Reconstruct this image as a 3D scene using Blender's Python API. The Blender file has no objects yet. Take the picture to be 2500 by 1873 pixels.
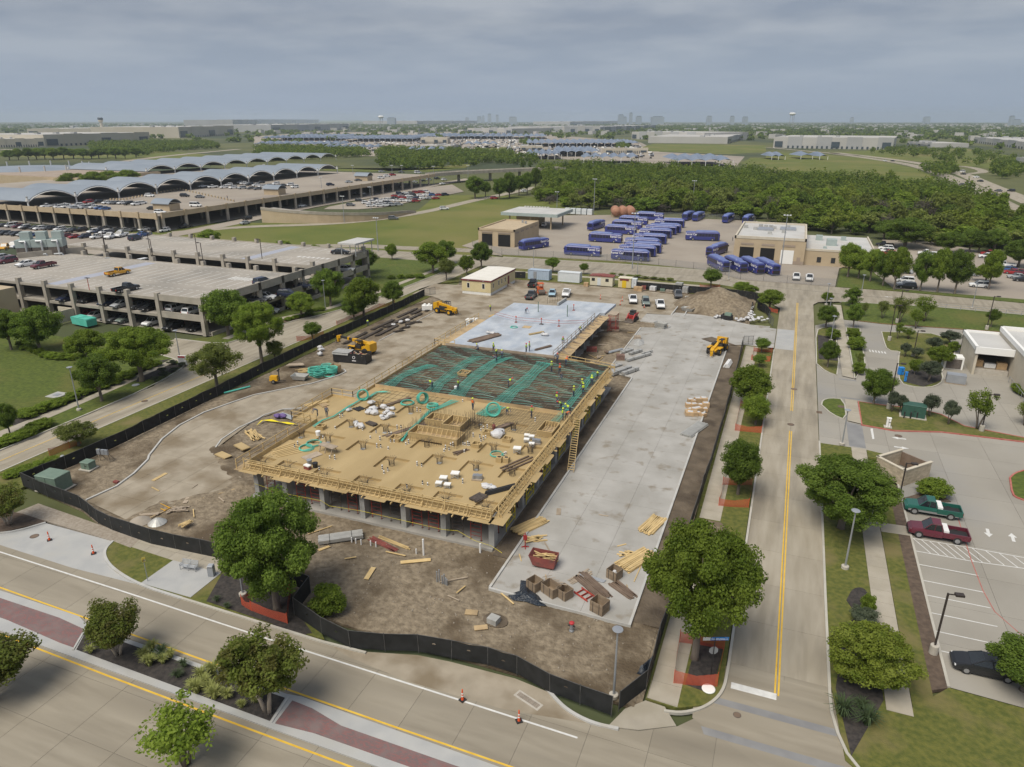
import bpy,bmesh,math,random
import numpy as np
from mathutils import Vector,Matrix
R = math.radians
random.seed(7)
SC = bpy.context.scene
COL = SC.collection
# ---------------------------------------------------------------- camera
# World axes follow the building site: +x along its front, +y towards its back.
FPX,HC = 1733.0,42.0 # focal length in photo pixels (2500 wide), drone height in metres
PITCH,YAW = math.atan(643.5/FPX),R(21.3)
CX,CY = 24.86,-58.25
cam_data = bpy.data.cameras.new('camera')
cam_data.sensor_fit = 'HORIZONTAL'; cam_data.sensor_width = 36.0
cam_data.lens = 36.0*FPX/2500.0
cam_data.clip_start = 0.5; cam_data.clip_end = 60000
cam = bpy.data.objects.new('camera',cam_data)
cam.location = (CX,CY,HC); cam.rotation_euler = (R(90)-PITCH,0,YAW)
COL.objects.link(cam); SC.camera = cam
# ---------------------------------------------------------------- sky
SUN_EL,SUN_AZ = R(58),R(200)
world = bpy.data.worlds.new('World'); SC.world = world; world.use_nodes = True
def build_sky():
 nt = world.node_tree; N,L = nt.nodes,nt.links
 N.clear()
 out = N.new('ShaderNodeOutputWorld'); bg = N.new('ShaderNodeBackground')
 bg.inputs['Strength'].default_value = 0.1
 sky = N.new('ShaderNodeTexSky'); sky.sky_type = 'NISHITA'; sky.sun_disc = False
 sky.sun_elevation = SUN_EL; sky.sun_rotation = SUN_AZ; sky.dust_density = 2.0
 tc = N.new('ShaderNodeTexCoord'); sep = N.new('ShaderNodeSeparateXYZ')
 L.new(tc.outputs['Generated'],sep.inputs[0])
 # flat cloud deck: direction divided by its height gives streaks that crowd towards the horizon
 zz = N.new('ShaderNodeMath'); zz.operation = 'MAXIMUM'; L.new(sep.outputs['Z'],zz.inputs[0]); zz.inputs[1].default_value = 0.0
 za = N.new('ShaderNodeMath'); za.operation = 'ADD'; L.new(zz.outputs[0],za.inputs[0]); za.inputs[1].default_value = 0.11
 cmb = N.new('ShaderNodeCombineXYZ')
 for i,ax in enumerate('XY'):
  d = N.new('ShaderNodeMath'); d.operation = 'DIVIDE'
  L.new(sep.outputs[ax],d.inputs[0]); L.new(za.outputs[0],d.inputs[1]); L.new(d.outputs[0],cmb.inputs[i])
 nz = N.new('ShaderNodeTexNoise'); nz.inputs['Scale'].default_value = 1.0; nz.inputs['Detail'].default_value = 7
 nz.inputs['Roughness'].default_value = 0.52; L.new(cmb.outputs[0],nz.inputs['Vector'])
 rp = N.new('ShaderNodeValToRGB'); rp.color_ramp.elements[0].position = 0.40; rp.color_ramp.elements[1].position = 0.64
 rp.color_ramp.elements[0].color = (.98,1.12,1.40,1); rp.color_ramp.elements[1].color = (1.56,1.65,1.82,1)
 L.new(nz.outputs['Fac'],rp.inputs[0])
 # clear hazy blue band low on the horizon
 hz = N.new('ShaderNodeMapRange'); hz.inputs['From Min'].default_value = 0.02; hz.inputs['From Max'].default_value = 0.115
 L.new(sep.outputs['Z'],hz.inputs['Value'])
 m1 = N.new('ShaderNodeMix'); m1.data_type = 'RGBA'
 m1.inputs['A'].default_value = (1.18,1.45,1.92,1)
 L.new(hz.outputs[0],m1.inputs['Factor']); L.new(rp.outputs[0],m1.inputs['B'])
 m2 = N.new('ShaderNodeMix'); m2.data_type = 'RGBA'; m2.inputs['Factor'].default_value = 0.93
 L.new(sky.outputs[0],m2.inputs['A']); L.new(m1.outputs['Result'],m2.inputs['B'])
 L.new(m2.outputs['Result'],bg.inputs['Color']); L.new(bg.outputs[0],out.inputs[0])
build_sky()
sun_data = bpy.data.lights.new('sun','SUN'); sun_data.energy = 1.5; sun_data.angle = R(38); sun_data.color = (1.0,0.93,0.81)
sun = bpy.data.objects.new('sun',sun_data); COL.objects.link(sun)
_d = Vector((math.sin(SUN_AZ)*math.cos(SUN_EL),math.cos(SUN_AZ)*math.cos(SUN_EL),math.sin(SUN_EL)))
sun.rotation_euler = _d.to_track_quat('Z','Y').to_euler(); sun.location = (0,0,200)
SC.view_settings.view_transform = 'Standard'; SC.view_settings.look = 'None'
SC.view_settings.exposure = 1.32; SC.view_settings.gamma = 1.0
SC.render.engine = 'CYCLES'
SC.cycles.max_bounces = 6; SC.cycles.diffuse_bounces = 3; SC.cycles.glossy_bounces = 2; SC.cycles.transmission_bounces = 2
SC.cycles.transparent_max_bounces = 12; SC.cycles.volume_bounces = 1
SC.cycles.use_denoising = True
SC.cycles.caustics_reflective = False; SC.cycles.caustics_refractive = False

# ---------------------------------------------------------------- surveying: photo point -> place on the ground plane (or on a deck at height z)
ORG = {}
for r_,oy in(('A',200),('B',660),('C',1120),('D',1400)):
 for i_,ox in enumerate((0,620,1240,1870)): ORG['%s%d'%(r_,i_+1)] = (ox,oy,.28481,.284853 if r_!='D' else .28546)
for i_,(ox,oy)in enumerate(((580,930),(950,900),(1000,1080),(1140,680),(1480,660),(640,680),(1600,1500),(0,470))):
 ORG['E%d'%(i_+1)] = (ox,oy,.19013,.1901)
ORG['P'] = (0,0,1,1)
_c,_s = math.cos(PITCH),math.sin(PITCH)
def ray(k,x,y):
 ox,oy,sx,sy = ORG[k]
 a = (ox+x*sx-1250)/FPX; b = (oy+y*sy-936.5)/FPX
 f,d = _c-b*_s,_s+b*_c
 return(a*math.cos(YAW)-f*math.sin(YAW),a*math.sin(YAW)+f*math.cos(YAW),d)
def Q(k,x,y,z=0.0):
 vx,vy,d = ray(k,x,y)
 t = (HC-z)/d
 return(CX+vx*t,CY+vy*t)
def QL(k,pts,z=0.0): return[Q(k,p[0],p[1],z)for p in pts]
def QH(k,x,y0,y1,x1=None):
 """height of a thing whose foot is at (x,y0) and whose top is at (x1,y1)"""
 X,Y = Q(k,x,y0); vx,vy,d = ray(k,x if x1 is None else x1,y1)
 return HC-d*math.hypot(X-CX,Y-CY)/math.hypot(vx,vy)

# ---------------------------------------------------------------- materials
MATS = {}
def M(name,c1,c2=None,scale=1.0,rough=0.85,detail=5.0,c3=None,s3=0.12,t3=(0.5,0.7),bump=0.0,bscale=None,metal=0.0,rnd=0.0,
 stretch=(1,1,1),objcol=False,spec=0.4,local=False,transl=0.0,lo=0.35,hi=0.65,rot=0.0,coat=0.0):
 if name in MATS: return MATS[name]
 m = bpy.data.materials.new(name); m.use_nodes = True; nt = m.node_tree; N,L = nt.nodes,nt.links
 bs = N['Principled BSDF']; bs.inputs['Roughness'].default_value = rough; bs.inputs['Metallic'].default_value = metal
 bs.inputs['Specular IOR Level'].default_value = spec
 if coat: bs.inputs['Coat Weight'].default_value = coat; bs.inputs['Coat Roughness'].default_value = 0.08
 if local: pos = N.new('ShaderNodeTexCoord').outputs['Object']
 else: pos = N.new('ShaderNodeNewGeometry').outputs['Position']
 mp = N.new('ShaderNodeMapping'); mp.inputs['Scale'].default_value = stretch; mp.inputs['Rotation'].default_value = (0,0,rot)
 L.new(pos,mp.inputs[0]); vec = mp.outputs[0]
 def noise(sc,dt=detail,v=vec):
  n = N.new('ShaderNodeTexNoise'); n.inputs['Scale'].default_value = sc; n.inputs['Detail'].default_value = dt
  L.new(v,n.inputs['Vector']); return n.outputs['Fac']
 def mix(f,a,b):
  x = N.new('ShaderNodeMix'); x.data_type = 'RGBA'
  if f is not None: L.new(f,x.inputs['Factor'])
  for s_,v_ in(('A',a),('B',b)):
   if isinstance(v_,tuple): x.inputs[s_].default_value = (*v_[:3],1)
   else: L.new(v_,x.inputs[s_])
  return x
 def rng(f,a,b,c=0.0,d=1.0):
  x = N.new('ShaderNodeMapRange'); x.inputs['From Min'].default_value = a; x.inputs['From Max'].default_value = b
  x.inputs['To Min'].default_value = c; x.inputs['To Max'].default_value = d; L.new(f,x.inputs['Value']); return x.outputs[0]
 col = None
 if objcol:
  oi = N.new('ShaderNodeObjectInfo'); col = oi.outputs['Color']
 elif c2 is not None:
  col = mix(rng(noise(scale),lo,hi),c1,c2).outputs['Result']
 if c3 is not None:
  x = mix(rng(noise(s3,6.0),*t3),col if col is not None else tuple(c1),tuple(c3)); col = x.outputs['Result']
 if rnd>0:
  oi = N.new('ShaderNodeObjectInfo')
  v = rng(oi.outputs['Random'],0,1,1-rnd,1+rnd)
  hs = N.new('ShaderNodeHueSaturation'); L.new(v,hs.inputs['Value'])
  if col is None: hs.inputs['Color'].default_value = (*c1[:3],1)
  else: L.new(col,hs.inputs['Color'])
  col = hs.outputs[0]
 if col is None: bs.inputs['Base Color'].default_value = (*c1[:3],1)
 else: L.new(col,bs.inputs['Base Color'])
 if bump>0:
  b = N.new('ShaderNodeBump'); b.inputs['Strength'].default_value = 1.0; b.inputs['Distance'].default_value = bump
  L.new(noise(bscale or scale*3,6.0),b.inputs['Height']); L.new(b.outputs[0],bs.inputs['Normal'])
 if transl>0:
  tr = N.new('ShaderNodeBsdfTranslucent'); ms = N.new('ShaderNodeMixShader'); ms.inputs[0].default_value = transl
  if col is None: tr.inputs['Color'].default_value = (*c1[:3],1)
  else: L.new(col,tr.inputs['Color'])
  L.new(bs.outputs[0],ms.inputs[1]); L.new(tr.outputs[0],ms.inputs[2]); L.new(ms.outputs[0],N['Material Output'].inputs[0])
 MATS[name] = m
 return m
def mesh_screen(name,col,pitch,fill):
 """woven plastic netting: square holes really open (transparent), on object-space UV"""
 m = bpy.data.materials.new(name); m.use_nodes = True; nt = m.node_tree; N,L = nt.nodes,nt.links
 bs = N['Principled BSDF']; bs.inputs['Base Color'].default_value = (*col,1); bs.inputs['Roughness'].default_value = 0.7
 uv = N.new('ShaderNodeUVMap'); sp = N.new('ShaderNodeSeparateXYZ'); L.new(uv.outputs[0],sp.inputs[0])
 def saw(o):
  a = N.new('ShaderNodeMath'); a.operation = 'DIVIDE'; L.new(o,a.inputs[0]); a.inputs[1].default_value = pitch
  b = N.new('ShaderNodeMath'); b.operation = 'FRACT'; L.new(a.outputs[0],b.inputs[0])
  c = N.new('ShaderNodeMath'); c.operation = 'LESS_THAN'; L.new(b.outputs[0],c.inputs[0]); c.inputs[1].default_value = fill
  return c.outputs[0]
 mx = N.new('ShaderNodeMath'); mx.operation = 'MAXIMUM'; L.new(saw(sp.outputs['X']),mx.inputs[0]); L.new(saw(sp.outputs['Y']),mx.inputs[1])
 tr = N.new('ShaderNodeBsdfTransparent'); ms = N.new('ShaderNodeMixShader')
 L.new(mx.outputs[0],ms.inputs[0]); L.new(tr.outputs[0],ms.inputs[1]); L.new(bs.outputs[0],ms.inputs[2])
 L.new(ms.outputs[0],N['Material Output'].inputs[0])
 MATS[name] = m; return m

# ---------------------------------------------------------------- mesh building
class MB:
 def __init__(s): s.v = []; s.f = []; s.mi = []; s.cur = 0
 def add(s,vs,fs):
  o = len(s.v); s.v+=[tuple(p)for p in vs]; s.f+=[tuple(i+o for i in f)for f in fs]; s.mi+=[s.cur]*len(fs); return s
 def slot(s,i): s.cur = i; return s
 BF = [(0,3,2,1),(4,5,6,7),(0,1,5,4),(1,2,6,5),(2,3,7,6),(3,0,4,7)]
 def box(s,c,d,rz=0.0,top=(1,1)):
  """box centred on c with size d, turned rz; top = taper of the upper face"""
  ca,sa = math.cos(rz),math.sin(rz); vs = []
  for k,z in((0,-1),(1,1)):
   tx,ty = (top if k else(1,1))
   for x,y in((-1,-1),(1,-1),(1,1),(-1,1)):
    X,Y = x*d[0]/2*tx,y*d[1]/2*ty
    vs.append((c[0]+X*ca-Y*sa,c[1]+X*sa+Y*ca,c[2]+z*d[2]/2))
  return s.add(vs,s.BF)
 def bb(s,x0,y0,z0,x1,y1,z1): return s.box(((x0+x1)/2,(y0+y1)/2,(z0+z1)/2),(x1-x0,y1-y0,z1-z0))
 def beam(s,p,q,w,h=None):
  """square-section bar from p to q: w across, h in the upward sense"""
  h = w if h is None else h
  p,q = Vector(p),Vector(q); d = (q-p)
  if d.length<1e-6: return s
  d.normalize(); up = Vector((0,0,1))if abs(d.z)<0.95 else Vector((1,0,0))
  a = d.cross(up).normalized()*(w/2); b = a.cross(d).normalized()*(h/2)
  vs = [p-a-b,p+a-b,p+a+b,p-a+b,q-a-b,q+a-b,q+a+b,q-a+b]
  return s.add(vs,[(3,2,1,0),(4,5,6,7),(0,1,5,4),(1,2,6,5),(2,3,7,6),(3,0,4,7)])
 def tube(s,pts,r,n=6,cap=True):
  """round bar through pts; r a number or one radius per point"""
  pts = [Vector(p)for p in pts]; rs = r if isinstance(r,(list,tuple))else[r]*len(pts)
  vs,fs = [],[]; prev = None
  for i,p in enumerate(pts):
   d = (pts[min(i+1,len(pts)-1)]-pts[max(i-1,0)])
   d = d.normalized()if d.length>1e-9 else Vector((0,0,1))
   if prev is None: a = d.cross(Vector((0,0,1))if abs(d.z)<0.9 else Vector((1,0,0))).normalized()
   else:
    a = prev-d*prev.dot(d)
    a = a.normalized()if a.length>1e-6 else d.orthogonal().normalized()
   prev = a; b = d.cross(a)
   for k in range(n):
    t = 2*math.pi*k/n; vs.append(p+(a*math.cos(t)+b*math.sin(t))*rs[i])
  for i in range(len(pts)-1):
   for k in range(n):
    k2 = (k+1)%n; fs.append((i*n+k,i*n+k2,(i+1)*n+k2,(i+1)*n+k))
  if cap: fs+=[tuple(range(n-1,-1,-1)),tuple((len(pts)-1)*n+k for k in range(n))]
  return s.add(vs,fs)
 def lathe(s,prof,c=(0,0,0),n=12,cap=True):
  vs = [(c[0]+r*math.cos(2*math.pi*k/n),c[1]+r*math.sin(2*math.pi*k/n),c[2]+z)for r,z in prof for k in range(n)]
  fs = [(i*n+k,i*n+(k+1)%n,(i+1)*n+(k+1)%n,(i+1)*n+k)for i in range(len(prof)-1)for k in range(n)]
  if cap: fs+=[tuple(range(n-1,-1,-1)),tuple((len(prof)-1)*n+k for k in range(n))]
  return s.add(vs,fs)
 def prism(s,poly,z0,z1):
  n = len(poly)
  if sum(poly[i][0]*poly[(i+1)%n][1]-poly[(i+1)%n][0]*poly[i][1]for i in range(n))<0: poly = poly[::-1]
  vs = [(x,y,z0)for x,y in poly]+[(x,y,z1)for x,y in poly]
  fs = [tuple(range(n-1,-1,-1)),tuple(range(n,2*n))]+[(i,(i+1)%n,n+(i+1)%n,n+i)for i in range(n)]
  return s.add(vs,fs)
 def sheet(s,poly,z):
  n = len(poly)
  if sum(poly[i][0]*poly[(i+1)%n][1]-poly[(i+1)%n][0]*poly[i][1]for i in range(n))<0: poly = poly[::-1]
  return s.add([(x,y,z)for x,y in poly],[tuple(range(n))])
 def extr(s,prof,y0,y1):
  """side profile (x,z) pushed from y0 to y1"""
  n = len(prof)
  if sum(prof[i][0]*prof[(i+1)%n][1]-prof[(i+1)%n][0]*prof[i][1]for i in range(n))<0: prof = prof[::-1]
  vs = [(x,y0,z)for x,z in prof]+[(x,y1,z)for x,z in prof]
  fs = [tuple(range(n)),tuple(range(2*n-1,n-1,-1))]+[((i+1)%n,i,n+i,n+(i+1)%n)for i in range(n)]
  return s.add(vs,fs)
 def loft(s,rings,cap=True):
  n = len(rings[0]); vs = [p for r in rings for p in r]
  fs = [(i*n+k,i*n+(k+1)%n,(i+1)*n+(k+1)%n,(i+1)*n+k)for i in range(len(rings)-1)for k in range(n)]
  if cap: fs+=[tuple(range(n-1,-1,-1)),tuple((len(rings)-1)*n+k for k in range(n))]
  return s.add(vs,fs)
 def data(s,name,mats,smooth=False):
  me = bpy.data.meshes.new(name); me.from_pydata(s.v,[],s.f)
  mats = mats if isinstance(mats,(list,tuple))else[mats]
  for m in mats: me.materials.append(MATS[m]if isinstance(m,str)else m)
  if len(mats)>1: me.polygons.foreach_set('material_index',s.mi)
  if smooth: me.polygons.foreach_set('use_smooth',[True]*len(s.f))
  me.update(); return me
 def build(s,name,mats,parent=None,smooth=False,loc=None,rz=0.0):
  return put(name,s.data(name,mats,smooth),parent,loc,rz)
def put(name,me,parent=None,loc=None,rz=0.0):
 o = bpy.data.objects.new(name,me); COL.objects.link(o)
 if parent is not None: o.parent = parent
 if loc is not None: o.location = loc
 if rz: o.rotation_euler = (0,0,rz)
 return o
def tag(o,label=None,cat=None,group=None,kind=None):
 if label: o['label'] = label
 if cat: o['category'] = cat
 if group: o['group'] = group
 if kind: o['kind'] = kind
 return o
def struct(o): o['kind'] = 'structure'; return o
def thing(name,label,cat,loc=(0,0,0),rz=0.0,group=None):
 o = bpy.data.objects.new(name,None); COL.objects.link(o); o.empty_display_size = 0.3
 o.location = loc; o.rotation_euler = (0,0,rz)
 return tag(o,label,cat,group)
def dup(root,loc,rz=0.0,label=None,group=None,scale=None,color=None):
 def cp(o,par):
  c = o.copy(); COL.objects.link(c); c.parent = par
  if color is not None: c.color = (*color,1)
  for ch in o.children: cp(ch,c)
  return c
 r = cp(root,None); r.location = loc; r.rotation_euler = (0,0,rz)
 if scale is not None: r.scale = scale if isinstance(scale,tuple)else(scale,)*3
 if label: r['label'] = label
 if group: r['group'] = group
 return r
def drop(root):
 """remove a pattern object that is not itself part of the scene"""
 for ch in list(root.children): drop(ch)
 bpy.data.objects.remove(root)
ORD = ['','first','second','third','fourth','fifth','sixth','seventh','eighth','ninth','tenth','eleventh','twelfth','thirteenth','fourteenth',
 'fifteenth','sixteenth','seventeenth','eighteenth','nineteenth','twentieth']
def ordw(n):
 if n<=20: return ORD[n]
 t = ['twenty','thirty','forty','fifty','sixty','seventy','eighty'][n//10-2]
 return t+'-'+ORD[n%10]if n%10 else t[:-1]+'ieth'
def text_mesh(txt,size,depth=0.01,bold=False):
 cu = bpy.data.curves.new('lettering','FONT'); cu.body = txt; cu.size = size; cu.extrude = depth; cu.align_x = 'CENTER'; cu.align_y = 'CENTER'
 if bold: cu.offset = size*0.018
 cu.resolution_u = 3
 o = bpy.data.objects.new('lettering',cu); COL.objects.link(o)
 me = bpy.data.meshes.new_from_object(o.evaluated_get(bpy.context.evaluated_depsgraph_get()))
 bpy.data.objects.remove(o); bpy.data.curves.remove(cu); return me
def clip(poly,x0,y0,x1,y1):
 for ax,lim,sg in((0,x0,1),(0,x1,-1),(1,y0,1),(1,y1,-1)):
  out = []
  for i in range(len(poly)):
   a,b = poly[i],poly[(i+1)%len(poly)]
   da,db = (a[ax]-lim)*sg,(b[ax]-lim)*sg
   if da>=0: out.append(a)
   if da*db<0:
    t = da/(da-db); out.append((a[0]+(b[0]-a[0])*t,a[1]+(b[1]-a[1])*t))
  poly = out
  if len(poly)<3: return[]
 res = [p for i,p in enumerate(poly)if math.hypot(p[0]-poly[i-1][0],p[1]-poly[i-1][1])>1e-4]
 return res if len(res)>2 else[]
def inside(p,poly):
 c = False; n = len(poly)
 for i in range(n):
  a,b = poly[i],poly[i-1]
  if(a[1]>p[1])!=(b[1]>p[1])and p[0]<(b[0]-a[0])*(p[1]-a[1])/(b[1]-a[1])+a[0]: c = not c
 return c
def arc(cx,cy,r,a0,a1,n=8): return[(cx+r*math.cos(R(a0+(a1-a0)*i/n)),cy+r*math.sin(R(a0+(a1-a0)*i/n)))for i in range(n+1)]
# ================================================================ MATERIALS OF THE SETTING
M('far_land',(.082,.094,.03),(.12,.122,.044),.012,.95,c3=(.045,.06,.028),s3=.004,t3=(.45,.6))
M('lawn',(.055,.08,.012),(.10,.13,.02),1.6,.95,c3=(.125,.12,.03),s3=.10,t3=(.5,.75),bump=.05,bscale=9)
M('verge_grass',(.075,.09,.018),(.135,.136,.03),2.2,.95,c3=(.165,.14,.055),s3=.22,t3=(.52,.7),bump=.05,bscale=9)
M('field_grass',(.092,.118,.018),(.13,.142,.028),.05,.95,c3=(.165,.155,.045),s3=.014,t3=(.48,.66))
M('road_concrete',(.275,.243,.188),(.34,.305,.245),1.1,.88,c3=(.215,.19,.15),s3=.5,t3=(.52,.72),rnd=.07,stretch=(1,.14,1),bump=.004,bscale=30)
M('street_concrete',(.24,.212,.165),(.30,.268,.212),1.0,.88,c3=(.195,.172,.135),s3=.5,t3=(.52,.74),rnd=.06,stretch=(.14,1,1),bump=.004,bscale=30)
M('new_concrete',(.35,.355,.355),(.41,.41,.40),.5,.85,c3=(.36,.355,.335),s3=.25,t3=(.5,.75),rnd=.05)
M('site_concrete',(.30,.29,.268),(.385,.375,.355),.22,.9,detail=8,c3=(.215,.185,.142),s3=.5,t3=(.58,.74),rnd=.025,bump=.006,bscale=12)
M('site_concrete_muddy',(.28,.242,.185),(.345,.30,.235),.5,.92,c3=(.20,.16,.108),s3=.2,t3=(.47,.64),rnd=.03,bump=.01,bscale=8)
M('walk_concrete',(.33,.298,.238),(.38,.345,.285),.6,.9,c3=(.32,.29,.24),s3=.4,t3=(.55,.75),rnd=.06)
M('yard_concrete',(.30,.26,.215),(.35,.31,.26),.06,.9,c3=(.22,.19,.165),s3=.03,t3=(.5,.7),rnd=.04)
M('lot_concrete',(.27,.252,.218),(.325,.305,.268),.10,.9,c3=(.24,.235,.225),s3=.05,t3=(.5,.7),rnd=.05)
M('joint',(.12,.11,.095))
M('kerb',(.40,.38,.33),(.46,.44,.39),.7,.9)
M('kerb_new',(.40,.40,.385),(.47,.465,.45),.9,.9,c3=(.40,.37,.32),s3=.5,t3=(.55,.75))
M('red_kerb',(.36,.10,.085),(.42,.16,.13),1.5,.85)
M('dirt',(.14,.11,.075),(.275,.225,.16),1.7,.98,c3=(.098,.072,.045),s3=.16,t3=(.48,.62),bump=.16,bscale=4.0,detail=9,lo=.3,hi=.66)
M('dirt_dark',(.10,.078,.055),(.15,.118,.085),.5,.98,c3=(.06,.045,.032),s3=.3,t3=(.5,.7),bump=.12,bscale=4.0,detail=8)
M('mulch',(.030,.027,.026),(.06,.052,.047),3.0,.98,bump=.04,bscale=14)
M('mulch_brown',(.085,.062,.047),(.13,.095,.07),2.2,.98,bump=.05,bscale=12)
M('gravel',(.26,.22,.175),(.34,.30,.25),3.5,.95,bump=.04,bscale=16)
M('white_paint',(.55,.55,.54),(.66,.66,.64),2.0,.7)
M('white_paint_worn',(.55,.55,.52),(.75,.75,.72),2.5,.75)
M('yellow_paint',(.62,.38,.035),(.70,.46,.06),1.2,.7)
M('dark_wet',(.20,.20,.205),(.25,.25,.25),.5,.7)
def brick_paver():
 m = bpy.data.materials.new('red_paver'); m.use_nodes = True; N,L = m.node_tree.nodes,m.node_tree.links; bs = N['Principled BSDF']
 g = N.new('ShaderNodeNewGeometry'); b = N.new('ShaderNodeTexBrick'); b.inputs['Scale'].default_value = 1.0
 b.inputs['Brick Width'].default_value = .24; b.inputs['Row Height'].default_value = .12; b.inputs['Mortar Size'].default_value = .008
 b.inputs['Color1'].default_value = (.235,.105,.10,1); b.inputs['Color2'].default_value = (.155,.115,.115,1); b.inputs['Mortar'].default_value = (.13,.10,.095,1)
 L.new(g.outputs['Position'],b.inputs['Vector'])
 n = N.new('ShaderNodeTexNoise'); n.inputs['Scale'].default_value = .9; n.inputs['Detail'].default_value = 5
 x = N.new('ShaderNodeMix'); x.data_type = 'RGBA'; x.inputs['B'].default_value = (.19,.145,.14,1)
 mr = N.new('ShaderNodeMapRange'); mr.inputs['From Min'].default_value = .45; mr.inputs['From Max'].default_value = .65; mr.inputs['To Max'].default_value = .75
 L.new(g.outputs['Position'],n.inputs['Vector']); L.new(n.outputs['Fac'],mr.inputs['Value']); L.new(mr.outputs[0],x.inputs['Factor'])
 L.new(b.outputs['Color'],x.inputs['A']); L.new(x.outputs['Result'],bs.inputs['Base Color']); bs.inputs['Roughness'].default_value = .85
 MATS['red_paver'] = m
brick_paver()

# ================================================================ GROUND, STREETS, PAVEMENTS
def ground_sheet(name,poly,z,mat): return struct(MB().sheet(poly,z).build(name,mat))
def bed(name,poly,z0,z1,mat): return struct(MB().prism(poly,z0,z1).build(name,mat))
def slabs(name,poly,mat,w,l,ox,oy,z,gap=.024,joint='joint',piece='slab',depth=.025):
 """pavement: a joint-coloured bed with one separate concrete panel per cell"""
 root = struct(MB().sheet(poly,z-depth).build(name,joint))
 xs = [p[0]for p in poly]; ys = [p[1]for p in poly]
 i0,i1 = math.floor((min(xs)-ox)/w),math.ceil((max(xs)-ox)/w)
 j0,j1 = math.floor((min(ys)-oy)/l),math.ceil((max(ys)-oy)/l)
 cache = {}
 for i in range(i0,i1):
  for j in range(j0,j1):
   c = clip(poly,ox+i*w+gap/2,oy+j*l+gap/2,ox+(i+1)*w-gap/2,oy+(j+1)*l-gap/2)
   if not c: continue
   ar = abs(sum(c[k][0]*c[k-1][1]-c[k-1][0]*c[k][1]for k in range(len(c))))/2
   if ar<.05: continue
   full = ar>(w-gap)*(l-gap)-.01
   if full:
    if 'm' not in cache: cache['m'] = MB().box((0,0,-.01),(w-gap,l-gap,.02)).data(piece,mat)
    o = put(piece,cache['m'],root,(ox+(i+.5)*w,oy+(j+.5)*l,z))
   else: MB().prism(c,z-.02,z).build(piece,mat,root)
 return root
def offset_line(pts,d):
 out = []
 for i,p in enumerate(pts):
  a = Vector(pts[max(i-1,0)]); b = Vector(pts[min(i+1,len(pts)-1)]); t = (b-a)
  t = t.normalized()if t.length>1e-9 else Vector((1,0))
  out.append((p[0]-t.y*d,p[1]+t.x*d))
 return out
def kerb(pts,mat='kerb',w=.22,z0=-.1,z1=.15,closed=False,name='kerb'):
 if closed: pts = list(pts)+[pts[0]]
 a,b = offset_line(pts,w/2),offset_line(pts,-w/2); mb = MB()
 rings = [[(a[i][0],a[i][1],z0),(a[i][0],a[i][1],z1),(b[i][0],b[i][1],z1),(b[i][0],b[i][1],z0)]for i in range(len(pts))]
 return struct(mb.loft(rings).build(name,mat))
def smooth(pts,k=2):
 for _ in range(k):
  q = [pts[0]]
  for a,b in zip(pts[:-1],pts[1:]): q+=[(a[0]*.75+b[0]*.25,a[1]*.75+b[1]*.25),(a[0]*.25+b[0]*.75,a[1]*.25+b[1]*.75)]
  pts = q+[pts[-1]]
 return pts
def stripe(name,pts,w,mat,z=.004,parent=None):
 a,b = offset_line(pts,w/2),offset_line(pts,-w/2); mb = MB()
 for i in range(len(pts)-1): mb.add([(*b[i],z),(*b[i+1],z),(*a[i+1],z),(*a[i],z)],[(0,1,2,3)])
 o = mb.build(name,mat,parent)
 return o if parent else struct(o)

G_ = 15500
ground_sheet('ground',[(-G_,-2000),(G_,-2000),(G_,G_),(-G_,G_)],-.3,'far_land')
# --- front street
KF = [(-150,-17.0),(-55,-17.2),(-51.5,-16.9),(-49.6,-15.6),(-48.3,-13.2),(-38.2,-13.2),(-37.6,-14.8),(-36.0,-16.0),(-33.6,-17.0),(-29.4,-17.9),(-8.2,-18.2),
 (-4.0,-18.0),(0.1,-16.7),(3,-16.4),(8.7,-16.2),(11.6,-16.6),(13.0,-17.6),(15.6,-18.4),(19.0,-17.7),(21.6,-16.2),(23.6,-13.9),(24.5,-11.5)]
street_poly = [(-150,-37)]+KF+[(24.5,-8),(32.1,-8),(32.3,-11.8),(33.4,-15.2),(36.2,-17.6),(41,-18.4),(150,-18.4),(150,-37)]
street = slabs('street',clip(street_poly,-72,-37,60,0),'street_concrete',4.4,4.6,-19.6,-23.9-4.6*2,0)
ground_sheet('street',clip(street_poly,-150,-37,-72,0),-.002,'street_concrete'); ground_sheet('street',clip(street_poly,60,-37,150,0),-.002,'street_concrete')
bed('bus_bay',[(-56,-17.1),(-51.6,-16.9),(-49.7,-15.6),(-48.3,-13.2),(-38.2,-13.2),(-37.6,-14.8),(-36.0,-16.0),(-33.6,-17.0),(-29.6,-17.85),(-38,-18.2),(-50,-18.0)],-.1,.006,'new_concrete')
ground_sheet('bay_apron',[(-8.2,-18.0),(-4,-17.8),(.1,-16.6),(3,-16.3),(8.7,-16.1),(11.6,-16.5),(13,-17.5),(15.2,-18.4),(9,-19.4),(1,-19.5),(-5,-18.9)],.005,'site_concrete_muddy')
kerb(smooth(KF[0:3]+KF[2:5],1),'kerb_new'); kerb(smooth([(-38.2,-13.2),(-37.6,-14.8),(-36.0,-16.0),(-33.6,-17.0),(-29.4,-17.9),(-24,-18.0)],2),'kerb_new',.26)
kerb([(-24,-18.0),(-8.2,-18.2),(-4.0,-18.0)]); kerb(smooth([(11.2,-16.0),(12.2,-16.9),(13.6,-17.8),(15.6,-18.3),(17.6,-18.1)],2),'kerb_new',.26)
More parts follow.
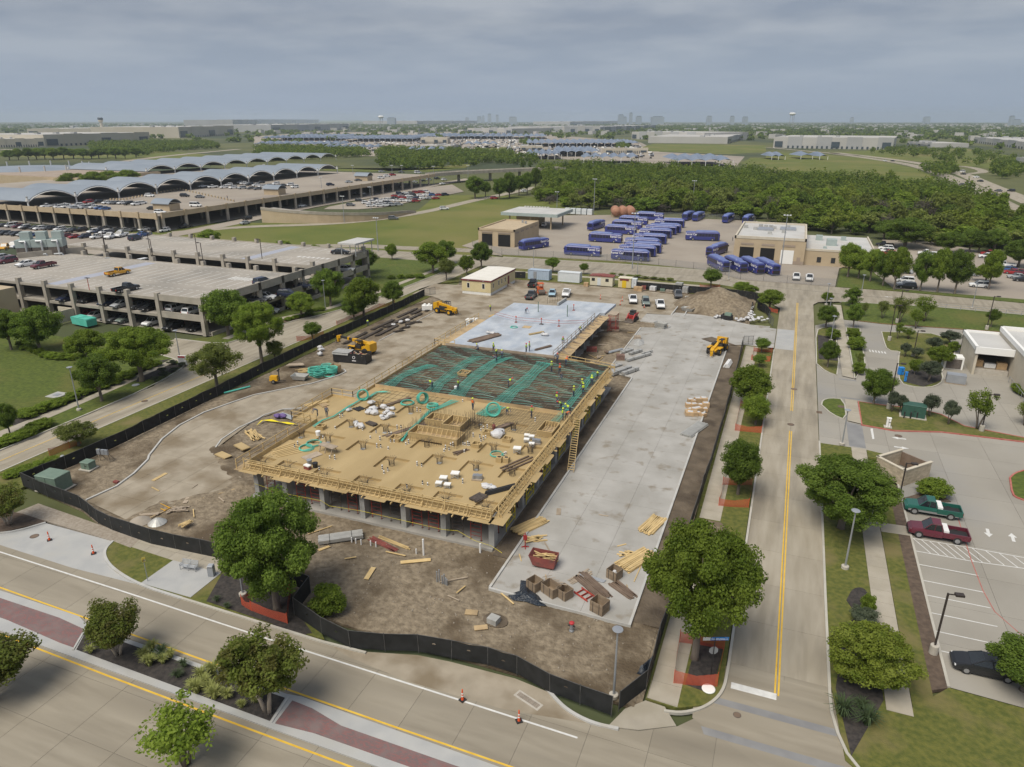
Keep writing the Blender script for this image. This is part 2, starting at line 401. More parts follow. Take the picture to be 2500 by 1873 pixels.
kerb(smooth([(20.4,-15.2),(21.8,-14.9),(23.4,-13.6),(24.4,-11.6),(24.5,-9),(24.5,-6)],2)); kerb([(24.5,-6),(24.5,83)]); kerb(smooth([(32.1,41),(32.1,-8),(32.3,-11.8),(33.4,-15.2),(36.2,-17.6),(41,-18.4),(60,-18.4),(150,-18.4)],1))
stripe('edge_line',[(-150,-18.9),(-47.6,-18.9),(-30.9,-19.15),(-14.1,-19.5),(4.9,-19.75),(15,-19.9)],.16,'white_paint')
stripe('yellow_line',[(-150,-22.9),(-41.5,-23.0),(-14.2,-23.6),(2.1,-23.85),(16,-24)],.16,'yellow_paint')
stripe('yellow_line',[(-150,-27.3),(-35,-27.5),(-22,-27.75),(-8.3,-27.9),(16,-28.1)],.16,'yellow_paint')
# median: concrete rim, red pavers, planted bed
med = bed('median',[(-150,-23.4),(-30.5,-23.4),(-28.8,-24.0),(-7.2,-24.2),(-6.0,-24.0),(-2,-24.1),(14,-24.4),(14,-27.4),(-150,-27.0)],-.1,.13,'new_concrete')
bed('median_paving',[(-150,-24.2),(-32,-24.2),(-28.6,-24.5),(-27.4,-26.5),(-29,-26.5),(-36,-26.1),(-150,-26.0)],.1,.145,'red_paver')
bed('median_paving',[(-6.4,-24.6),(-4.5,-24.7),(-1.5,-25.3),(13,-25.4),(13,-26.6),(-3,-26.6),(-6.2,-26.9)],.1,.145,'red_paver')
bed('planting_bed',[(-28.3,-24.45),(-7.1,-24.6),(-6.7,-26.85),(-26.9,-26.6)],.1,.16,'mulch')
kerb([(-28.5,-24.4),(-27.1,-26.75)],'kerb_new',.16,0,.2); kerb([(-6.9,-24.4),(-6.5,-26.95)],'kerb_new',.16,0,.2)
# near verge beyond the far lanes
kerb([(-150,-37),(150,-37)]); bed('verge',[(-150,-60),(150,-60),(150,-37.1),(-150,-37.1)],-.2,.1,'verge_grass')
# --- right-hand road
right_road = slabs('right_road',[(24.5,-8),(32.1,-8),(31.9,125),(33,128),(20,131),(22.5,122),(24.5,118)],'road_concrete',3.85,6.1,28.25,-8,0)
ground_sheet('right_road',[(22,-8.5),(34.5,-8.5),(35,-16.5),(28,-17.9),(22.5,-15)],.003,'street_concrete')
for dx in(-.13,.13):
 stripe('yellow_line',[(28.3+dx,-10.4),(28.3+dx,43.4)],.13,'yellow_paint'); stripe('yellow_line',[(28.3+dx,51.5),(28.3+dx,125.4)],.11,'yellow_paint')
ground_sheet('stop_line',[(24.9,-10.9),(28.3,-10.9),(28.3,-10.2),(24.9,-10.2)],.005,'white_paint')
for yy in(-12.6,-15.9): ground_sheet('crossing_band',[(23.5,yy-.35),(33,yy-.35),(33,yy+.35),(23.2,yy+.35)],.006,'dark_wet')
ground_sheet('patch',[(24.6,84.2),(28.0,84.2),(28.0,99.2),(24.6,99.2)],.004,'new_concrete')
# --- left-hand road and cross street
LR = [(-65.2,-17),(-65.2,106),(-62.5,114),(-58,118)]
left_road = slabs('left_road',[(-71.2,-17.0),(-65.2,-17),(-65.2,106),(-63,118),(-63,143),(-69,143),(-69.6,108),(-70.2,88),(-73,74),(-76.8,66),(-78,47),(-90,46.5),(-90,38),(-77.5,36),(-74.8,33.4),(-72,24)],'road_concrete',3.1,6.0,-71.3,-17,0)
stripe('yellow_line',[(-68.3,-12),(-68.3,30),(-68.0,36)],.12,'yellow_paint')
kerb(smooth([(-71.3,-17),(-71.3,8),(-72.1,24),(-74.3,32.5),(-76.2,35.4),(-80,36.5),(-90,38)],1)); kerb([(-65.1,-17),(-65.1,104)])
kerb(smooth([(-90,46.5),(-78.3,47),(-77.3,50),(-76.9,64),(-73.1,74),(-70.3,88),(-69.7,108),(-69,140)],1))
cross_poly = [(-160,141),(-70,141),(-60,140.5),(5,140.8),(14,137.5),(20,131),(33,128),(38,130.5),(60,133),(77,132),(150,127),(150,142),(80,145),(52,148),(37,147.8),(13,148),(4,157.8),(-22,158.6),(-62,156.5),(-160,150)]
cross_street = ground_sheet('cross_street',cross_poly,.001,'road_concrete')
stripe('centre_joint',[(-60,148.5),(4,149),(14,143),(38,139.5),(77,138),(140,134)],.25,'joint',.006)
kerb([(-60,140.5),(5,140.8),(14,137.5),(20,131.5)]); kerb([(-62,156.6),(-22,158.7),(4,157.9)]); kerb([(38,130.4),(60,132.9),(77,131.9),(150,126.9)])
bed('verge',[(-63,113.5),(-58,119),(-56,126),(20.8,126),(20.5,131),(13.8,137.3),(5,140.6),(-62.5,140.3)],-.2,.08,'verge_grass')
slabs('back_walk',[(-60,134.8),(6,134.8),(14.5,131),(16.5,132.3),(6.5,136.6),(-60,136.6)],'walk_concrete',1.9,1.9,-60,134.8,.1)
# --- left verge, walk, lawn
bed('verge',[(-65,-17),(-58.8,-17),(-58.4,-8),(-58.4,99),(-65,104)],-.2,.1,'verge_grass')
bed('lawn',[(-180,-60),(-71.4,-17),(-71.4,8),(-72.2,24),(-74.4,32.5),(-76.3,35.3),(-80,36.4),(-90,37.9),(-90,38),(-180,42)],-.2,.1,'lawn')
left_walk = slabs('left_walk',[(-77.3,-30),(-75.3,-30),(-75.3,6),(-76.6,22),(-78.2,36),(-80.2,36.4),(-79.2,30),(-77.6,15)],'walk_concrete',1.9,1.9,-81,-30,.125)
bed('lawn',[(-87,47),(-78.4,47.2),(-77.4,50),(-77,64),(-73.2,74),(-70.4,88),(-69.8,108),(-69.2,141),(-160,141),(-160,112),(-84,112),(-84,50)],-.2,.1,'lawn')
slabs('garage_walk',[(-81,50),(-79.4,50),(-79.4,66),(-74.6,78),(-72.6,92),(-72,134),(-73.6,134),(-74.3,92),(-76.4,78),(-81,67)],'walk_concrete',1.9,1.9,-81,50,.125)
bed('planting_bed',[(-80.4,4),(-77.6,4),(-77.9,15),(-79.4,30),(-80.4,36),(-82.6,33),(-81.6,15)],.0,.13,'mulch')
bed('planting_bed',[(-76,24),(-74,30),(-76.2,34.9),(-78,34),(-77.6,26)],.0,.13,'mulch')
bed('planting_bed',[(-79.2,55),(-77.6,55),(-77.4,63),(-74.6,71.5),(-76.3,73),(-79.2,66)],.0,.13,'mulch_brown')
# --- ground inside and beside the fence: bare, lumpy earth
PILE = (10.5,113.5)
def site_height(x,y):
 from mathutils import noise as mn
 h = .05+.055*mn.noise((x*.9,y*.9,0))+.06*mn.noise((x*1.9,y*1.9,5))+.05*mn.noise((x*.25,y*.25,2))
 r = math.hypot((x-PILE[0])/10.5,(y-PILE[1]-1)/9.5)
 r2 = math.hypot((x-PILE[0]-3.2)/5.2,(y-PILE[1]+6.0)/4.6)
 n = mn.noise((x*.45,y*.45,9))*.5+mn.noise((x*1.3,y*1.3,3))*.18
 a = max(0,1-r)**.9*4.9; b = max(0,1-r2)*2.6
 p = max(a,b)
 if p>0: h+=p+n*min(1,p)
 r4 = math.hypot(x+22,y+42); h-=.10*max(0,math.sin(r4*1.9))**5*max(0,min(1,.5+2*mn.noise((x*.12,y*.12,7))))
 for(ax,ay),(bx,by)in(((-40,-9.7),(-39.2,-6.6)),((-39.2,-6.6),(-33.7,1.4)),((-33.7,1.4),(-44.4,8.7))):
  u = max(0,min(1,((x-ax)*(bx-ax)+(y-ay)*(by-ay))/((bx-ax)**2+(by-ay)**2))); h+=.24*max(0,1-math.hypot(x-ax-u*(bx-ax),y-ay-u*(by-ay))/(1.5+1.2*mn.noise((x*.5,y*.5,4))))
 r3 = math.hypot((x+7)/5,(y-78)/9); h+=max(0,1-r3)*(.9+n)
 return h
def earth():
 x0,x1,y0,y1,st = -58.3,18.7,-15.6,126,.48
 nx,ny = int((x1-x0)/st)+1,int((y1-y0)/st)+1
 mb = MB()
 vs = [(x0+(x1-x0)*i/(nx-1),y0+(y1-y0)*j/(ny-1))for j in range(ny)for i in range(nx)]
 front = [(-58.3,-8),(-47,-9.7),(-42.7,-11.2),(-33.9,-12.2),(-24.3,-11.6),(-18,-12.0),(-12.5,-15.8),(-8.8,-15.6),(18.7,-15.6),(18.7,126),(-58.3,126)]
 ok = [inside((v[0]+.01,v[1]+.01),front)for v in vs]
 mb.v = [(x,y,site_height(x,y))for x,y in vs]
 for j in range(ny-1):
  for i in range(nx-1):
   q = (j*nx+i,j*nx+i+1,(j+1)*nx+i+1,(j+1)*nx+i)
   if all(ok[k]for k in q): mb.f.append(q); mb.mi.append(0)
 struct(mb.build('bare_earth','dirt',smooth=True))
 bed('bare_earth',front,-.25,-.02,'dirt')
earth()
bed('dug_earth',[(15.95,-6),(18.6,-6),(18.6,82.5),(15.95,82.4)],-.2,.13,'dirt_dark')
bed('dug_earth',[(.4,-1),(2.15,-1),(2.15,45),(.4,45)],-.2,.11,'dirt_dark')
# concrete inside the fence
site_drive = slabs('site_drive',QL('C1',[(1100,540),(740,370),(1000,250),(1270,20)])+QL('B1',[(1280,1600),(1390,1460),(1540,1340),(1750,1230),(2000,1140)])+QL('B2',[(0,1080),(250,1030),(500,980),(730,910),(790,880),(770,858),(700,850)])+
 [(-50,46),(-50,93),(-57.8,98.5),(-64,99),(-64,112),(-54,113),(-52.5,124),(-12,124.8),(2,122),(1.5,101.8),(-4,101),(-4.1,94.2),(-10,91.5),(-31,91.5),(-31,24),(-44.4,24),(-46.2,18.4),(-44.4,8.7),(-33.6,2)]+QL('C1',[(2080,240),(1340,440)]),'site_concrete_muddy',5.2,5.2,-52,-11,.16,.03)
east_drive = slabs('east_drive',[(2.3,-6.3),(15.8,-6.7),(15.8,82.6),(18.6,84),(24.4,84),(24.4,98.5),(19.5,99.5),(13,103),(8,104.5),(2,104.5),(1.5,101.8),(-4,101.4),(-4.1,94.2),(2.2,93.3),(2.8,90.4),(-2.7,88.8),(-2.9,58.6),(2.2,56.9)],'site_concrete',4.5,5.2,2.3,-6.7,.16,.022)
kerb([(2.3,-6.2),(2.3,56.6),(1.9,57.3),(-2.6,58.6),(-2.8,88.6),(2.0,89.9),(2.9,90.8),(2.9,92.4),(2.0,93.4),(-4.0,94.3)],'kerb_new',.24,-.1,.31)
kerb([(2.3,-6.4),(15.9,-6.8),(15.9,82.5)],'kerb_new',.24,-.1,.34)
kerb(QL('C1',[(740,370),(1000,250),(1150,140),(1270,20)])+QL('B1',[(1280,1600),(1390,1460),(1540,1340),(1750,1230),(2000,1140)])+QL('B2',[(0,1080),(250,1030),(500,980),(730,910),(790,880),(770,858)]),'kerb_new',.24,-.1,.31)
kerb(QL('B1',[(1850,1530),(1900,1460),(2050,1360),(2200,1290)])+QL('B2',[(90,1250),(250,1200),(420,1190)]),'kerb_new',.2,-.1,.26)
kerb([(1.5,101.8),(2,121.7),(4.2,121.6)],'kerb_new',.24,-.1,.31); kerb([(1.5,101.6),(4.4,101.8),(4.3,106.5)],'kerb_new',.24,-.1,.31)
kerb([(-50.1,60),(-50.1,92)],'kerb_new',.2,-.1,.26); kerb(smooth([(12.6,103.0),(13.0,101.2),(15.5,99.6),(19,99.2),(23,99.4)],2),'kerb_new',.24,-.1,.3)
bed('island_earth',[(12.2,87.2),(17.5,82.9),(15.9,82.8),(12.4,83.4),(10.4,85)],.1,.24,'dirt_dark')
bed('gravel_path',QL('C1',[(330,390),(850,570),(1200,700),(1120,770),(950,705),(410,545),(130,470)]),-.1,.105,'gravel')
# verge between street and fence
VF = QL('C1',[(960,712),(1200,700),(1950,880)])+[(-18,-12.1),(-12.7,-16.0),(-8.8,-17.4),(-8.2,-17.9),(-24,-17.9),(-29.4,-17.8),(-33.6,-16.9),(-36,-15.9),(-37.6,-14.7)]
bed('verge',VF,-.2,.1,'verge_grass')
slabs('front_walk',QL('C1',[(1130,765),(1205,697),(1640,800),(1960,880),(1900,990),(1480,878)]),'walk_concrete',1.7,1.7,-37,-14.2,.125,piece='paving_slab')
bed('bench_pad',QL('C1',[(1210,1075),(1485,880),(1895,990),(1635,1198)]),.0,.14,'new_concrete')
bed('planting_bed',QL('C1',[(1770,1230),(1900,1000),(2100,930)])+QL('D2',[(300,120),(365,330),(500,520),(420,530),(0,385)]),.0,.13,'mulch')
bed('planting_bed',QL('C1',[(0,640),(400,545),(200,480),(0,440),(-200,500)]),-.1,.12,'mulch_brown')
# right-hand verge and walk
bed('verge',[(18.9,-14.5),(21.2,-14.6),(23.4,-13.4),(24.3,-11.4),(24.4,82.8),(23,84),(18.9,84)],-.2,.1,'verge_grass')
right_walk = slabs('right_walk',[(19.2,14.2),(21.5,14.2),(21.5,83.5),(19.2,83.5)],'walk_concrete',2.3,2.0,19.2,14.2,.125)
slabs('right_walk',[(18.95,-14.4),(21.3,-14.5),(21.4,2),(19.1,2)],'walk_concrete',2.4,2.0,19.0,-14.4,.125)
bed('planting_bed',[(21.5,-11.9),(23.6,-12.2),(23.9,-6.5),(21.7,-6.4)],.0,.125,'mulch')
bed('worn_earth',[(19.2,2.2),(24,2.6),(24,10),(21.6,14),(19.2,14)],.0,.115,'dirt')
bed('corner_ramp',[(16.8,-18.1),(19.0,-17.6),(21.5,-16.2),(20.4,-14.7),(18.9,-14.6),(17.6,-16.0)],-.1,.02,'walk_concrete')
# east side: lots, islands, walks
lot_poly = [(32.1,40.6),(32.1,50),(32.1,105),(38,112.5),(46,111.5),(68,113.4),(74,106),(110,96),(110,-9),(40.9,-4.5),(40.9,40)]
slabs('car_park',lot_poly,'lot_concrete',6.0,6.0,40.9,-5,.0,.03)
bed('verge',[(32.2,-8),(36.1,-8),(36.1,40.4),(32.2,40.4)],-.2,.1,'verge_grass'); bed('verge',[(33,-15),(36,-17.5),(41,-18.2),(110,-18.2),(110,-9.2),(40.9,-4.7),(38,-8),(32.3,-8)],-.2,.09,'verge_grass')
east_walk = slabs('east_walk',[(36.1,-9),(37.95,-9),(37.95,40.4),(36.1,40.4)],'walk_concrete',1.9,2.0,36.1,-9,.125)
bed('verge',[(38,-8),(39.6,-8),(39.7,18),(39.7,30),(38,30)],-.2,.1,'verge_grass'); bed('bare_strip',[(39.6,-5.5),(40.8,-4.8),(40.8,30.4),(39.7,30.4)],-.2,.11,'mulch_brown')
bed('verge',[(38,38),(41,37.6),(41,39.5),(38,40.3)],-.2,.1,'verge_grass'); bed('planting_bed',[(39.7,26),(44.6,31.0),(46.2,28.6),(43.6,27.2),(40.9,27.0)],-.1,.12,'mulch_brown')
slabs('cross_walk',[(38,18.4),(40.9,18.6),(40.9,20.6),(38,20.4)],'walk_concrete',3,2.2,38,18.4,.13)
bed('planting_bed',[(33.4,-14.5),(36,-8),(35.9,0.5),(34.6,1.8),(33.6,.5),(32.6,-8)],.0,.125,'mulch'); bed('planting_bed',smooth([(33.9,4.2),(34.6,6.6),(35.9,6.9),(35.9,2.0),(34.6,2.4),(33.9,4.2)],2),.0,.13,'mulch')
kerb([(40.9,-4.6),(40.9,31)])
for y_ in(-.1,2.55,5.2,7.95,10.4,13.25,15.8): stripe('stall_line',[(41.0,y_),(46.2,y_)],.11,'white_paint',.005)
stripe('stall_line',[(41.0,21.6),(46.2,21.6)],.11,'white_paint',.005); stripe('stall_line',[(41.0,18.35),(46.3,18.55),(56,18.4)],.11,'white_paint',.005); stripe('stall_line',[(46.0,15.8),(56,16.8)],.11,'white_paint',.0055)
for i_ in range(7): stripe('hatch_line',[(41.1+i_*.78,18.35),(41.1+i_*.78+1.3,15.9)],.10,'white_paint',.0065)
for i_ in range(7): stripe('hatch_line',[(46.6+i_*1.2,18.5),(46.6+i_*1.2+1.2,16.2)],.10,'white_paint',.0065)
stripe('fire_lane_line',QL('C4',[(1640,490),(1760,870),(1860,1130),(1960,1310),(2200,1520)]),.09,'red_kerb',.0075)
def arrow(k,x,y,rz):
 X,Y = Q(k,x,y); mb = MB()
 pts = [(-.9,-.16),(.1,-.16),(.1,-.42),(.95,0),(.1,.42),(.1,.16),(-.9,.16)]
 ca,sa = math.cos(rz),math.sin(rz)
 ground_sheet('arrow_marking',[(X+a*ca-b*sa,Y+a*sa+b*ca)for a,b in pts],.006,'white_paint')
arrow('C4',1905,635,R(-95)); arrow('C4',2115,675,R(85)); arrow('B4',1140,1440,R(180)); arrow('B4',1160,1520,0); arrow('B4',930,1105,R(-90)); arrow('B4',1050,228,R(180))
ground_sheet('stop_bar',QL('B4',[(895,1358),(915,1355),(930,1445),(912,1447)]),.006,'white_paint')
for k_ in range(6): ground_sheet('crosswalk_bar',QL('B4',[(880+k_*26,680+k_*3.5),(892+k_*26,681+k_*3.5),(902+k_*26,700+k_*3),(890+k_*26,699+k_*3)]),.006,'white_paint')
# islands in the car park
isl = []
def island(poly,mat='verge_grass',kmat='kerb',s=1,z=.1):
 p = smooth(poly+[poly[0]],s)[:-1]if s else poly
 bed('island',p,-.1,z,mat); kerb(p,kmat,.2,-.05,z+.05,closed=True)
island([(32.6,55.6),(32.8,57.8),(34,59.3),(36,59.4),(36,50.4),(34,52)],'lawn',s=1)
island(QL('B4',[(820,1330),(1100,1380),(1500,1390),(2212,1475)])+[(75,52),(74,54)]+QL('B4',[(2212,1440),(1700,1340),(1500,1240),(1300,1190),(1000,1160),(790,1130)]),'verge_grass','red_kerb',0)
slabs('east_walk',[(36.1,50.2),(37.9,49.6),(37.9,59.4),(36.1,59.5)],'walk_concrete',1.9,2.0,36.1,49.5,.16)
island([(32.1,77),(32.2,100.5),(34,104),(36.1,105),(35.9,71.4),(33.7,72.6)],'verge_grass',s=1); bed('planting_bed',[(32.5,80),(35.8,80),(35.8,96),(32.5,97)],0,.135,'mulch')
slabs('east_walk',[(36.2,71.4),(38.0,70.6),(38.1,126),(36.3,126)],'walk_concrete',1.9,2.0,36.2,70,.16)
island([(38.3,105.6),(38.2,70.4),(40.4,80.5),(41,105.5)],'lawn',s=0); bed('planting_bed',[(38.4,71),(38.5,78),(40.0,79)],0,.135,'mulch')
for y_ in(60.2,69.6): ground_sheet('crossing_band',[(35.6,y_),(38.4,y_),(38.4,y_+.5),(35.6,y_+.5)],.006,'dark_wet')
ground_sheet('crossing_band',[(35.9,41),(38,41),(38,49.4),(35.9,50)],.005,'dark_wet')
island(QL('B4',[(990,530),(1010,610),(1040,690),(1150,700),(1140,720),(1130,850),(1150,970),(1250,1000),(1350,1010),(1450,1000),(1520,950),(1500,850),(1640,740),(1560,550)]),'verge_grass',s=1)
bed('planting_bed',QL('B4',[(1190,880),(1180,960),(1350,1003),(1510,945),(1490,860),(1300,840)]),0,.14,'mulch')
bed('swale_grass',[(38.3,113),(46,111.9),(68,113.8),(73,107.5),(110,97),(150,90),(150,126.6),(77,131.7),(60,132.7),(38.4,130.3)],-.2,.08,'lawn')
stripe('red_kerb_line',[(41,112.3),(46,111.6),(68,113.5),(74,106.5)],.2,'red_kerb',.1)
island(QL('C4',[(2090,170),(2130,130),(2212,105),(2400,60),(2500,300),(2300,380),(2160,345),(2110,310)]),'lawn','red_kerb',1)
# bus yard and the lot beside it
bed('bus_yard',[(-64,160.5),(-23,163),(4,158.4),(13,148.3),(37.5,148.1),(39.5,176),(56,210),(56,225),(12,225),(10,279),(-55,277),(-86,262),(-92,240),(-84,215),(-84,172)],-.2,.04,'yard_concrete')
bed('east_lot',[(52.2,150),(84,147.5),(150,140),(150,225),(96,213),(74,243),(56.5,241),(56.5,210),(48,178)],-.2,.05,'yard_concrete')
bed('lawn',[(38,148.3),(52,148.6),(52,150),(48,178),(40,176)],-.2,.06,'lawn'); bed('verge',[(52,148.5),(80,145.4),(150,142.4),(150,146),(84,149.2),(52.2,151)],-.2,.08,'lawn')
bed('verge',[(-62,157),(-22,159),(4,158),(4,158.3),(-23,162.8),(-64,160.2)],-.2,.05,'verge_grass')
# grass slope and roads to the north-west
bed('meadow',[(-84,172),(-84,215),(-92,240),(-86,262),(-72,277),(-62,276),(-72,300),(-95,320),(-115,345),(-150,345),(-175,330),(-150,262),(-160,207),(-205,190),(-240,150),(-160,114),(-86,114),(-70,156),(-64,157)],-.28,-.1,'field_grass')
stripe('service_road',smooth([Q('A2',-700,1290),Q('A2',0,1235),Q('A2',500,1225),Q('A2',1000,1190),Q('A2',1500,1110),Q('A2',1900,1010),Q('A2',2212,950),Q('A3',250,900)],2),6.5,'road_concrete',-.03)
stripe('service_road',smooth([Q('A2',340,1410),Q('A2',900,1400),Q('A2',1300,1425),Q('A2',1850,1440),Q('A2',2212,1480)],2),7,'road_concrete',-.04)
bed('ramp_lot',QL('A2',[(600,1090),(900,1090),(1100,1075),(1800,940),(1700,880),(1350,920),(960,1010),(640,1070)]),-.2,.0,'yard_concrete')
stripe('garage_road',smooth([Q('A1',1380,1330),Q('A1',1900,1230),Q('A2',0,1170),Q('A2',500,1060),Q('A2',1000,985),Q('A2',1500,890),Q('A2',1850,830)],2),9,'yard_concrete',-.01)
bed('surface_lot',[(-360,118),(-180,112),(-172,150),(-208,152),(-360,148)],-.2,.0,'yard_concrete')
# ================================================================ THE BUILDING UNDER CONSTRUCTION
M('plywood',(.385,.285,.14),(.44,.33,.17),.35,.72,c3=(.33,.24,.115),s3=.16,t3=(.5,.7),rnd=.05,stretch=(1,.35,1))
M('ply_used',(.40,.29,.16),(.47,.35,.20),.8,.8,c3=(.30,.22,.13),s3=.5,t3=(.5,.7),rnd=.12)
M('lumber',(.50,.36,.165),(.58,.435,.22),1.6,.8,rnd=.16,local=True,stretch=(1,1,.3))
M('lumber_old',(.30,.245,.185),(.38,.315,.245),1.6,.85,rnd=.18,local=True)
M('form_brown',(.135,.095,.07),(.185,.135,.10),1.0,.8,rnd=.2)
M('column_concrete',(.33,.33,.315),(.39,.39,.375),.8,.85,c3=(.25,.25,.24),s3=1.0,t3=(.5,.75))
M('cured_slab',(.34,.385,.45),(.45,.485,.53),.6,.7,c3=(.31,.335,.37),s3=.25,t3=(.5,.66),stretch=(1,.6,1))
M('floor_slab',(.30,.29,.27),(.36,.345,.32),.4,.85)
M('ply_dark',(.17,.125,.075),(.25,.185,.11),.5,.8,c3=(.12,.09,.06),s3=.2,t3=(.45,.65)); M('rebar',(.06,.052,.045),(.095,.075,.06),2.0,.7)  # darker brown plywood for the deck beneath the bars
M('tendon_teal',(.09,.46,.37),(.13,.54,.44),.8,.45,rnd=.1)
M('tendon_pale',(.26,.42,.36),(.44,.52,.47),.8,.5)
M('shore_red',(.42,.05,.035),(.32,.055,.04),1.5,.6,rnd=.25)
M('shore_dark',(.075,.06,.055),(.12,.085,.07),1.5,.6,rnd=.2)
M('galv',(.42,.44,.46),(.50,.52,.54),1.2,.45,metal=.5)
M('white_plastic',(.72,.72,.72),(.80,.80,.80),3,.5,rnd=.05)
M('black_plastic',(.02,.02,.022),(.035,.035,.037),2,.55)
M('tape_yellow',(.75,.62,.02),None,rough=.6)
M('orange_red',(.55,.075,.03),(.62,.10,.035),2,.6,rnd=.1)
DZ = 4.3
bld = thing('building_under_construction','unfinished one storey concrete building with tan plywood deck on formwork','building',(0,0,0))
MB().bb(-30.9,-.4,.0,.12,50.6,.30).build('floor_slab','floor_slab',bld)
MB().bb(-30.9,50.7,.0,-9.6,84,.28).build('floor_slab','floor_slab',bld)
COLX = [-30.2,-26.1,-21.0,-15.7,-10.5,-5.7,-.45]; COLY = [.5,8.8,14.0,20.9,27.2,33.4,39.6,45.8]
me_col = MB().box((0,0,2.17),(.62,.95,3.75)).data('column','column_concrete'); me_col2 = MB().box((0,0,2.17),(.55,.55,3.75)).data('column','column_concrete')
for i,x in enumerate(COLX):
 for j,y in enumerate(COLY):
  put('column',me_col if j==0 else me_col2,bld,(x+(.3 if i==6 else 0),y,0))
for x in(-29.6,-22,-16,-10.3):
 for y in(52,58,64,70,76,82): put('column',me_col2,bld,(x,y,0))
# --- plywood deck with sunken rectangles round each column
drops = []
for cx_,cy_ in((-26.1,8.9),(-20.9,8.8),(-15.4,6.2),(-26.0,14.0),(-21.0,14.3),(-30.0,8.8),(-10.4,8.7),(-5.7,8.7),(-5.7,14.0),(-.9,9.0),(-5.8,20.9),(-10.4,19.6),(-21.1,21.2),(-13.9,12.2),(-1.0,15.2),(-26,21.2)):
 drops.append((cx_-1.65,cy_-1.5,min(cx_+1.65,-.1),cy_+1.5))
for cx_ in(-26.2,-21.1,-15.8,-10.5,-5.8,-.9): drops.append((cx_-1.5,.06,min(cx_+1.5,-.1),2.3))
drops.append((-30.75,.06,-28.6,2.2))
def deck(x0,y0,x1,y1,holes,z,dep,name,mat,thick=.24):
 xs = sorted({x0,x1}|{h[0]for h in holes}|{h[2]for h in holes}); ys = sorted({y0,y1}|{h[1]for h in holes}|{h[3]for h in holes})
 xs = [x for x in xs if x0<=x<=x1]; ys = [y for y in ys if y0<=y<=y1]
 low = lambda i,j: 0<=i<len(xs)-1 and 0<=j<len(ys)-1 and any(h[0]<=(xs[i]+xs[i+1])/2<=h[2]and h[1]<=(ys[j]+ys[j+1])/2<=h[3]for h in holes)
 mb = MB()
 for i in range(len(xs)-1):
  for j in range(len(ys)-1):
   zz = z-dep if low(i,j)else z; a,b,c,d = xs[i],xs[i+1],ys[j],ys[j+1]
   mb.add([(a,c,zz),(b,c,zz),(b,d,zz),(a,d,zz)],[(0,1,2,3)])
   mb.add([(a,c,z-thick-dep),(b,c,z-thick-dep),(b,d,z-thick-dep),(a,d,z-thick-dep)],[(3,2,1,0)])
   if i+1<len(xs)-1 and low(i,j)!=low(i+1,j): mb.add([(b,c,z-dep),(b,d,z-dep),(b,d,z),(b,c,z)],[(0,1,2,3)])
   if j+1<len(ys)-1 and low(i,j)!=low(i,j+1): mb.add([(a,d,z-dep),(b,d,z-dep),(b,d,z),(a,d,z)],[(0,1,2,3)])
 for a,b,c,d in((x0,y0,x1,y0),(x1,y0,x1,y1),(x1,y1,x0,y1),(x0,y1,x0,y0)):
  mb.add([(a,b,z-thick-dep),(c,d,z-thick-dep),(c,d,z),(a,b,z)],[(0,1,2,3)])
 return mb.build(name,mat,bld)
deck(-30.8,0,0,27.5,drops,DZ,.28,'plywood_deck','plywood')
deck(-30.8,27.56,0,50.4,[],DZ-.02,.2,'plywood_deck','ply_dark')
deck(-35.0,13.3,-30.86,22.6,[],DZ-.25,.1,'plywood_deck','plywood')
# joists under the edges
for i in range(26): MB().beam((-30.4+i*1.2,-1.3,3.83),(-30.4+i*1.2,.9,3.83),.10,.16).build('joist','lumber',bld)
for i in range(36): MB().beam((-.8,.4+i*1.3,3.83),(1.35,.4+i*1.3,3.83),.10,.16).build('joist','lumber',bld)
# walkway sheets outside the edge form, jogging in and out
random.seed(11)
def walk_sheets(p,d,n,length,out,widths,z):
 for i in range(n):
  w = widths[i%len(widths)]+random.uniform(-.12,.12); c = p+d*(length*(i+.5)); e = out*(w/2)
  MB().box((c.x+e.x,c.y+e.y,z+.03*(i%3)),(length+.1,w,.022),math.atan2(d.y,d.x)).build('plywood_sheet','plywood',bld)
walk_sheets(Vector((-31.2,-.05)),Vector((1,0)),13,2.42,Vector((0,-1)),(1.35,1.0,1.5,.95,1.3),3.94)
walk_sheets(Vector((.05,-1.2)),Vector((0,1)),20,2.42,Vector((1,0)),(1.55,1.1,1.4,1.0),3.94)
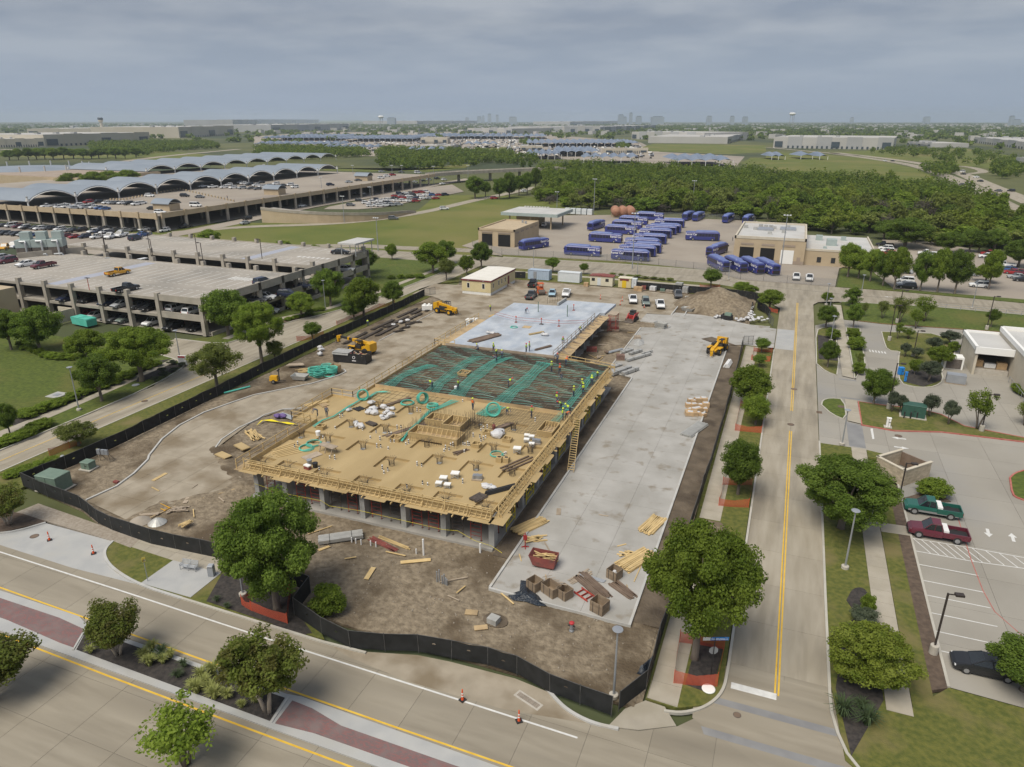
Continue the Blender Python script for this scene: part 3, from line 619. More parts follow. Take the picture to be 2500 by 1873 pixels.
# edge forms and their sloping kickers (the ladder-like strip), guard posts and rails
def edge_ladder(a,b,out,posts=2.45,rail=True,step=.62):
 a,b = Vector(a),Vector(b); d = (b-a); L_ = d.length; d.normalize(); o = Vector(out)
 P = lambda s,off,z: (a.x+d.x*s+o.x*off,a.y+d.y*s+o.y*off,z)
 for k in range(int(L_/4.8)+1):
  s0,s1 = k*4.8,min(L_,(k+1)*4.8-.02)
  MB().beam(P(s0,.03,DZ+.18),P(s1,.03,DZ+.18),.035,.36).build('edge_form','lumber',bld)
  MB().beam(P(s0,.07,DZ+.34),P(s1,.07,DZ+.34),.085,.05).build('waler','lumber',bld)
  MB().beam(P(s0,.78,4.03),P(s1,.78,4.03),.085,.05).build('kick_plate','lumber',bld)
  MB().beam(P(s0,.42,4.20),P(s1,.42,4.20),.06,.05).build('waler','lumber',bld)
 s = .2
 while s<L_:
  t = s+random.uniform(-.05,.05)
  MB().beam(P(t,.1,DZ+.30),P(t,.8,4.06),.05,.075).build('kicker','lumber',bld); s+=step
 if rail:
  n = int(L_/posts)
  for k in range(n+1):
   s = k*L_/n; MB().beam(P(s,.62,3.95),P(s,.62,5.28+random.uniform(-.05,.1)),.075,.1).build('guard_post','lumber',bld)
   MB().beam(P(s,.62,4.5),P(s,1.0,4.0),.05,.08).build('brace','lumber',bld)
  for z in(4.72,5.2):
   for k in range(0,n,2): MB().beam(P(k*L_/n,.58,z),P(min(n,k+2)*L_/n,.58,z+random.uniform(-.03,.03)),.05,.09).build('guard_rail','lumber',bld)
edge_ladder((-31.0,0),(.1,0),(0,-1)); edge_ladder((0,.2),(0,47.4),(1,0),step=.7)
def timber_rail(pts,z,h=1.05,step=2.2,name='guard_rail',mat='lumber',parent=None,mids=(.5,1.0)):
 for(a,b)in zip(pts[:-1],pts[1:]):
  a,b = Vector(a),Vector(b); n = max(1,round((b-a).length/step))
  for k in range(n+1):
   p = a.lerp(b,k/n); MB().beam((p.x,p.y,z-.25),(p.x,p.y,z+h+random.uniform(0,.1)),.07,.09).build('guard_post',mat,parent or bld)
  for m_ in mids: MB().beam((a.x,a.y,z+h*m_),(b.x,b.y,z+h*m_),.045,.09).build(name,mat,parent or bld)
def board(a,b,h,z,mat='lumber',w=.04): MB().beam((*a,z+h/2),(*b,z+h/2),w,h).build('edge_form',mat,bld)
# left side
for y0,y1 in((.1,6),(6.02,12),(12.02,13.3)): board((-30.85,y0),(-30.85,y1),.62,DZ-.1)
for y0,y1 in((22.7,29),(29.02,36),(36.02,43),(43.02,50.2)): board((-30.85,y0),(-30.85,y1),.45,DZ-.05)
timber_rail([(-31.9,-.9),(-31.9,13.2)],4.0,1.15); MB().bb(-32.1,-1.2,3.9,-30.95,13.2,3.95).build('plywood_sheet','ply_used',bld)
timber_rail([(-31.0,13.3),(-35.0,13.3),(-35.0,22.6),(-31.4,22.6),(-31.4,24.5)],DZ-.2,1.15); board((-34.95,13.4),(-34.95,22.5),.3,DZ-.25); board((-31,22.55),(-34.9,22.55),.3,DZ-.25)
timber_rail([(-31.6,24.6),(-31.6,50.2)],4.05,1.15); MB().bb(-31.9,24.6,3.9,-30.95,50.3,3.95).build('plywood_sheet','ply_used',bld)
timber_rail([(-32.4,50.4),(-32.4,70)],4.05,1.1); MB().bb(-32.6,50.5,3.9,-30.6,70,3.94).build('plywood_sheet','ply_used',bld)
timber_rail([(-32.4,50.4),(-28.5,50.6)],4.2,1.1)
# bulkheads across the deck
for k in range(6): board((-30.7+k*5.1,27.53),(-30.7+k*5.1+5.06,27.53),.5,DZ-.02,'ply_used',.05)
for k in range(4): board((-30.3+k*5.1,50.55),(-30.3+k*5.1+5.06,50.55),.42,DZ-.02,'lumber_old',.06)
board((-9.6,50.3),(.9,49.2),.35,DZ-.1); timber_rail([(-9.4,50.6),(1.0,48.6)],4.1,1.0,2.4)
# cured slab at the back
SL = [(-30.3,50.7),(-10.3,50.7),(-10.3,82.5),(-9.3,82.7),(-9.0,91.2),(-19.9,90.5),(-20.1,85.0),(-30.2,84.1)]
MB().prism(SL,3.75,DZ).build('concrete_slab','cured_slab',bld)
MB().prism([(-20.6,85.1),(-20.2,85.1),(-20.0,90.4),(-20.4,90.4)],3.2,4.9).build('stair_wall','column_concrete',bld)
for i in range(9): MB().beam((-10.35,51+i*3.4,DZ+.02),(-8.1,51+i*3.4,3.86),.06,.1).build('brace','lumber_old',bld)
for i in range(10):
 MB().box((-9.2,52.2+i*3.1,3.84+.02*(i%2)),(2.1+.2*(i%2),3.0,.03)).build('plywood_sheet','ply_used',bld)
 MB().add([(-9.9,52+i*3.1,3.87),(-8.9,52+i*3.1,3.87),(-9.9,52+i*3.1,4.55),(-9.9,52.05+i*3.1,3.87),(-8.9,52.05+i*3.1,3.87),(-9.9,52.05+i*3.1,4.55)],[(0,1,2),(5,4,3),(0,3,4,1),(1,4,5,2),(2,5,3,0)]).build('bracket','lumber_old',bld)
timber_rail([(-10.25,51),(-10.25,78)],4.3,1.0,2.6,mat='lumber_old')
# --- reinforcement
random.seed(5)
def bars(x0,y0,x1,y1,sx,sy,z,name='reinforcing_mat',r=.022,mat='rebar'):
 mb = MB(); x = x0
 while x<=x1: mb.beam((x,y0,z),(x+random.uniform(-.08,.08),y1,z),r); x+=sx*random.uniform(.7,1.3)
 y = y0
 while y<=y1: mb.beam((x0,y,z+r),(x1,y+random.uniform(-.08,.08),z+r),r); y+=sy*random.uniform(.7,1.3)
 return tag(mb.build(name,mat,bld),kind='stuff')
bars(-30.5,28.0,-.3,49.8,.42,.34,DZ+.08,r=.026); bars(-30.5,28.0,-.3,49.8,1.2,.55,DZ+.16,r=.026)
bars(-30.5,45.5,-.3,49.9,.3,.22,DZ+.12,r=.03); bars(-30.5,28.0,-.3,31,.35,.22,DZ+.12,r=.03); bars(-3.2,28,-.4,49,.3,.4,DZ+.12,r=.03)
bars(-12,19.5,-.6,27.2,.4,.5,DZ+.05); bars(-18,16,-10,22,.5,.4,DZ+.05); bars(-29,23,-18,27.2,.8,1.2,DZ+.05)
for i in range(34): # single strands along x, gently waving
 y = 28.2+i*.64+random.uniform(-.15,.15); zs = []
 pts = [(-30.4+k*1.26,y+.10*math.sin(k*.5+i),DZ+.18+.12*math.cos(k*1.27+i))for k in range(25)]
 MB().tube(pts,.017,4).build('tendon','tendon_teal' if i%3 else 'tendon_pale',bld)
def tendon_band(path,n,width,z=DZ+.26,spread=(1.25,.95,1.2,.9),r=.025):
 for i in range(n):
  pts = []
  for k,(x,y)in enumerate(path):
   s = spread[k%len(spread)]*width*((i+.5)/n-.5); pts.append((x+s+random.uniform(-.05,.05),y+random.uniform(-.1,.1),z+random.uniform(-.06,.06)))
  dense = []
  for a,b in zip(pts[:-1],pts[1:]): dense+=[tuple(a[q]+(b[q]-a[q])*t for q in range(3))for t in(0,.5)]
  MB().tube(dense+[pts[-1]],r,5).build('tendon','tendon_teal',bld)
zt = DZ+.2
tendon_band(QL('B2',[(1150,1000),(1250,920),(1350,870),(1440,840),(1540,815)],zt),8,1.7)
tendon_band(QL('B2',[(1520,1050),(1590,970),(1700,890),(1800,800),(1930,740)],zt),10,2.0)
tendon_band(QL('B2',[(1730,1080),(1820,980),(1940,880),(2040,800),(2160,745)],zt),12,2.1)
tendon_band(QL('B2',[(2110,1140),(2212,1040)],zt)+QL('B3',[(110,990),(220,880),(310,800),(290,790)],zt),13,2.1)
tendon_band(QL('B3',[(480,1200),(560,1110),(640,1010),(700,930),(760,880)],zt),7,1.1)
tendon_band(QL('B3',[(400,1300),(450,1250),(500,1190)],zt),6,1.0)
tendon_band(QL('E2',[(160,920),(250,790),(400,660),(520,540),(640,490),(850,400)],DZ+.35),8,.55,spread=(.5,.6,.7,.9,1.4,2.6),r=.03)
tendon_band(QL('E1',[(980,580),(1090,500),(1230,450),(1420,330),(1560,250),(1700,200),(1790,140),(1930,135)],DZ+.3),7,.5,spread=(.7,.6,.5,.6,.7,.8,1.0,2.2),r=.03)
tendon_band(QL('E2',[(1180,600),(1290,540),(1420,480)],DZ+.25),14,2.4,spread=(.7,1,.9),r=.03)
def dowels(cx,cy,n,r,h,z=DZ-.25,flare=.35,name='dowel_cage'):
 mb = MB()
 for k in range(n):
  a = 2*math.pi*k/n+random.uniform(-.1,.1); x,y = cx+r*math.cos(a),cy+r*math.sin(a); f = flare*random.uniform(.5,1.2)
  mb.tube([(x,y,z),(x,y,z+h*.6),(x+f*.4*math.cos(a),y+f*.4*math.sin(a),z+h*.9),(x+f*math.cos(a),y+f*math.sin(a),z+h*random.uniform(.85,1.0))],.022,4)
 return mb.build(name,'rebar',bld)
for h_ in drops:
 cx_,cy_ = (h_[0]+h_[2])/2,(h_[1]+h_[3])/2; dowels(cx_,cy_-(0 if cy_>3 else .1),14,.32,1.05 if cy_>3 else .7,flare=.45 if cy_>3 else .7)
def wall_dowels(x0,y0,x1,y1,h0,h1,step=.24):
 mb = MB(); n = int(math.hypot(x1-x0,y1-y0)/step)
 for k in range(n+1):
  x,y = x0+(x1-x0)*k/n+random.uniform(-.05,.05),y0+(y1-y0)*k/n+random.uniform(-.05,.05)
  mb.beam((x,y,DZ),(x+random.uniform(-.06,.06),y+random.uniform(-.06,.06),DZ+random.uniform(h0,h1)),.026)
 return mb.build('wall_reinforcement','rebar',bld)
for a in((-17.6,12.6,-10.0,12.4,.5,.8),(-17.6,12.6,-17.6,16.4,1.0,1.9),(-9.9,12.6,-9.9,16.4,1.4,2.4),(-17.5,16.4,-12,16.3,.9,1.3),(-17.6,17.4,-17.5,20.8,1.0,1.6),(-11.2,16.6,-11.2,20.6,1.4,2.4),(-17.4,20.8,-11.4,20.8,.8,1.6),(-11.2,20.2,-9.8,20.4,1.6,2.4)): wall_dowels(*a)
def boxout(x0,y0,x1,y1,h,n,parent=None):
 """open timber box left in the deck, braced inside"""
 for a,b in(((x0,y0),(x1,y0)),((x1,y0),(x1,y1)),((x1,y1),(x0,y1)),((x0,y1),(x0,y0))):
  MB().beam((*a,DZ+h/2),(*b,DZ+h/2),.05,h).build('form_board','plywood',bld); MB().beam((*a,DZ+h-.03),(*b,DZ+h-.03),.12,.05).build('waler','lumber',bld)
 MB().bb(x0+.06,y0+.06,DZ+.01,x1-.06,y1-.06,DZ+.03).build('form_bottom','ply_used',bld)
 for k in range(n):
  x = x0+(x1-x0)*(k+.5)/n; MB().beam((x,y1-.05,DZ+h-.1),(x+.1,y1-min(1.1,(y1-y0)*.8),DZ+.06),.05,.08).build('brace','lumber',bld)
 MB().beam((x0+.05,y0+.1,DZ+.06),(x0+.9,y1-.1,DZ+h-.1),.05,.08).build('brace','lumber',bld)
boxout(-17.1,13.2,-10.3,15.6,.85,10); boxout(-17.1,17.8,-14.3,20.1,.85,4); boxout(-14.2,16.9,-11.6,20.1,.9,4); boxout(-2.2,19.9,-.2,23.2,.7,5)
boxout(-18.9,11.5,-17.5,12.7,.45,2); boxout(-21.3,36.5,-19.7,38.2,.5,4)
for x,y in((-8.1,17.8),(-5.0,16.8),(-8.0,14.0),(-29.0,11.6)): boxout(x-.5,y-.45,x+.5,y+.45,.5,1)
def ring_form(x,y):
 t = thing('column_form_box','square plywood form box with shade-painted round hole, one of a pair on deck','form box',(x,y,DZ),group='pair of plywood form boxes')
 MB().box((0,0,.3),(.7,.7,.6)).build('box_wall','plywood',t); MB().lathe([(.26,.601),(.26,.605)],n=14).build('hole','black_plastic',t); MB().lathe([(.34,.60),(.34,.66),(.26,.66),(.26,.60)],n=14,cap=False).build('rim','lumber',t)  # black disc on the closed top paints the shade inside the hole
ring_form(-3.8,11.2); ring_form(-3.0,11.4)
# --- shoring under the deck
def shore(name,mat):
 t = thing(name,'','shoring frame')
 for x in(-.6,.6):
  MB().tube([(x,0,.0),(x,0,3.5)],.035,6).build('leg',mat,t); MB().box((x,0,.02),(.2,.2,.03)).build('base_plate','shore_dark',t)
 mb = MB()
 for z in(.5,.95,1.4,1.85,2.3,2.75): mb.beam((-.6,0,z),(.6,0,z),.04)
 mb.build('rungs',mat,t); MB().beam((-.75,0,3.58),(.75,0,3.58),.12,.16).build('head_beam','shore_dark',t)
 return t
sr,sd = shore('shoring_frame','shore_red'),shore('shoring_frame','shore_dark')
FR = [('front edge of the plywood deck',[(x,.7)for x in(-28.6,-27.5,-24.4,-22.4,-19.6,-17.4,-14.3,-11.9,-9.2,-7.2,-4.3,-2.2)]),('right deck edge',[(-.5,2.2+2.35*k)for k in range(19)]),
 ('cured slab right side',[(-10.9,52.5+2.1*k)for k in range(14)])]
for where,L_ in FR:
 for i,(x,y)in enumerate(L_):
  red = (i%3!=1)if 'cured' not in where else True
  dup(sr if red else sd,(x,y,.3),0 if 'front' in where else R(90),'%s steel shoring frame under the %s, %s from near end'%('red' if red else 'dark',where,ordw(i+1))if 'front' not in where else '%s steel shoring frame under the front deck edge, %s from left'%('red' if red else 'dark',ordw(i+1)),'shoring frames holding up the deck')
random.seed(3)
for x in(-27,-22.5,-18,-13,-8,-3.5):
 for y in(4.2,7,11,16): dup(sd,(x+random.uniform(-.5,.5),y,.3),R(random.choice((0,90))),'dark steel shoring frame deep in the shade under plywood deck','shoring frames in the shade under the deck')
drop(sr); drop(sd)
mt = thing('scaffold_tower','maroon steel scaffold tower at the far corner of the cured slab','scaffold',(-7.6,83.2,.1))
for x in(-.8,.8):
 for y in(-1.2,0,1.2): MB().tube([(x,y,0),(x,y,4.2)],.05,6).build('standard','shore_red',mt)
for z in(.8,1.8,2.8,3.8):
 for x in(-.8,.8): MB().beam((x,-1.2,z),(x,1.2,z),.05).build('ledger','shore_red',mt)
 for y in(-1.2,0,1.2): MB().beam((-.8,y,z),(.8,y,z),.05).build('ledger','shore_red',mt)
MB().box((0,0,4.2),(1.9,2.7,.05)).build('plank_deck','lumber_old',mt)
for i in range(7):
 t = thing('guard_frame','yellow lattice guard frame between the right-hand columns, %s from near end'%ordw(i+1),'guard frame',(.2,4.6+i*6.2,.3),R(90),'yellow guard frames under the right deck edge')
 for a in(-1.3,1.3): MB().beam((a,0,0),(a,0,2.3),.07).build('post','tape_yellow',t)
 for z in(.5,1.2,2.2): MB().beam((-1.3,0,z),(1.3,0,z),.06).build('rail','tape_yellow',t)
 for s in(-1,1): MB().beam((-1.3*s,.03*s,.4),(1.3*s,.03*s,2.2),.05).build('brace','tape_yellow',t)
# ladder down to the drive
ld = thing('timber_stair_ladder','long timber ladder leaning from the deck edge down to the concrete drive','ladder',(1.2,25.0,0))
a0,a1 = Vector((.1,1.2,4.7)),Vector((1.35,-5.6,.2))
for s in(-.42,.42): MB().beam(a0+Vector((s,0,0)),a1+Vector((s,0,0)),.06,.2).build('rail','lumber',ld)
for k in range(22):
 p = a0.lerp(a1,(k+.7)/22.5); MB().beam(p+Vector((-.42,0,.06)),p+Vector((.42,0,.06)),.12,.05).build('rung','lumber',ld)
tp = MB()
tag(tp.tube([(-30.3,-.15,1.9),(-26.1,-.15,1.45),(-21,-.15,1.55),(-20,-.15,1.1),(-15.7,-.15,1.35),(-10.5,-.15,1.3),(-5.7,-.15,1.25),(-3.9,-.15,1.5),(-2.0,-.2,.8),(-.1,-.2,.6),(1.6,-1.4,.9)],.018,4).build('warning_tape','tape_yellow'),'yellow warning tape strung between the front columns','tape')
# ================================================================ TREES AND PLANTS
LEAF = {'oak':((0.141,0.215,0.036),(0.205,0.288,0.054),(0.102,0.160,0.028)),'elm':((0.192,0.269,0.038),(0.256,0.335,0.056),(0.143,0.211,0.031)),'pale':((0.198,0.237,0.058),(0.262,0.301,0.083),(0.147,0.186,0.044)),
 'myrtle':((0.147,0.189,0.038),(0.211,0.256,0.056),(0.154,0.151,0.044)),'grey':((0.122,0.151,0.092),(0.166,0.192,0.128),(0.083,0.109,0.070)),'lime':((0.205,0.256,0.038),(0.269,0.314,0.064),(0.154,0.205,0.031)),'dead':((0.147,0.128,0.109),(0.192,0.173,0.147),(0.115,0.102,0.083)),'bluegreen':((0.064,0.109,0.064),(0.096,0.147,0.090),(0.049,0.090,0.051))}
for k_,(a_,b_,c_)in LEAF.items(): M('leaf_'+k_,a_,b_,3.2,.6,detail=3,c3=c_,s3=7.0,t3=(.46,.6),local=True,rnd=.2,transl=.5,spec=.1)
M('bark',(.14,.115,.095),(.20,.17,.14),8,.9,local=True); M('bark_pale',(.34,.29,.24),(.42,.37,.31),8,.85,local=True)
RG = np.random.default_rng(4)
def leaf_faces(P,size,up=.35,out=None,aspect=.62):
 """one pointed leaf-cluster face per point"""
 n = len(P); d = RG.normal(size=(n,3)); d[:,2]+=up*1.9
 if out is not None: d+=out*1.25
 d/=np.linalg.norm(d,axis=1)[:,None]
 r = RG.normal(size=(n,3)); a = np.cross(d,r); a/=np.linalg.norm(a,axis=1)[:,None]; b = np.cross(d,a)
 s = (size*RG.uniform(.65,1.35,n))[:,None]
 V = np.stack([P-a*s,P-b*s*aspect,P+a*s,P+b*s*aspect],1).reshape(-1,3)
 return V
def np_mesh(name,V,mat,k=4,smooth=False):
 n = len(V)//k; me = bpy.data.meshes.new(name)
 me.vertices.add(len(V)); me.vertices.foreach_set('co',V.astype(np.float32).ravel())
 me.loops.add(len(V)); me.loops.foreach_set('vertex_index',np.arange(len(V),dtype=np.int32))
 me.polygons.add(n); me.polygons.foreach_set('loop_start',np.arange(0,len(V),k,dtype=np.int32)); me.polygons.foreach_set('loop_total',np.full(n,k,dtype=np.int32))
 me.materials.append(MATS[mat]); me.update(calc_edges=True); me.validate(); return me
def crown_points(nc,per,z0,z1,rx,shape,clump,seed,gap=0.0):
 """clumps of leaves through an egg-shaped crown; returns points and their outward directions"""
 rg = np.random.default_rng(seed); cs = []; zc = (z0+z1)/2; hz = (z1-z0)/2
 while len(cs)<nc:
  p = rg.uniform(-1,1,3); r = np.linalg.norm(p)
  if r>1 or r<.38*rg.random(): continue
  w = 1.0
  if shape=='round': w = 1.0-.22*max(0,p[2])-.05*max(0,-p[2])
  elif shape=='cone': w = 1.0-.55*(p[2]+1)/2
  elif shape=='vase': w = .55+.45*(p[2]+1)/2
  elif shape=='umbrella': w = .9-.25*max(0,p[2])
  ang = math.atan2(p[1],p[0]); w*=1+.09*math.sin(ang*2+seed)+.09*math.sin(ang*3+seed*2.1+p[2]*2)
  cs.append((p[0]*rx*w,p[1]*rx*w,zc+p[2]*hz))
 cs = np.array(cs); P = np.repeat(cs,per,0); sg = rg.normal(size=P.shape); sg/=np.maximum(1e-6,np.linalg.norm(sg,axis=1))[:,None]
 rr = rg.random(len(P))**.45; cr = clump*rg.uniform(.65,1.3,nc).repeat(per)
 off = sg*(rr*cr)[:,None]*np.array([1,1,.78]); P = P+off
 return P,sg,cs
def tree_proto(name,leafmat,seed,nc=70,per=110,leaf=.032,shape='round',z0=.24,rx=.5,clump=.12,bark='bark',stems=1,trunk=.035,limbs=7,lean=.0,z1=1.0):
 per = int(per*2.6); leaf*=.56
 P,sg,cs = crown_points(nc,per,z0+clump*.5,z1-clump*.6,rx-clump*.55,shape,clump,seed)
 crown = np_mesh('crown',leaf_faces(P,leaf,.35,sg),'leaf_'+leafmat)
 rg = random.Random(seed); mb = MB(); order = sorted(cs.tolist(),key=lambda c:rg.random())
 if stems==1:
  mb.tube([(0,0,-.02),(0,0,.03),(lean*.3,0,z0*.8),(lean,0,z0+.14),(lean*1.2,.01,z0+.32)],[trunk*1.35,trunk,trunk*.85,trunk*.6,trunk*.25],8)
  for c in order[:limbs]: mb.tube([(lean*.6,0,z0*rg.uniform(.7,1.2)),(c[0]*.45,c[1]*.45,(z0+c[2])/2),tuple(c)],[trunk*.5,trunk*.3,trunk*.1],5)
 else:
  for k in range(stems):
   a = 2*math.pi*k/stems+rg.random(); c = order[k]; d = .05
   mb.tube([(math.cos(a)*.02,math.sin(a)*.02,-.02),(math.cos(a)*.06,math.sin(a)*.06,z0*.6),(math.cos(a)*.14,math.sin(a)*.14,z0*1.3),tuple(c)],[trunk,trunk*.85,trunk*.6,trunk*.15],6)
  for c in order[stems:stems+limbs]: mb.tube([(c[0]*.25,c[1]*.25,z0*1.1),(c[0]*.6,c[1]*.6,(z0+c[2])/2+.05),tuple(c)],[trunk*.4,trunk*.25,trunk*.1],5)
 tr = mb.data('trunk',bark,True)
 return crown,tr
PROTO = {
 'oak':[tree_proto('oak','oak',1,95,130,.026),tree_proto('oak','oak',2,80,130,.028,z0=.28)],
 'elm':[tree_proto('elm','elm',3,80,110,.03,clump=.13),tree_proto('elm','elm',4,90,100,.03,clump=.115,z0=.27)],
 'bigelm':[tree_proto('elm','elm',5,140,200,.0185,clump=.09,z0=.30)],
 'bigoak':[tree_proto('oak','oak',6,125,200,.0185,clump=.09,z0=.2)],
 'pale':[tree_proto('pale','pale',7,65,75,.03,clump=.12,z0=.3)],
 'young':[tree_proto('young','oak',8,45,80,.042,clump=.16,z0=.34)],
 'myrtle':[tree_proto('myrtle','myrtle',9,75,95,.028,'vase',.3,.5,.115,'bark_pale',4,.022),tree_proto('myrtle','myrtle',10,60,90,.030,'vase',.32,.5,.12,'bark_pale',3,.022)],
 'airy':[tree_proto('airy','pale',11,42,34,.034,'vase',.34,.5,.12,'bark',3,.020,9),tree_proto('airy','elm',12,38,36,.036,'vase',.36,.5,.13,'bark',4,.02,9)],
 'grey':[tree_proto('grey','grey',13,40,85,.042,'umbrella',.36,.5,.16,'bark',2,.03,4)],
 'shrub':[tree_proto('shrub','elm',14,60,90,.05,'round',.05,.5,.17,'bark',4,.02,3)],
 'holly':[tree_proto('holly','lime',15,120,120,.026,'round',.06,.5,.10,'bark',3,.03,5)],
 'cone':[tree_proto('cone','oak',16,70,90,.03,'cone',.12,.5,.11,'bark',1,.04,5)],
 }
KIND = {'oak':'dark green tree','elm':'mid green tree','bigelm':'large light green tree','bigoak':'large dark green tree','pale':'pale olive tree','young':'small round young tree','myrtle':'multi-stemmed crape myrtle','airy':'thin airy tree','grey':'small grey-green oak','shrub':'round green shrub','holly':'large yellow-green holly bush','cone':'pointed green tree'}
tcount = 0
def tree_at(x,y,w,h,typ,label,cat=None,group=None,z=0.05,name=None,var=None,rz=None):
 global tcount
 tcount+=1; pr = PROTO[typ][tcount%len(PROTO[typ])if var is None else var]
 nm = name or{'shrub':'shrub','holly':'holly_bush','myrtle':'crape_myrtle'}.get(typ,'broadleaf_tree')
 t = thing(nm,label,cat or('shrub' if typ in('shrub','holly')else 'tree'),(x,y,z),random.uniform(0,6.28)if rz is None else rz,group)
 t.scale = (w,w,h); put('crown',pr[0],t); put('trunk',pr[1],t); return t
def tree(k,xb,yb,xl,xr,yt,typ,where,kind=None):
 """foot at (xb,yb), crown between xl and xr, top at yt, all read off the photo and turned into metres"""
 x,y = Q(k,xb,yb); dist = math.sqrt((x-CX)**2+(y-CY)**2+HC**2)
 w = (xr-xl)*ORG[k][2]/FPX*dist*.87; h = max(.5,QH(k,xb,yb,yt))*1.0
 h = max(h,w*.55)
 return tree_at(x,y,w,h,typ,(kind or KIND[typ])+' '+where)
random.seed(21)
T = tree
T('D2',200,305,-480,520,-730,'bigoak','beside the bench pad, orange netting round its foot'); T('D3',1600,735,1050,2100,-430,'bigelm','at the street corner behind the blue street sign').rotation_euler.z = 3.6
T('C4',640,600,255,1150,-30,'bigoak','on the grass strip beside the right-hand road'); T('D1',1020,710,730,1310,240,'myrtle','at the left end of the median bed'); T('D2',125,1200,-420,425,520,'myrtle','at the right end of the median bed')
T('D1',-60,1090,-350,420,560,'myrtle','at the lower left corner on the near verge'); T('D1',1600,1640,1230,2060,1090,'airy','poking up in front of the median at the bottom edge')
T('D4',850,930,480,1190,430,'holly','in the dark mulch beside the right-hand road',); T('D4',2200,1000,1900,2500,560,'oak','at the lower right corner beside the black car')
T('C3',1970,310,1790,2212,-190,'oak','inside an orange netting square beside the right-hand road'); T('B3',2060,1180,1890,2340,820,'elm','behind the yellow-wrapped boxes, largest on the right-hand verge'); T('B3',2120,1330,1990,2300,1050,'elm','just in front of the largest verge tree')
T('E5',1965,1245,1855,2070,1075,'young','on the right-hand verge, second from the gate'); T('E5',1990,1065,1890,2125,865,'young','on the right-hand verge nearest the gate')
T('E5',2095,510,1965,2330,245,'elm','at the rounded fence corner by the junction'); T('E5',1740,300,1600,1860,135,'elm','behind the earth pile, left of a pair'); T('E5',1865,310,1770,1970,190,'elm','behind the earth pile, right of a pair'); T('E5',1340,235,1205,1490,-30,'young','by the back street behind the earth pile, perfectly rounded')
L1 = 'beside the left-hand walk'
T('B1',875,1125,635,1020,705,'oak','next to the lamp post '+L1); T('B1',1220,955,870,1490,470,'bigelm','at the mulch tip '+L1); T('B1',760,790,600,930,500,'elm','on the lawn left of the largest light green tree'); T('B1',345,700,170,570,280,'oak','on the lawn in the curved shrub bed')
T('B1',100,685,-60,215,320,'oak','at the left edge by the office wall'); T('B1',90,1415,-40,150,1110,'oak','at the left edge '+L1); T('B1',680,1510,405,750,1295,'pale','leaning over the left-hand road behind the fence'); T('B1',1865,1020,1610,2060,610,'pale','on the verge between left-hand road and black fence, full round crown')
T('B2',70,800,-190,275,250,'bigelm','on the left-hand verge, tallest of the fence row'); T('B1',1960,560,1690,2140,130,'oak','at the garage corner'); T('B2',505,610,415,605,440,'young','with wispy top on the left-hand verge'); T('B2',185,790,90,285,590,'pale','small beside the tallest tree of the fence row')
T('B2',410,405,285,580,185,'elm','in the brown bed by the garage wall'); T('B2',660,310,455,785,-30,'oak','by the garage behind the lamp post'); T('B2',945,415,720,1100,50,'elm','on the left-hand verge, third along the fence'); T('B2',860,430,685,935,200,'oak','low beside the third verge tree'); T('B2',1195,320,1065,1310,90,'oak','on the left-hand verge nearest the site gate')
T('A2',1185,1525,1090,1230,1375,'elm','alone on the grass right of the garage stair'); T('A2',1535,1640,1340,1680,1370,'elm','left of the back junction, front of a group'); T('A2',1650,1560,1540,1760,1345,'oak','left of the back junction, rear of a group'); T('A2',1950,1605,1830,2065,1370,'oak','behind the cream site office'); T('A2',1825,1660,1735,1895,1470,'elm','between the group and the cream site office')
T('A2',1650,1700,1560,1760,1510,'pale','low in front of the group by the back junction'); T('A2',965,1640,850,1100,1420,'oak','against the garage stair'); T('A2',250,1440,180,350,1360,'shrub','behind the garage roof left of centre'); T('A2',530,1460,470,600,1415,'shrub','behind the garage roof left of the white canopy'); T('A1',1800,1380,1680,1900,1310,'shrub','on the meadow behind the garage roof, left one'); T('A2',660,1470,600,720,1430,'shrub','just left of the white stair canopy')
T('A3',385,1635,303,463,1498,'young','behind the white containers, larger of two'); T('A3',650,1650,605,708,1550,'young','behind the white containers, smaller of two')
T('B4',510,495,415,632,300,'oak','on the narrow island, leaning with forked stem'); T('B4',735,310,615,835,135,'cone','at the corner of the back street'); T('B4',745,495,655,815,280,'oak','beside the walk opposite the leaning tree'); T('B4',520,285,470,580,180,'elm','small at the junction island'); T('B4',525,835,460,642,595,'oak','in the mulch island left of the walk')
T('B4',565,590,490,635,490,'shrub','at the top of the mulch island'); T('B4',750,570,680,815,495,'shrub','right of the walk, upper one'); T('B4',775,680,695,870,560,'shrub','right of the walk, wide middle one'); T('B4',590,750,545,640,640,'shrub','right of the mulch island tree'); T('B4',790,840,755,860,700,'airy','yellowish beside the walk'); T('B4',790,890,735,860,780,'shrub','low along the lane near the keypad')
T('B4',920,1150,755,1045,815,'oak','on the grass by the crosswalk arrow'); T('B4',1075,1215,1010,1140,1030,'grey','left of the green transformer, first of two'); T('B4',1140,1225,1080,1205,1060,'grey','left of the green transformer, second of two'); T('B4',1395,1255,1330,1490,1055,'grey','right of the green transformer'); T('B4',1560,1325,1520,1670,1105,'grey','second right of the green transformer'); T('B4',1810,1365,1685,1985,1005,'airy','beside the black lamp on the grass strip'); T('B4',2215,1330,2110,2330,1120,'airy','at the right edge above the red kerb')
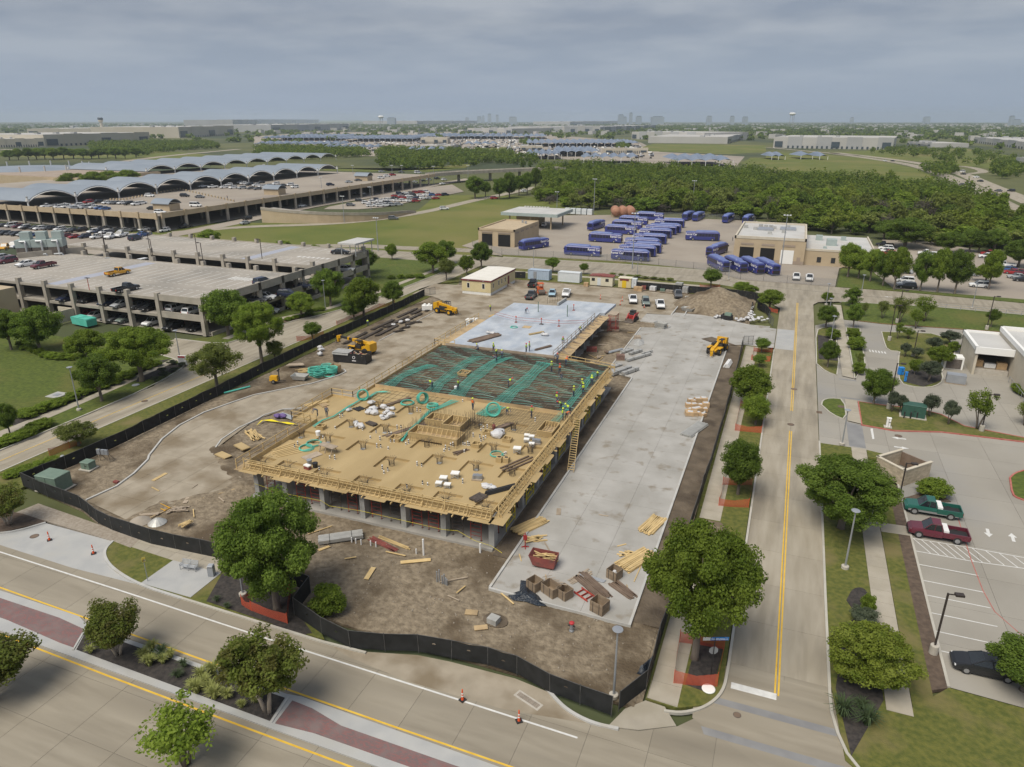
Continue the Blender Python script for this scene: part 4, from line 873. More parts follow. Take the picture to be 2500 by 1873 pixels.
for xb,yb,xl,xr,yt,ty,wh in((1190,745,1150,1260,620,'grey','far left of the loop island'),(1290,760,1230,1350,660,'grey','left middle of the loop island'),(1430,700,1345,1510,570,'grey','rear of the loop island'),(1570,640,1500,1690,515,'grey','beside the post hall wall'),(1470,830,1370,1590,640,'elm','middle of the loop island, brightest'),(1270,900,1210,1330,750,'elm','front left of the loop island'),(1390,960,1290,1490,770,'grey','front of the loop island'),(1600,700,1540,1650,600,'shrub','against the post hall wall'),(1215,590,1150,1310,490,'airy','over the loop island grass')): T('B4',xb,yb,xl,xr,yt,ty,wh)
for i_,(xb,yb,xl,xr,yt)in enumerate(((1140,450,1070,1290,215),(1350,440,1290,1510,215),(995,415,930,1080,255),(1280,500,1190,1350,330),(835,400,790,880,270),(1125,590,1080,1180,440))): T('B4',xb,yb,xl,xr,yt,'airy',('leftmost but one','tallest','second from the left','lowest','leftmost','nearest')[i_]+' in the airy row on the swale grass')
T('B4',1925,490,1875,1985,320,'young','alone on the swale grass beside a black lamp')
LOTT = [(890,95,800,990,'shrub'),(1000,135,900,1110),(1095,168,1000,1200),(1320,178,1210,1420),(1465,190,1360,1580),(1615,205,1510,1740),(1905,165,1800,1990)]
for i_,t_ in enumerate(LOTT): T('B4',t_[0],t_[1],t_[2],t_[3],-190-10*(i_%3),'oak' if i_%2 else 'elm','in the row edging the east car park, %s from the left'%ordw(i_+1))
T('B4',700,60,600,830,-260,'elm','on the lawn left of the east car park, tallest'); T('B4',790,70,720,930,-180,'elm','on the lawn left of the east car park, right one')
T('A4',1185,1425,960,1420,1150,'oak','spreading over the far end of the east car park'); T('A4',1010,1345,870,1100,1180,'oak','left of the spreading car park tree')
for i_,(xb,yb,xl,xr,yt)in enumerate(((1560,1470,1460,1690,1270),(1740,1460,1640,1850,1250),(1820,1465,1760,1960,1260),(1950,1465,1880,2080,1255),(2160,1590,2040,2330,1330))): T('A4',xb,yb,xl,xr,yt,'oak','along the rear edge of the east car park, %s from the left'%ordw(i_+1))
T('A4',1880,1720,1770,1980,1565,'elm','among the parked cars of the east car park, front right')
T('A2',1895,1000,1790,2000,795,'oak','by the service road, left of a pair of pairs'); T('A2',1985,985,1930,2060,850,'oak','by the service road, slim one of the left pair'); T('A2',2105,1005,2030,2190,810,'oak','by the service road, left of the right pair'); T('A2',2190,995,2120,2290,770,'oak','by the service road, right of the right pair')
for i_,(xb,yb,xl,xr,yt)in enumerate(((15,990,-40,90,830),(95,970,40,190,800),(165,960,110,240,760),(235,940,170,300,730))): T('A3',xb,yb,xl,xr,yt,'oak','in the avenue left of the wood, %s from the left'%ordw(i_+1))
T('A3',130,745,80,160,660,'cone','standing before the wood, left conifer'); T('A3',190,740,150,220,670,'cone','standing before the wood, right conifer')
T('C1',80,575,-90,340,230,'myrtle','in the brown bed at the left edge by the bus bay'); T('D2',640,330,430,800,100,'shrub','inside the black fence near the bench','feathery green bush')
T('D4',860,350,790,925,160,'shrub','beside the walk in the small mulch bed','neat clipped green shrub'); T('D4',830,440,700,970,350,'grey','behind the holly bush','silvery grey bush'); T('C4',1430,320,1285,1575,170,'shrub','beside the stone enclosure','wide green mound of shrub')
# low planting: mounds along the left walk, hedge lines, grass tufts
def mounds(pts,w,h,typ,label,group,cat='shrub'):
 for i,(x,y)in enumerate(pts): tree_at(x,y,w*random.uniform(.8,1.2),h*random.uniform(.8,1.2),typ,label,cat,group,.08)
mounds([Q('B1',260+118*i+random.uniform(-12,12),1255-46*i)for i in range(8)],3.4,1.3,'shrub','low rounded green mound in the bed beside the left-hand walk','mounds beside the left-hand walk')
mounds([Q('B1',1000+85*i,945-30*i)for i in range(5)],2.6,1.1,'shrub','low rounded green mound near the mulch tip','mounds near the mulch tip')
mounds([Q('B1',x,y)for x,y in((1330,960),(1420,915),(1500,870),(1390,880),(1480,810),(1560,830))],1.9,.9,'grey','low brownish planting at the mulch tip by the drive entrance','low planting at the mulch tip')
mounds([Q('B1',190+52*i,650+45*math.sin(i*.33)+12*i)for i in range(11)],2.6,1.2,'shrub','clipped hedge shrub curving round the lawn bed','curved hedge on the lawn')
mounds([Q('B1',300+75*i,1360-10*i)for i in range(2)]+[Q('B1',30+70*i,1500-25*i)for i in range(4)],3.0,1.2,'shrub','rough green clump on the left-hand verge','rough clumps on the left-hand verge')
mounds([Q('C1',120+110*i,150-35*i)for i in range(4)],2.6,.8,'shrub','rough green clump outside the left fence corner','rough clumps at the left fence corner')
mounds([Q('B2',300+60*i,430-14*i)for i in range(4)]+[Q('B2',480+50*i,365-10*i)for i in range(3)],2.2,.9,'shrub','low shrub in the brown bed by the garage wall','low shrubs by the garage wall')
mounds([Q('A2',1180+80*i,1690-3*i)for i in range(4)],3,1.2,'shrub','low shrub between the left road and the grass','low shrubs beyond the left road')
mounds([Q('B3',900+70*i,45+7*i)for i in range(8)],2.4,.8,'pale','tufted pale planting along the back street','pale planting along the back street')
mounds([Q('B4',2150+40*i,1030+25*i)for i in range(3)],3,1.0,'shrub','green shrub at the right edge by the hall ramp','shrubs by the hall ramp')
mounds([Q('B4',430+30*i,300-3*i)for i in range(5)],1.4,.5,'lime','low yellow-green planting at the junction island tip','planting at the junction tip')if 'lime' in PROTO else None
M('tuft',(.28,.31,.09),(.38,.40,.14),6,.8,local=True,transl=.3); M('tuft_dark',(.05,.085,.035),(.085,.12,.05),6,.8,local=True,transl=.3)
def tuft_mesh(n,mat,seed,spread=.5):
 rg = random.Random(seed); V = []
 for _ in range(n):
  a = rg.uniform(0,6.283); l = rg.uniform(.6,1.0); t = rg.uniform(.1,spread); w = .018
  dx,dy = math.cos(a),math.sin(a); px,py = -dy*w,dx*w; b = rg.uniform(0,.12)
  p0 = (dx*b,dy*b,0); p1 = (dx*(b+t*.45),dy*(b+t*.45),l*.7); p2 = (dx*(b+t),dy*(b+t),l*(1-t*.55))
  V+=[(p0[0]-px,p0[1]-py,0),(p0[0]+px,p0[1]+py,0),(p1[0]+px,p1[1]+py,p1[2]),(p1[0]-px,p1[1]-py,p1[2])]
  V+=[(p1[0]-px,p1[1]-py,p1[2]),(p1[0]+px,p1[1]+py,p1[2]),(p2[0]+px*.2,p2[1]+py*.2,p2[2]),(p2[0]-px*.2,p2[1]-py*.2,p2[2])]
 return np_mesh('grass_tuft',np.array(V),mat)
TM = [tuft_mesh(130,'tuft',1),tuft_mesh(130,'tuft',2)]; TD = tuft_mesh(110,'tuft_dark',3,.8)
for i_,(x_,y_,s_)in enumerate(((780,690,.8),(1240,730,1),(1285,800,1.1),(1400,780,.9),(1470,730,.9),(1310,670,1),(1730,910,1.1),(1830,870,1.2),(1690,1030,1.2),(1760,970,1.0),(1820,1020,1.0),(1850,1080,1.2),(1950,1080,1.0),(1660,990,.9),(2075,1160,.7),(2200,1110,1.0))):
 o = put('grass_tuft',TM[i_%2],None,(*Q('D1',x_,y_),.15),i_); o.scale = (1.35*s_,1.35*s_,1.1*s_); tag(o,'yellow-green ornamental grass tuft in the black median bed','grass tuft','ornamental grass tufts in the median bed')
for i_,(x_,y_,s_)in enumerate(((1390,720,1.3),(1580,810,.9),(1530,900,.9))): o = put('yucca',TD,None,(*Q('D1',x_,y_),.15),i_); o.scale = (s_,)*3; tag(o,('spiky dark yucca in the median bed, tallest','sparse dark plant in the median bed, rear one','sparse dark plant in the median bed, front one')[i_],'plant')
for i_,(x_,y_,s_)in enumerate(((650,1220,1.9),(810,1170,1.2),(860,1300,1.8))): o = put('yucca',TD,None,(*Q('D4',x_,y_),.12),i_); o.scale = (s_,)*3; tag(o,('spiky yucca at the road bend below the holly, left one','spiky yucca at the road bend below the holly, rear one','spiky yucca at the road bend below the holly, front one')[i_],'plant')
for i_,(x_,y_)in enumerate(((1860,1230),(1950,1290))): o = put('grass_tuft',TD,None,(*Q('C1',x_,y_),.12),i_); o.scale = (.7,)*3; tag(o,('small tuft in the dark mulch near the lamp, left','small tuft in the dark mulch near the lamp, right')[i_],'plant')
# ================================================================ VEHICLES
M('paint',(1,1,1),objcol=True,rough=.32,spec=.5,coat=.35); M('glass_dark',(.018,.022,.026),None,rough=.08,spec=.8)
M('tyre',(.02,.02,.02),(.03,.03,.03),4,.9); M('rim',(.42,.43,.45),None,rough=.35,metal=.7); M('lamp_white',(.75,.76,.78),None,rough=.2); M('lamp_red',(.42,.02,.02),None,rough=.3); M('trim_black',(.025,.025,.027),None,rough=.6)
CCOL = {'w':(.76,.77,.78),'k':(.016,.017,.02),'g':(.10,.105,.115),'s':(.36,.38,.40),'b':(.04,.10,.27),'d':(.022,.03,.065),'r':(.30,.02,.025),'m':(.115,.018,.032),'y':(.62,.32,.02),'e':(.012,.10,.075),'o':(.50,.12,.03),'t':(.34,.30,.24),'l':(.33,.48,.58),'q':(.17,.21,.19)}
CNAME = {'w':'white','k':'black','g':'dark grey','s':'silver','b':'blue','d':'navy','r':'red','m':'maroon','y':'yellow','e':'green','o':'orange','t':'tan','l':'light blue','q':'grey-green'}
CT = {'s':('sedan','car'),'u':('SUV','car'),'p':('pickup truck','pickup'),'v':('van','van')}
SPEC = {
 's':dict(st=[(-2.4,.38,.74,.74),(-2.3,.26,.98,.85),(-1.55,.22,1.02,.905),(-.7,.2,.98,.92),(.95,.2,.96,.92),(1.55,.22,.90,.905),(2.2,.26,.76,.84),(2.4,.36,.62,.70)],gh=(-1.75,1.2,.80,-1.0,.30,.60,.96,1.44),wh=(1.45,-1.4,.34),w=.92),
 'u':dict(st=[(-2.35,.42,.85,.78),(-2.28,.32,1.08,.88),(-1.4,.28,1.10,.94),(0,.28,1.08,.95),(1.0,.28,1.06,.95),(1.6,.3,1.02,.93),(2.2,.34,.88,.86),(2.38,.42,.70,.74)],gh=(-2.22,1.15,.84,-1.95,.38,.68,1.07,1.70),wh=(1.45,-1.4,.37),w=.95),
 'v':dict(st=[(-2.6,.4,1.1,.85),(-2.55,.32,1.2,.92),(0,.3,1.2,.96),(1.5,.3,1.12,.95),(2.3,.34,.98,.88),(2.55,.42,.72,.76)],gh=(-2.5,1.75,.88,-2.4,.85,.78,1.18,2.0),wh=(1.6,-1.6,.36),w=.96),
 'p':dict(st=[(-.35,.45,1.12,.95),(.3,.42,1.14,.97),(1.25,.42,1.14,.97),(1.6,.44,1.12,.96),(2.55,.46,1.04,.92),(2.85,.5,.82,.84)],gh=(-.32,1.5,.86,-.12,.78,.70,1.13,1.84),wh=(1.85,-1.75,.41),w=.97)}
def loft_ring(x,zl,zh,w): m = zl+(zh-zl)*.62; return[(x,-w,zl),(x,-w*1.0,m),(x,-w*.93,zh-.03),(x,-w*.80,zh),(x,w*.80,zh),(x,w*.93,zh-.03),(x,w*1.0,m),(x,w,zl)]
def car_mesh(kind,join=False):
 S = SPEC[kind]; parts = {}
 b = MB().loft([loft_ring(*s)for s in S['st']])
 if kind=='p':
  for y in(-.93,.93): b.bb(-2.85,y-.06,.55,-.36,y+.06,1.12)
  b.bb(-2.9,-.93,.6,-2.8,.93,1.1); b.bb(-2.8,-.9,.55,-.36,.9,.72)
 x0,x1,w0,r0,r1,wr,zb,zr = S['gh']
 g = MB(); B = [(x0,-w0,zb),(x1,-w0,zb),(x1,w0,zb),(x0,w0,zb)]; Tp = [(r0,-wr,zr),(r1,-wr,zr),(r1,wr,zr),(r0,wr,zr)]
 g.add(B+Tp,MB.BF)
 rf = MB(); e = .03
 rf.loft([[(r0-e,-wr-e,zr-.06),(r0-e,wr+e,zr-.06),(r0-.0,wr-.04,zr+.035),(r0,-wr+.04,zr+.035)],[(r1+e,-wr-e,zr-.06),(r1+e,wr+e,zr-.06),(r1-.1,wr-.04,zr+.035),(r1-.1,-wr+.04,zr+.035)]])
 for s in(-1,1): # pillars
  rf.beam((x1-.02,s*(w0-.01),zb),(r1,s*wr,zr),.07,.05); rf.beam((x0+.02,s*(w0-.01),zb),(r0,s*wr,zr),.10,.06)
  xm = (x0+x1)/2-.1; rm = (r0+r1)/2+.1; rf.beam((xm,s*(w0+.005),zb),(rm,s*(wr+.01),zr),.09,.05)
 fx = S['st'][-1][0]; rx = -2.9 if kind=='p' else S['st'][0][0]; fz = S['st'][-2][2]
 tr = MB(); tr.box((fx-.02,0,.52),(.12,1.5,.2)); tr.box((rx+.02,0,.52),(.12,1.55,.2))
 wa,wb,wr_ = S['wh']; w = S['w']
 if join:
  mb = MB()
  for sl,p in((0,b),(1,g),(0,rf),(2,tr)):
   mb.slot(sl); mb.add(p.v,p.f)
  mb.slot(2)
  for x in(wa,wb):
   for s in(-1,1): mb.tube([(x,s*(w-.2),wr_),(x,s*(w+.03),wr_)],wr_,8)
  return mb.data('car_body',['paint','glass_dark','tyre'])
 return b,g,rf,tr
CARJ = {k:car_mesh(k,True)for k in SPEC}
CARP = {}
for k_ in SPEC:
 b_,g_,r_,t_ = car_mesh(k_); S_ = SPEC[k_]; fx = S_['st'][-2][0]; fz = S_['st'][-2][2]
 CARP[k_] = [('body',b_.data('body','paint',False)),('windows',g_.data('windows','glass_dark')),('roof',r_.data('roof','paint')),('bumpers',t_.data('bumpers','trim_black'))]
wheel_me = {r:MB().tube([(0,-.12,0),(0,.12,0)],r,14).data('wheel','tyre')for r in(.34,.36,.37,.41)}
rim_me = {r:MB().tube([(0,-.135,0),(0,.135,0)],r*.6,10).data('rim','rim')for r in(.34,.36,.37,.41)}
hl_me = MB().box((0,0,0),(.10,.34,.13)).data('headlight','lamp_white'); tl_me = MB().box((0,0,0),(.08,.2,.3)).data('taillight','lamp_red')
bedm = MB().bb(-2.78,-.85,.725,-.40,.85,.735).data('bed_liner','trim_black')
cargs = 0
def car(x,y,z,rz,col,kind,label,group=None,near=True,name=None):
 nm = name or{'s':'parked_car','u':'parked_car','p':'pickup_truck','v':'parked_van'}[kind]; cat = CT[kind][1]
 if not near:
  o = put(nm,CARJ[kind],None,(x,y,z),rz); o.color = (*CCOL[col],1); return tag(o,label,cat,group)
 t = thing(nm,label,cat,(x,y,z),rz,group); S = SPEC[kind]
 for n,me in CARP[kind]: o = put(n,me,t); o.color = (*CCOL[col],1)
 wa,wb,r = S['wh']; w = S['w']
 for wx in(wa,wb):
  for s in(-1,1): wo = put('wheel',wheel_me[r],t,(wx,s*(w-.09),r)); put('rim',rim_me[r],wo)
 fx,fz = S['st'][-2][0],S['st'][-2][2]; rx = -2.88 if kind=='p' else S['st'][1][0]+.02
 for s in(-1,1): put('headlight',hl_me,t,(fx+.07,s*.66,fz-.16)); put('taillight',tl_me,t,(rx-.03,s*.76,.82))
 if kind=='p': put('bed_liner',bedm,t)
 return t
def cars(k,data,head,z,phrase,group,near=True,jit=0):
 """data 'x,y,ck' with colour c and kind k; labels give the place in its row"""
 it = [d.split(',')for d in data.split()]
 for i,(px,py,ck)in enumerate(it):
  x,y = Q(k,float(px),float(py),z); n = len(it)
  pos = '' if n==1 else ', %s from left'%ordw(1+sum(float(q[0])<float(px)for q in it))
  h = head[i%len(head)]if isinstance(head,(list,tuple))else head
  car(x,y,z+.01,R(h+random.uniform(-jit,jit)),ck[0],ck[1],'%s %s %s%s'%(CNAME[ck[0]],CT[ck[1]][0],phrase,pos),group,near)
random.seed(9)
# near cars
g1 = car(*(43.65,24.9),.01,R(180),'e','p','green and silver pickup with white tool box in first stall by enclosure'); g2 = car(43.45,19.6,.01,R(180),'m','p','maroon pickup with white tool box beside the green one')
for g_,y_ in((g1,0),(g2,0)): MB().box((-.62,0,1.18),(.5,1.75,.28)).build('tool_box','white_plastic',g_)
for s in(-1,1): o = MB().box((0.0,s*.965,.56),(5.0,.04,.22)).build('side_panel','rim',g1)
car(43.9,-1.5,.01,R(180),'k','s','black muscle coupe with a silver sunshade at the lower right')
cars('E4','845,95,kp',100,.17,'parked left of the orange roller, rear one','vehicles parked inside the fence'); cars('E4','825,250,gp',95,.17,'parked in front of the orange roller','vehicles parked inside the fence'); cars('E4','1095,215,ls',-75,.17,'right of the orange roller','vehicles parked inside the fence'); cars('E4','1275,220,wp',-78,.17,'next to the light blue sedan','vehicles parked inside the fence')
cars('E5','340,405,wp 505,440,qu 690,470,wp',-75,.17,'in the row of three behind the cones','vehicles parked inside the fence'); cars('E5','920,340,gp',-78,.17,'against the back fence by the earth pile','vehicles parked inside the fence')
# garage roof
cars('E8','340,945,ws 565,965,mp',265,7.2,'on the near garage roof, left side','cars on the near garage roof'); cars('E8','100,905,mu 20,860,ss',265,7.2,'at the left edge of the near garage roof','cars on the near garage roof'); cars('E8','1520,1060,yp 1625,1268,kp',85,7.2,'alone on the near garage roof','cars on the near garage roof')
cars('B2','80,120,du',80,7.0,'on the near garage roof at the right parapet','cars on the near garage roof'); cars('A2','740,1475,ks',20,7.9,'on the near garage roof beside the white canopy','cars on the near garage roof'); cars('E8','1030,895,su 1110,905,ws 1265,905,ss 1410,925,sp 1645,935,rs 1810,935,wu',268,5.4,'in the row along the garage roof slot','cars along the garage roof slot')
cars('E8','85,735,yp 195,715,wp',-60,7.2,'beside the grey cooling towers','cars on the near garage roof'); cars('E8','1430,590,wp 1560,570,wp 1740,610,du',[-70,-70,100],7.9,'on the rear deck of the near garage','cars on the near garage roof'); cars('E8','1840,560,bs',100,7.9,'far end of the near garage rear deck','cars on the near garage roof')
# inside the near garage
cars('E8','870,1385,ds 1150,1400,ks 1400,1440,ds 1565,1465,ss 1780,1480,gs 1930,1505,ks',268,3.65,'on the middle level of the near garage','cars on the middle garage level'); cars('B1','1510,345,wu 1650,375,wu',95,3.65,'on the middle level of the near garage by the corner','cars on the middle garage level')
cars('E8','1090,1590,rs 1230,1610,ws 1440,1640,gs',268,.02,'on the ground level of the near garage, left bays','cars on the ground garage level'); cars('B1','1000,430,gs 1090,440,qu 1330,465,wp 1490,500,ku 1690,510,ks',268,.02,'on the ground level of the near garage, right bays','cars on the ground garage level')
cars('B2','30,270,gs 100,250,wu 290,225,du 430,150,ds',20,3.65,'behind the garage side wall, middle level','cars behind the garage side wall'); cars('B2','130,365,wu 250,330,ks',20,.02,'behind the garage side wall, ground level','cars behind the garage side wall'); cars('A2','790,1620,ws',20,3.8,'under the garage stair canopy corner','cars behind the garage side wall')
# surface lot between the garages
cars('E8','40,440,gs 150,445,wv 235,455,mu 320,465,wu 370,470,kp 455,470,gs 510,480,wu 620,480,gu 690,475,ks 770,490,wu 830,505,gs 885,505,ss 970,510,kp',262,.02,'in the rear row of the surface lot','cars in the surface lot',False); cars('E8','20,530,gs 65,545,ku 150,545,gs 215,555,ku 300,560,su 380,570,bs 440,555,ws',262,.02,'in the front row of the surface lot','cars in the surface lot',False)
cars('E8','850,570,ms 960,585,rs 1090,585,du 1260,590,wp',262,.02,'behind the cooling towers','cars in the surface lot',False); cars('E8','1200,520,wu 1275,520,du 1350,530,wu',262,.02,'on the grass edge behind the garage','cars in the surface lot',False)
# far garage top deck and below
cars('E8','615,195,wp 700,185,gs 760,205,wu 830,180,ws 880,200,wp 950,215,ss 1000,185,wu 1055,195,ws 1100,210,su 1150,190,wu 1215,205,ws 1280,215,bs 1345,225,bs',255,6.35,'in the near row on the far garage deck','cars on the far garage deck',False); cars('E8','1135,140,ru 1260,140,ku 1375,145,ws 1440,150,ss 1500,150,gs 1570,150,ws 1650,160,ku 1750,165,wu 1820,150,ww'.replace('ww','ws'),262,6.35,'in the second row on the far garage deck','cars on the far garage deck',False)
cars('A1','1285,985,wu 1585,985,ku 1715,995,gs 1310,1095,ks 1375,1130,wu 1680,1070,wv',10,6.35,'out in the open on the far garage deck','cars on the far garage deck',False); cars('A1','1740,905,wp 1825,910,wp 1920,912,wu 2000,915,wu 2075,918,su 2150,920,gs 1960,890,wu 2090,880,wu 2140,890,ku 2195,895,wu 2060,870,wu',250,6.35,'in the block beneath the arched canopy','cars on the far garage deck',False)
cars('A2','30,925,gs 70,905,wu 130,895,ss 190,880,wu 245,895,gs 310,890,wu 350,910,wu 60,870,ks',250,6.35,'right of the block beneath the arched canopy','cars on the far garage deck',False); cars('A2','655,890,du 815,865,ss 895,850,gs 1090,830,wu 1140,815,wu 1190,805,ru 1405,785,wv 1095,775,ss 1265,780,gs',60,6.35,'along the long edge of the far garage deck','cars on the far garage deck',False)
cars('E8','1290,485,gs 1370,470,gs 1480,495,gs 1600,500,ss 1720,500,gs 1850,490,ws 1990,500,ku 2110,505,wu',262,.02,'in the shade below the far garage','cars below the far garage',False); cars('A1','870,1290,ws 930,1300,gs 700,1280,ku 1590,1250,kp 1250,1320,bs 2100,1220,ss 2120,1180,ku',262,.02,'near the far garage entrance','cars below the far garage',False)
cars('A2','410,1070,ws 870,965,gs 930,965,ws 1010,945,ss 1110,930,gs 1270,905,ss 1380,865,ws 1450,855,ks 1500,845,su 1570,835,ku 1630,845,wu 1615,880,ws',70,.02,'below the long edge of the far garage','cars below the far garage',False)
random.seed(31)
rows_ = [(960,1045,1330,985,7),(1000,1070,1150,1045,4),(1060,1020,1390,1030,7),(1080,1070,1240,1060,4),(1210,985,1640,975,9),(1290,1000,1560,1005,6),(1250,965,1480,950,6)]
for ri_,(x0_,y0_,x1_,y1_,n_)in enumerate(rows_):
 dat = ' '.join('%d,%d,%s%s'%(x0_+(x1_-x0_)*i/(n_-1),y0_+(y1_-y0_)*i/(n_-1),random.choice('wwwwssggkbdr'),random.choice('ssuuu'))for i in range(n_))
 cars('A2',dat,50,.02,'in the ramp lot, %s row'%ordw(ri_+1),'cars in the ramp lot',False)
cars('A2','905,1025,ku',20,0,'driving past the ramp lot, upper one',None,False); cars('A2','830,1065,gu',20,0,'driving past the ramp lot, lower one',None,False); cars('A2','1195,1180,gu',25,.0,'on the service road below the ramp wall',None); cars('A2','1630,1095,wu',40,.0,'on the service road beyond the ramp wall',None); cars('A2','2060,1005,ru',45,.0,'on the service road near the avenue',None,False); cars('A3','140,945,wu',60,0,'half hidden in the avenue left of the wood',None,False)
cars('A3','310,1240,wu',100,.05,'at the fuel canopy in the bus yard',None); cars('B4','258,75,wp 370,85,wp',-90,.05,'nose-out at the bus yard fence','white pickups at the bus yard fence')
# east car park
EC = 'cars in the east car park'
cars('A4','1015,1410,kp 1025,1440,wu 1035,1465,wu 1045,1485,ru',178,.05,'under the trees beside the yard building',EC); cars('A4','1380,1485,wp 1420,1500,wu 1460,1510,ww 1500,1530,wu'.replace('ww','ws'),175,.05,'in the middle rows of the east car park',EC); cars('A4','1560,1490,ks 1610,1505,kp 1620,1530,sp 1630,1545,ku 1650,1575,bs 1690,1610,sp 1700,1635,ws 1740,1660,ss',178,.05,'in the long row of the east car park',EC)
cars('A4','1890,1510,wu 1960,1530,kp 1920,1490,rp 2040,1585,wp 2070,1620,bs 2110,1645,rs 2180,1650,ms',178,.05,'in the right-hand row of the east car park',EC); cars('B4','1190,105,wu 1200,135,ws 1205,155,ku 1825,145,wu',178,.05,'behind the edging trees of the east car park',EC); cars('B4','2150,70,ss 2200,95,ks',178,.05,'at the right edge of the east car park',EC)
cars('A4','1085,1560,ws 1140,1600,wu 1330,1600,gs 1180,1640,ss',178,.05,'glimpsed between the car park trees',EC,False)
cars('A4','1680,775,wv 1690,795,ks 1800,822,ws 1835,856,ks 1680,885,gs 1730,885,ku 1990,940,gs 2100,940,ku 1945,982,ku 2050,982,ku 1020,680,ws 1085,682,ks',125,-.2,'driving on the highway at the far right','cars on the highway',False)

# ---- buses
M('bus_blue',(.032,.042,.20),(.04,.05,.225),.5,.35,spec=.5,coat=.3); M('bus_roof',(.12,.16,.36),(.15,.19,.40),.5,.45); M('bus_glass',(.02,.022,.05),None,rough=.1,spec=.7); M('letter_white',(.78,.78,.80),None,rough=.6)
txt_bus = text_mesh('Rental Car',.95,.008,True); txt_bus.materials.append(MATS['letter_white'])
def rr(x,w,z0,z1,c=.28): return[(x,-w,z0),(x,w,z0),(x,w,z1-c),(x,w-c*.45,z1-c*.25),(x,w-c*1.1,z1),(x,-w+c*1.1,z1),(x,-w+c*.45,z1-c*.25),(x,-w,z1-c)]
bus_parts = [('body',MB().loft([rr(-6.1,1.2,.5,2.75),rr(-6.0,1.28,.35,2.85),rr(5.6,1.28,.35,2.9),rr(6.0,1.2,.38,2.6),rr(6.15,1.05,.5,1.5)]).data('body','bus_blue')),
 ('roof_pod',MB().loft([rr(-2.6,1.0,2.7,2.95),rr(-2.2,1.12,2.7,3.3),rr(4.2,1.14,2.7,3.35),rr(5.2,1.0,2.7,3.15),rr(5.8,.8,2.65,2.8)]).data('roof_pod','bus_roof')),
 ('windshield',MB().add([(5.99,-1.08,1.35),(5.99,1.08,1.35),(5.75,1.0,2.65),(5.75,-1.0,2.65),(6.2,-1.0,1.35),(6.2,1.0,1.35),(6.02,.95,2.6),(6.02,-.95,2.6)],[(4,5,6,7),(0,4,7,3),(5,1,2,6),(7,6,2,3),(4,0,1,5)]).data('windshield','bus_glass')),
 ('rear_window',MB().bb(-6.13,-.9,1.7,-6.05,.9,2.5).data('rear_window','bus_glass')),('rear_hatch',MB().bb(-6.2,-1.0,.6,-6.08,1.0,1.45).data('rear_hatch','trim_black')),
 ('roof_vent',MB().bb(-5.6,-.95,2.8,-2.9,.95,2.97).data('roof_vent','bus_roof'))]
def bus(x,y,rz,label,z=.05):
 t = thing('shuttle_bus',label,'bus',(x,y,z),rz,'blue shuttle buses in the yard'); t.scale = (1,1,1.1)
 for n,me in bus_parts: put(n,me,t)
 for s in(-1,1):
  for i in range(7): put('window',bus_win,t,(-1.9+i*1.08,s*1.285,1.95))
  put('door',bus_door,t,(5.0 if s<0 else-3.2,s*1.288,1.45))if s<0 else None
  for wx in(3.6,-3.4): wo = put('wheel',bus_wheel,t,(wx,s*1.13,.48)); put('rim',bus_rim,wo)
  lt = put('lettering',txt_bus,t,(-4.1,s*1.30,2.1)); lt.rotation_euler = (R(90),0,R(180)if s>0 else 0); lt.scale = (1.0,1.0,1)
  put('bird_emblem',bus_bird,t,(-4.2,s*1.292,1.1)); put('taillight',tl_me,t,(-6.1,s*1.0,1.1)); put('headlight',hl_me,t,(6.08,s*.8,.75)); put('mirror',bus_mirror,t,(6.1,s*1.3,2.0))
 return t
bus_win = MB().box((0,0,0),(.98,.02,1.0)).data('window','bus_glass'); bus_door = MB().box((0,0,0),(1.2,.02,2.1)).data('door','bus_glass'); bus_wheel = MB().tube([(0,-.16,0),(0,.16,0)],.48,14).data('wheel','tyre'); bus_rim = MB().tube([(0,-.175,0),(0,.175,0)],.27,10).data('rim','rim')
bus_bird = MB().add([(-.5,0,0),(0,0,.16),(.45,0,.32),(.1,0,-.02),(-.1,0,-.2)],[(0,1,3,4),(1,2,3)]).data('bird_emblem','letter_white'); bus_mirror = MB().box((0,0,0),(.18,.2,.42)).data('mirror','trim_black')
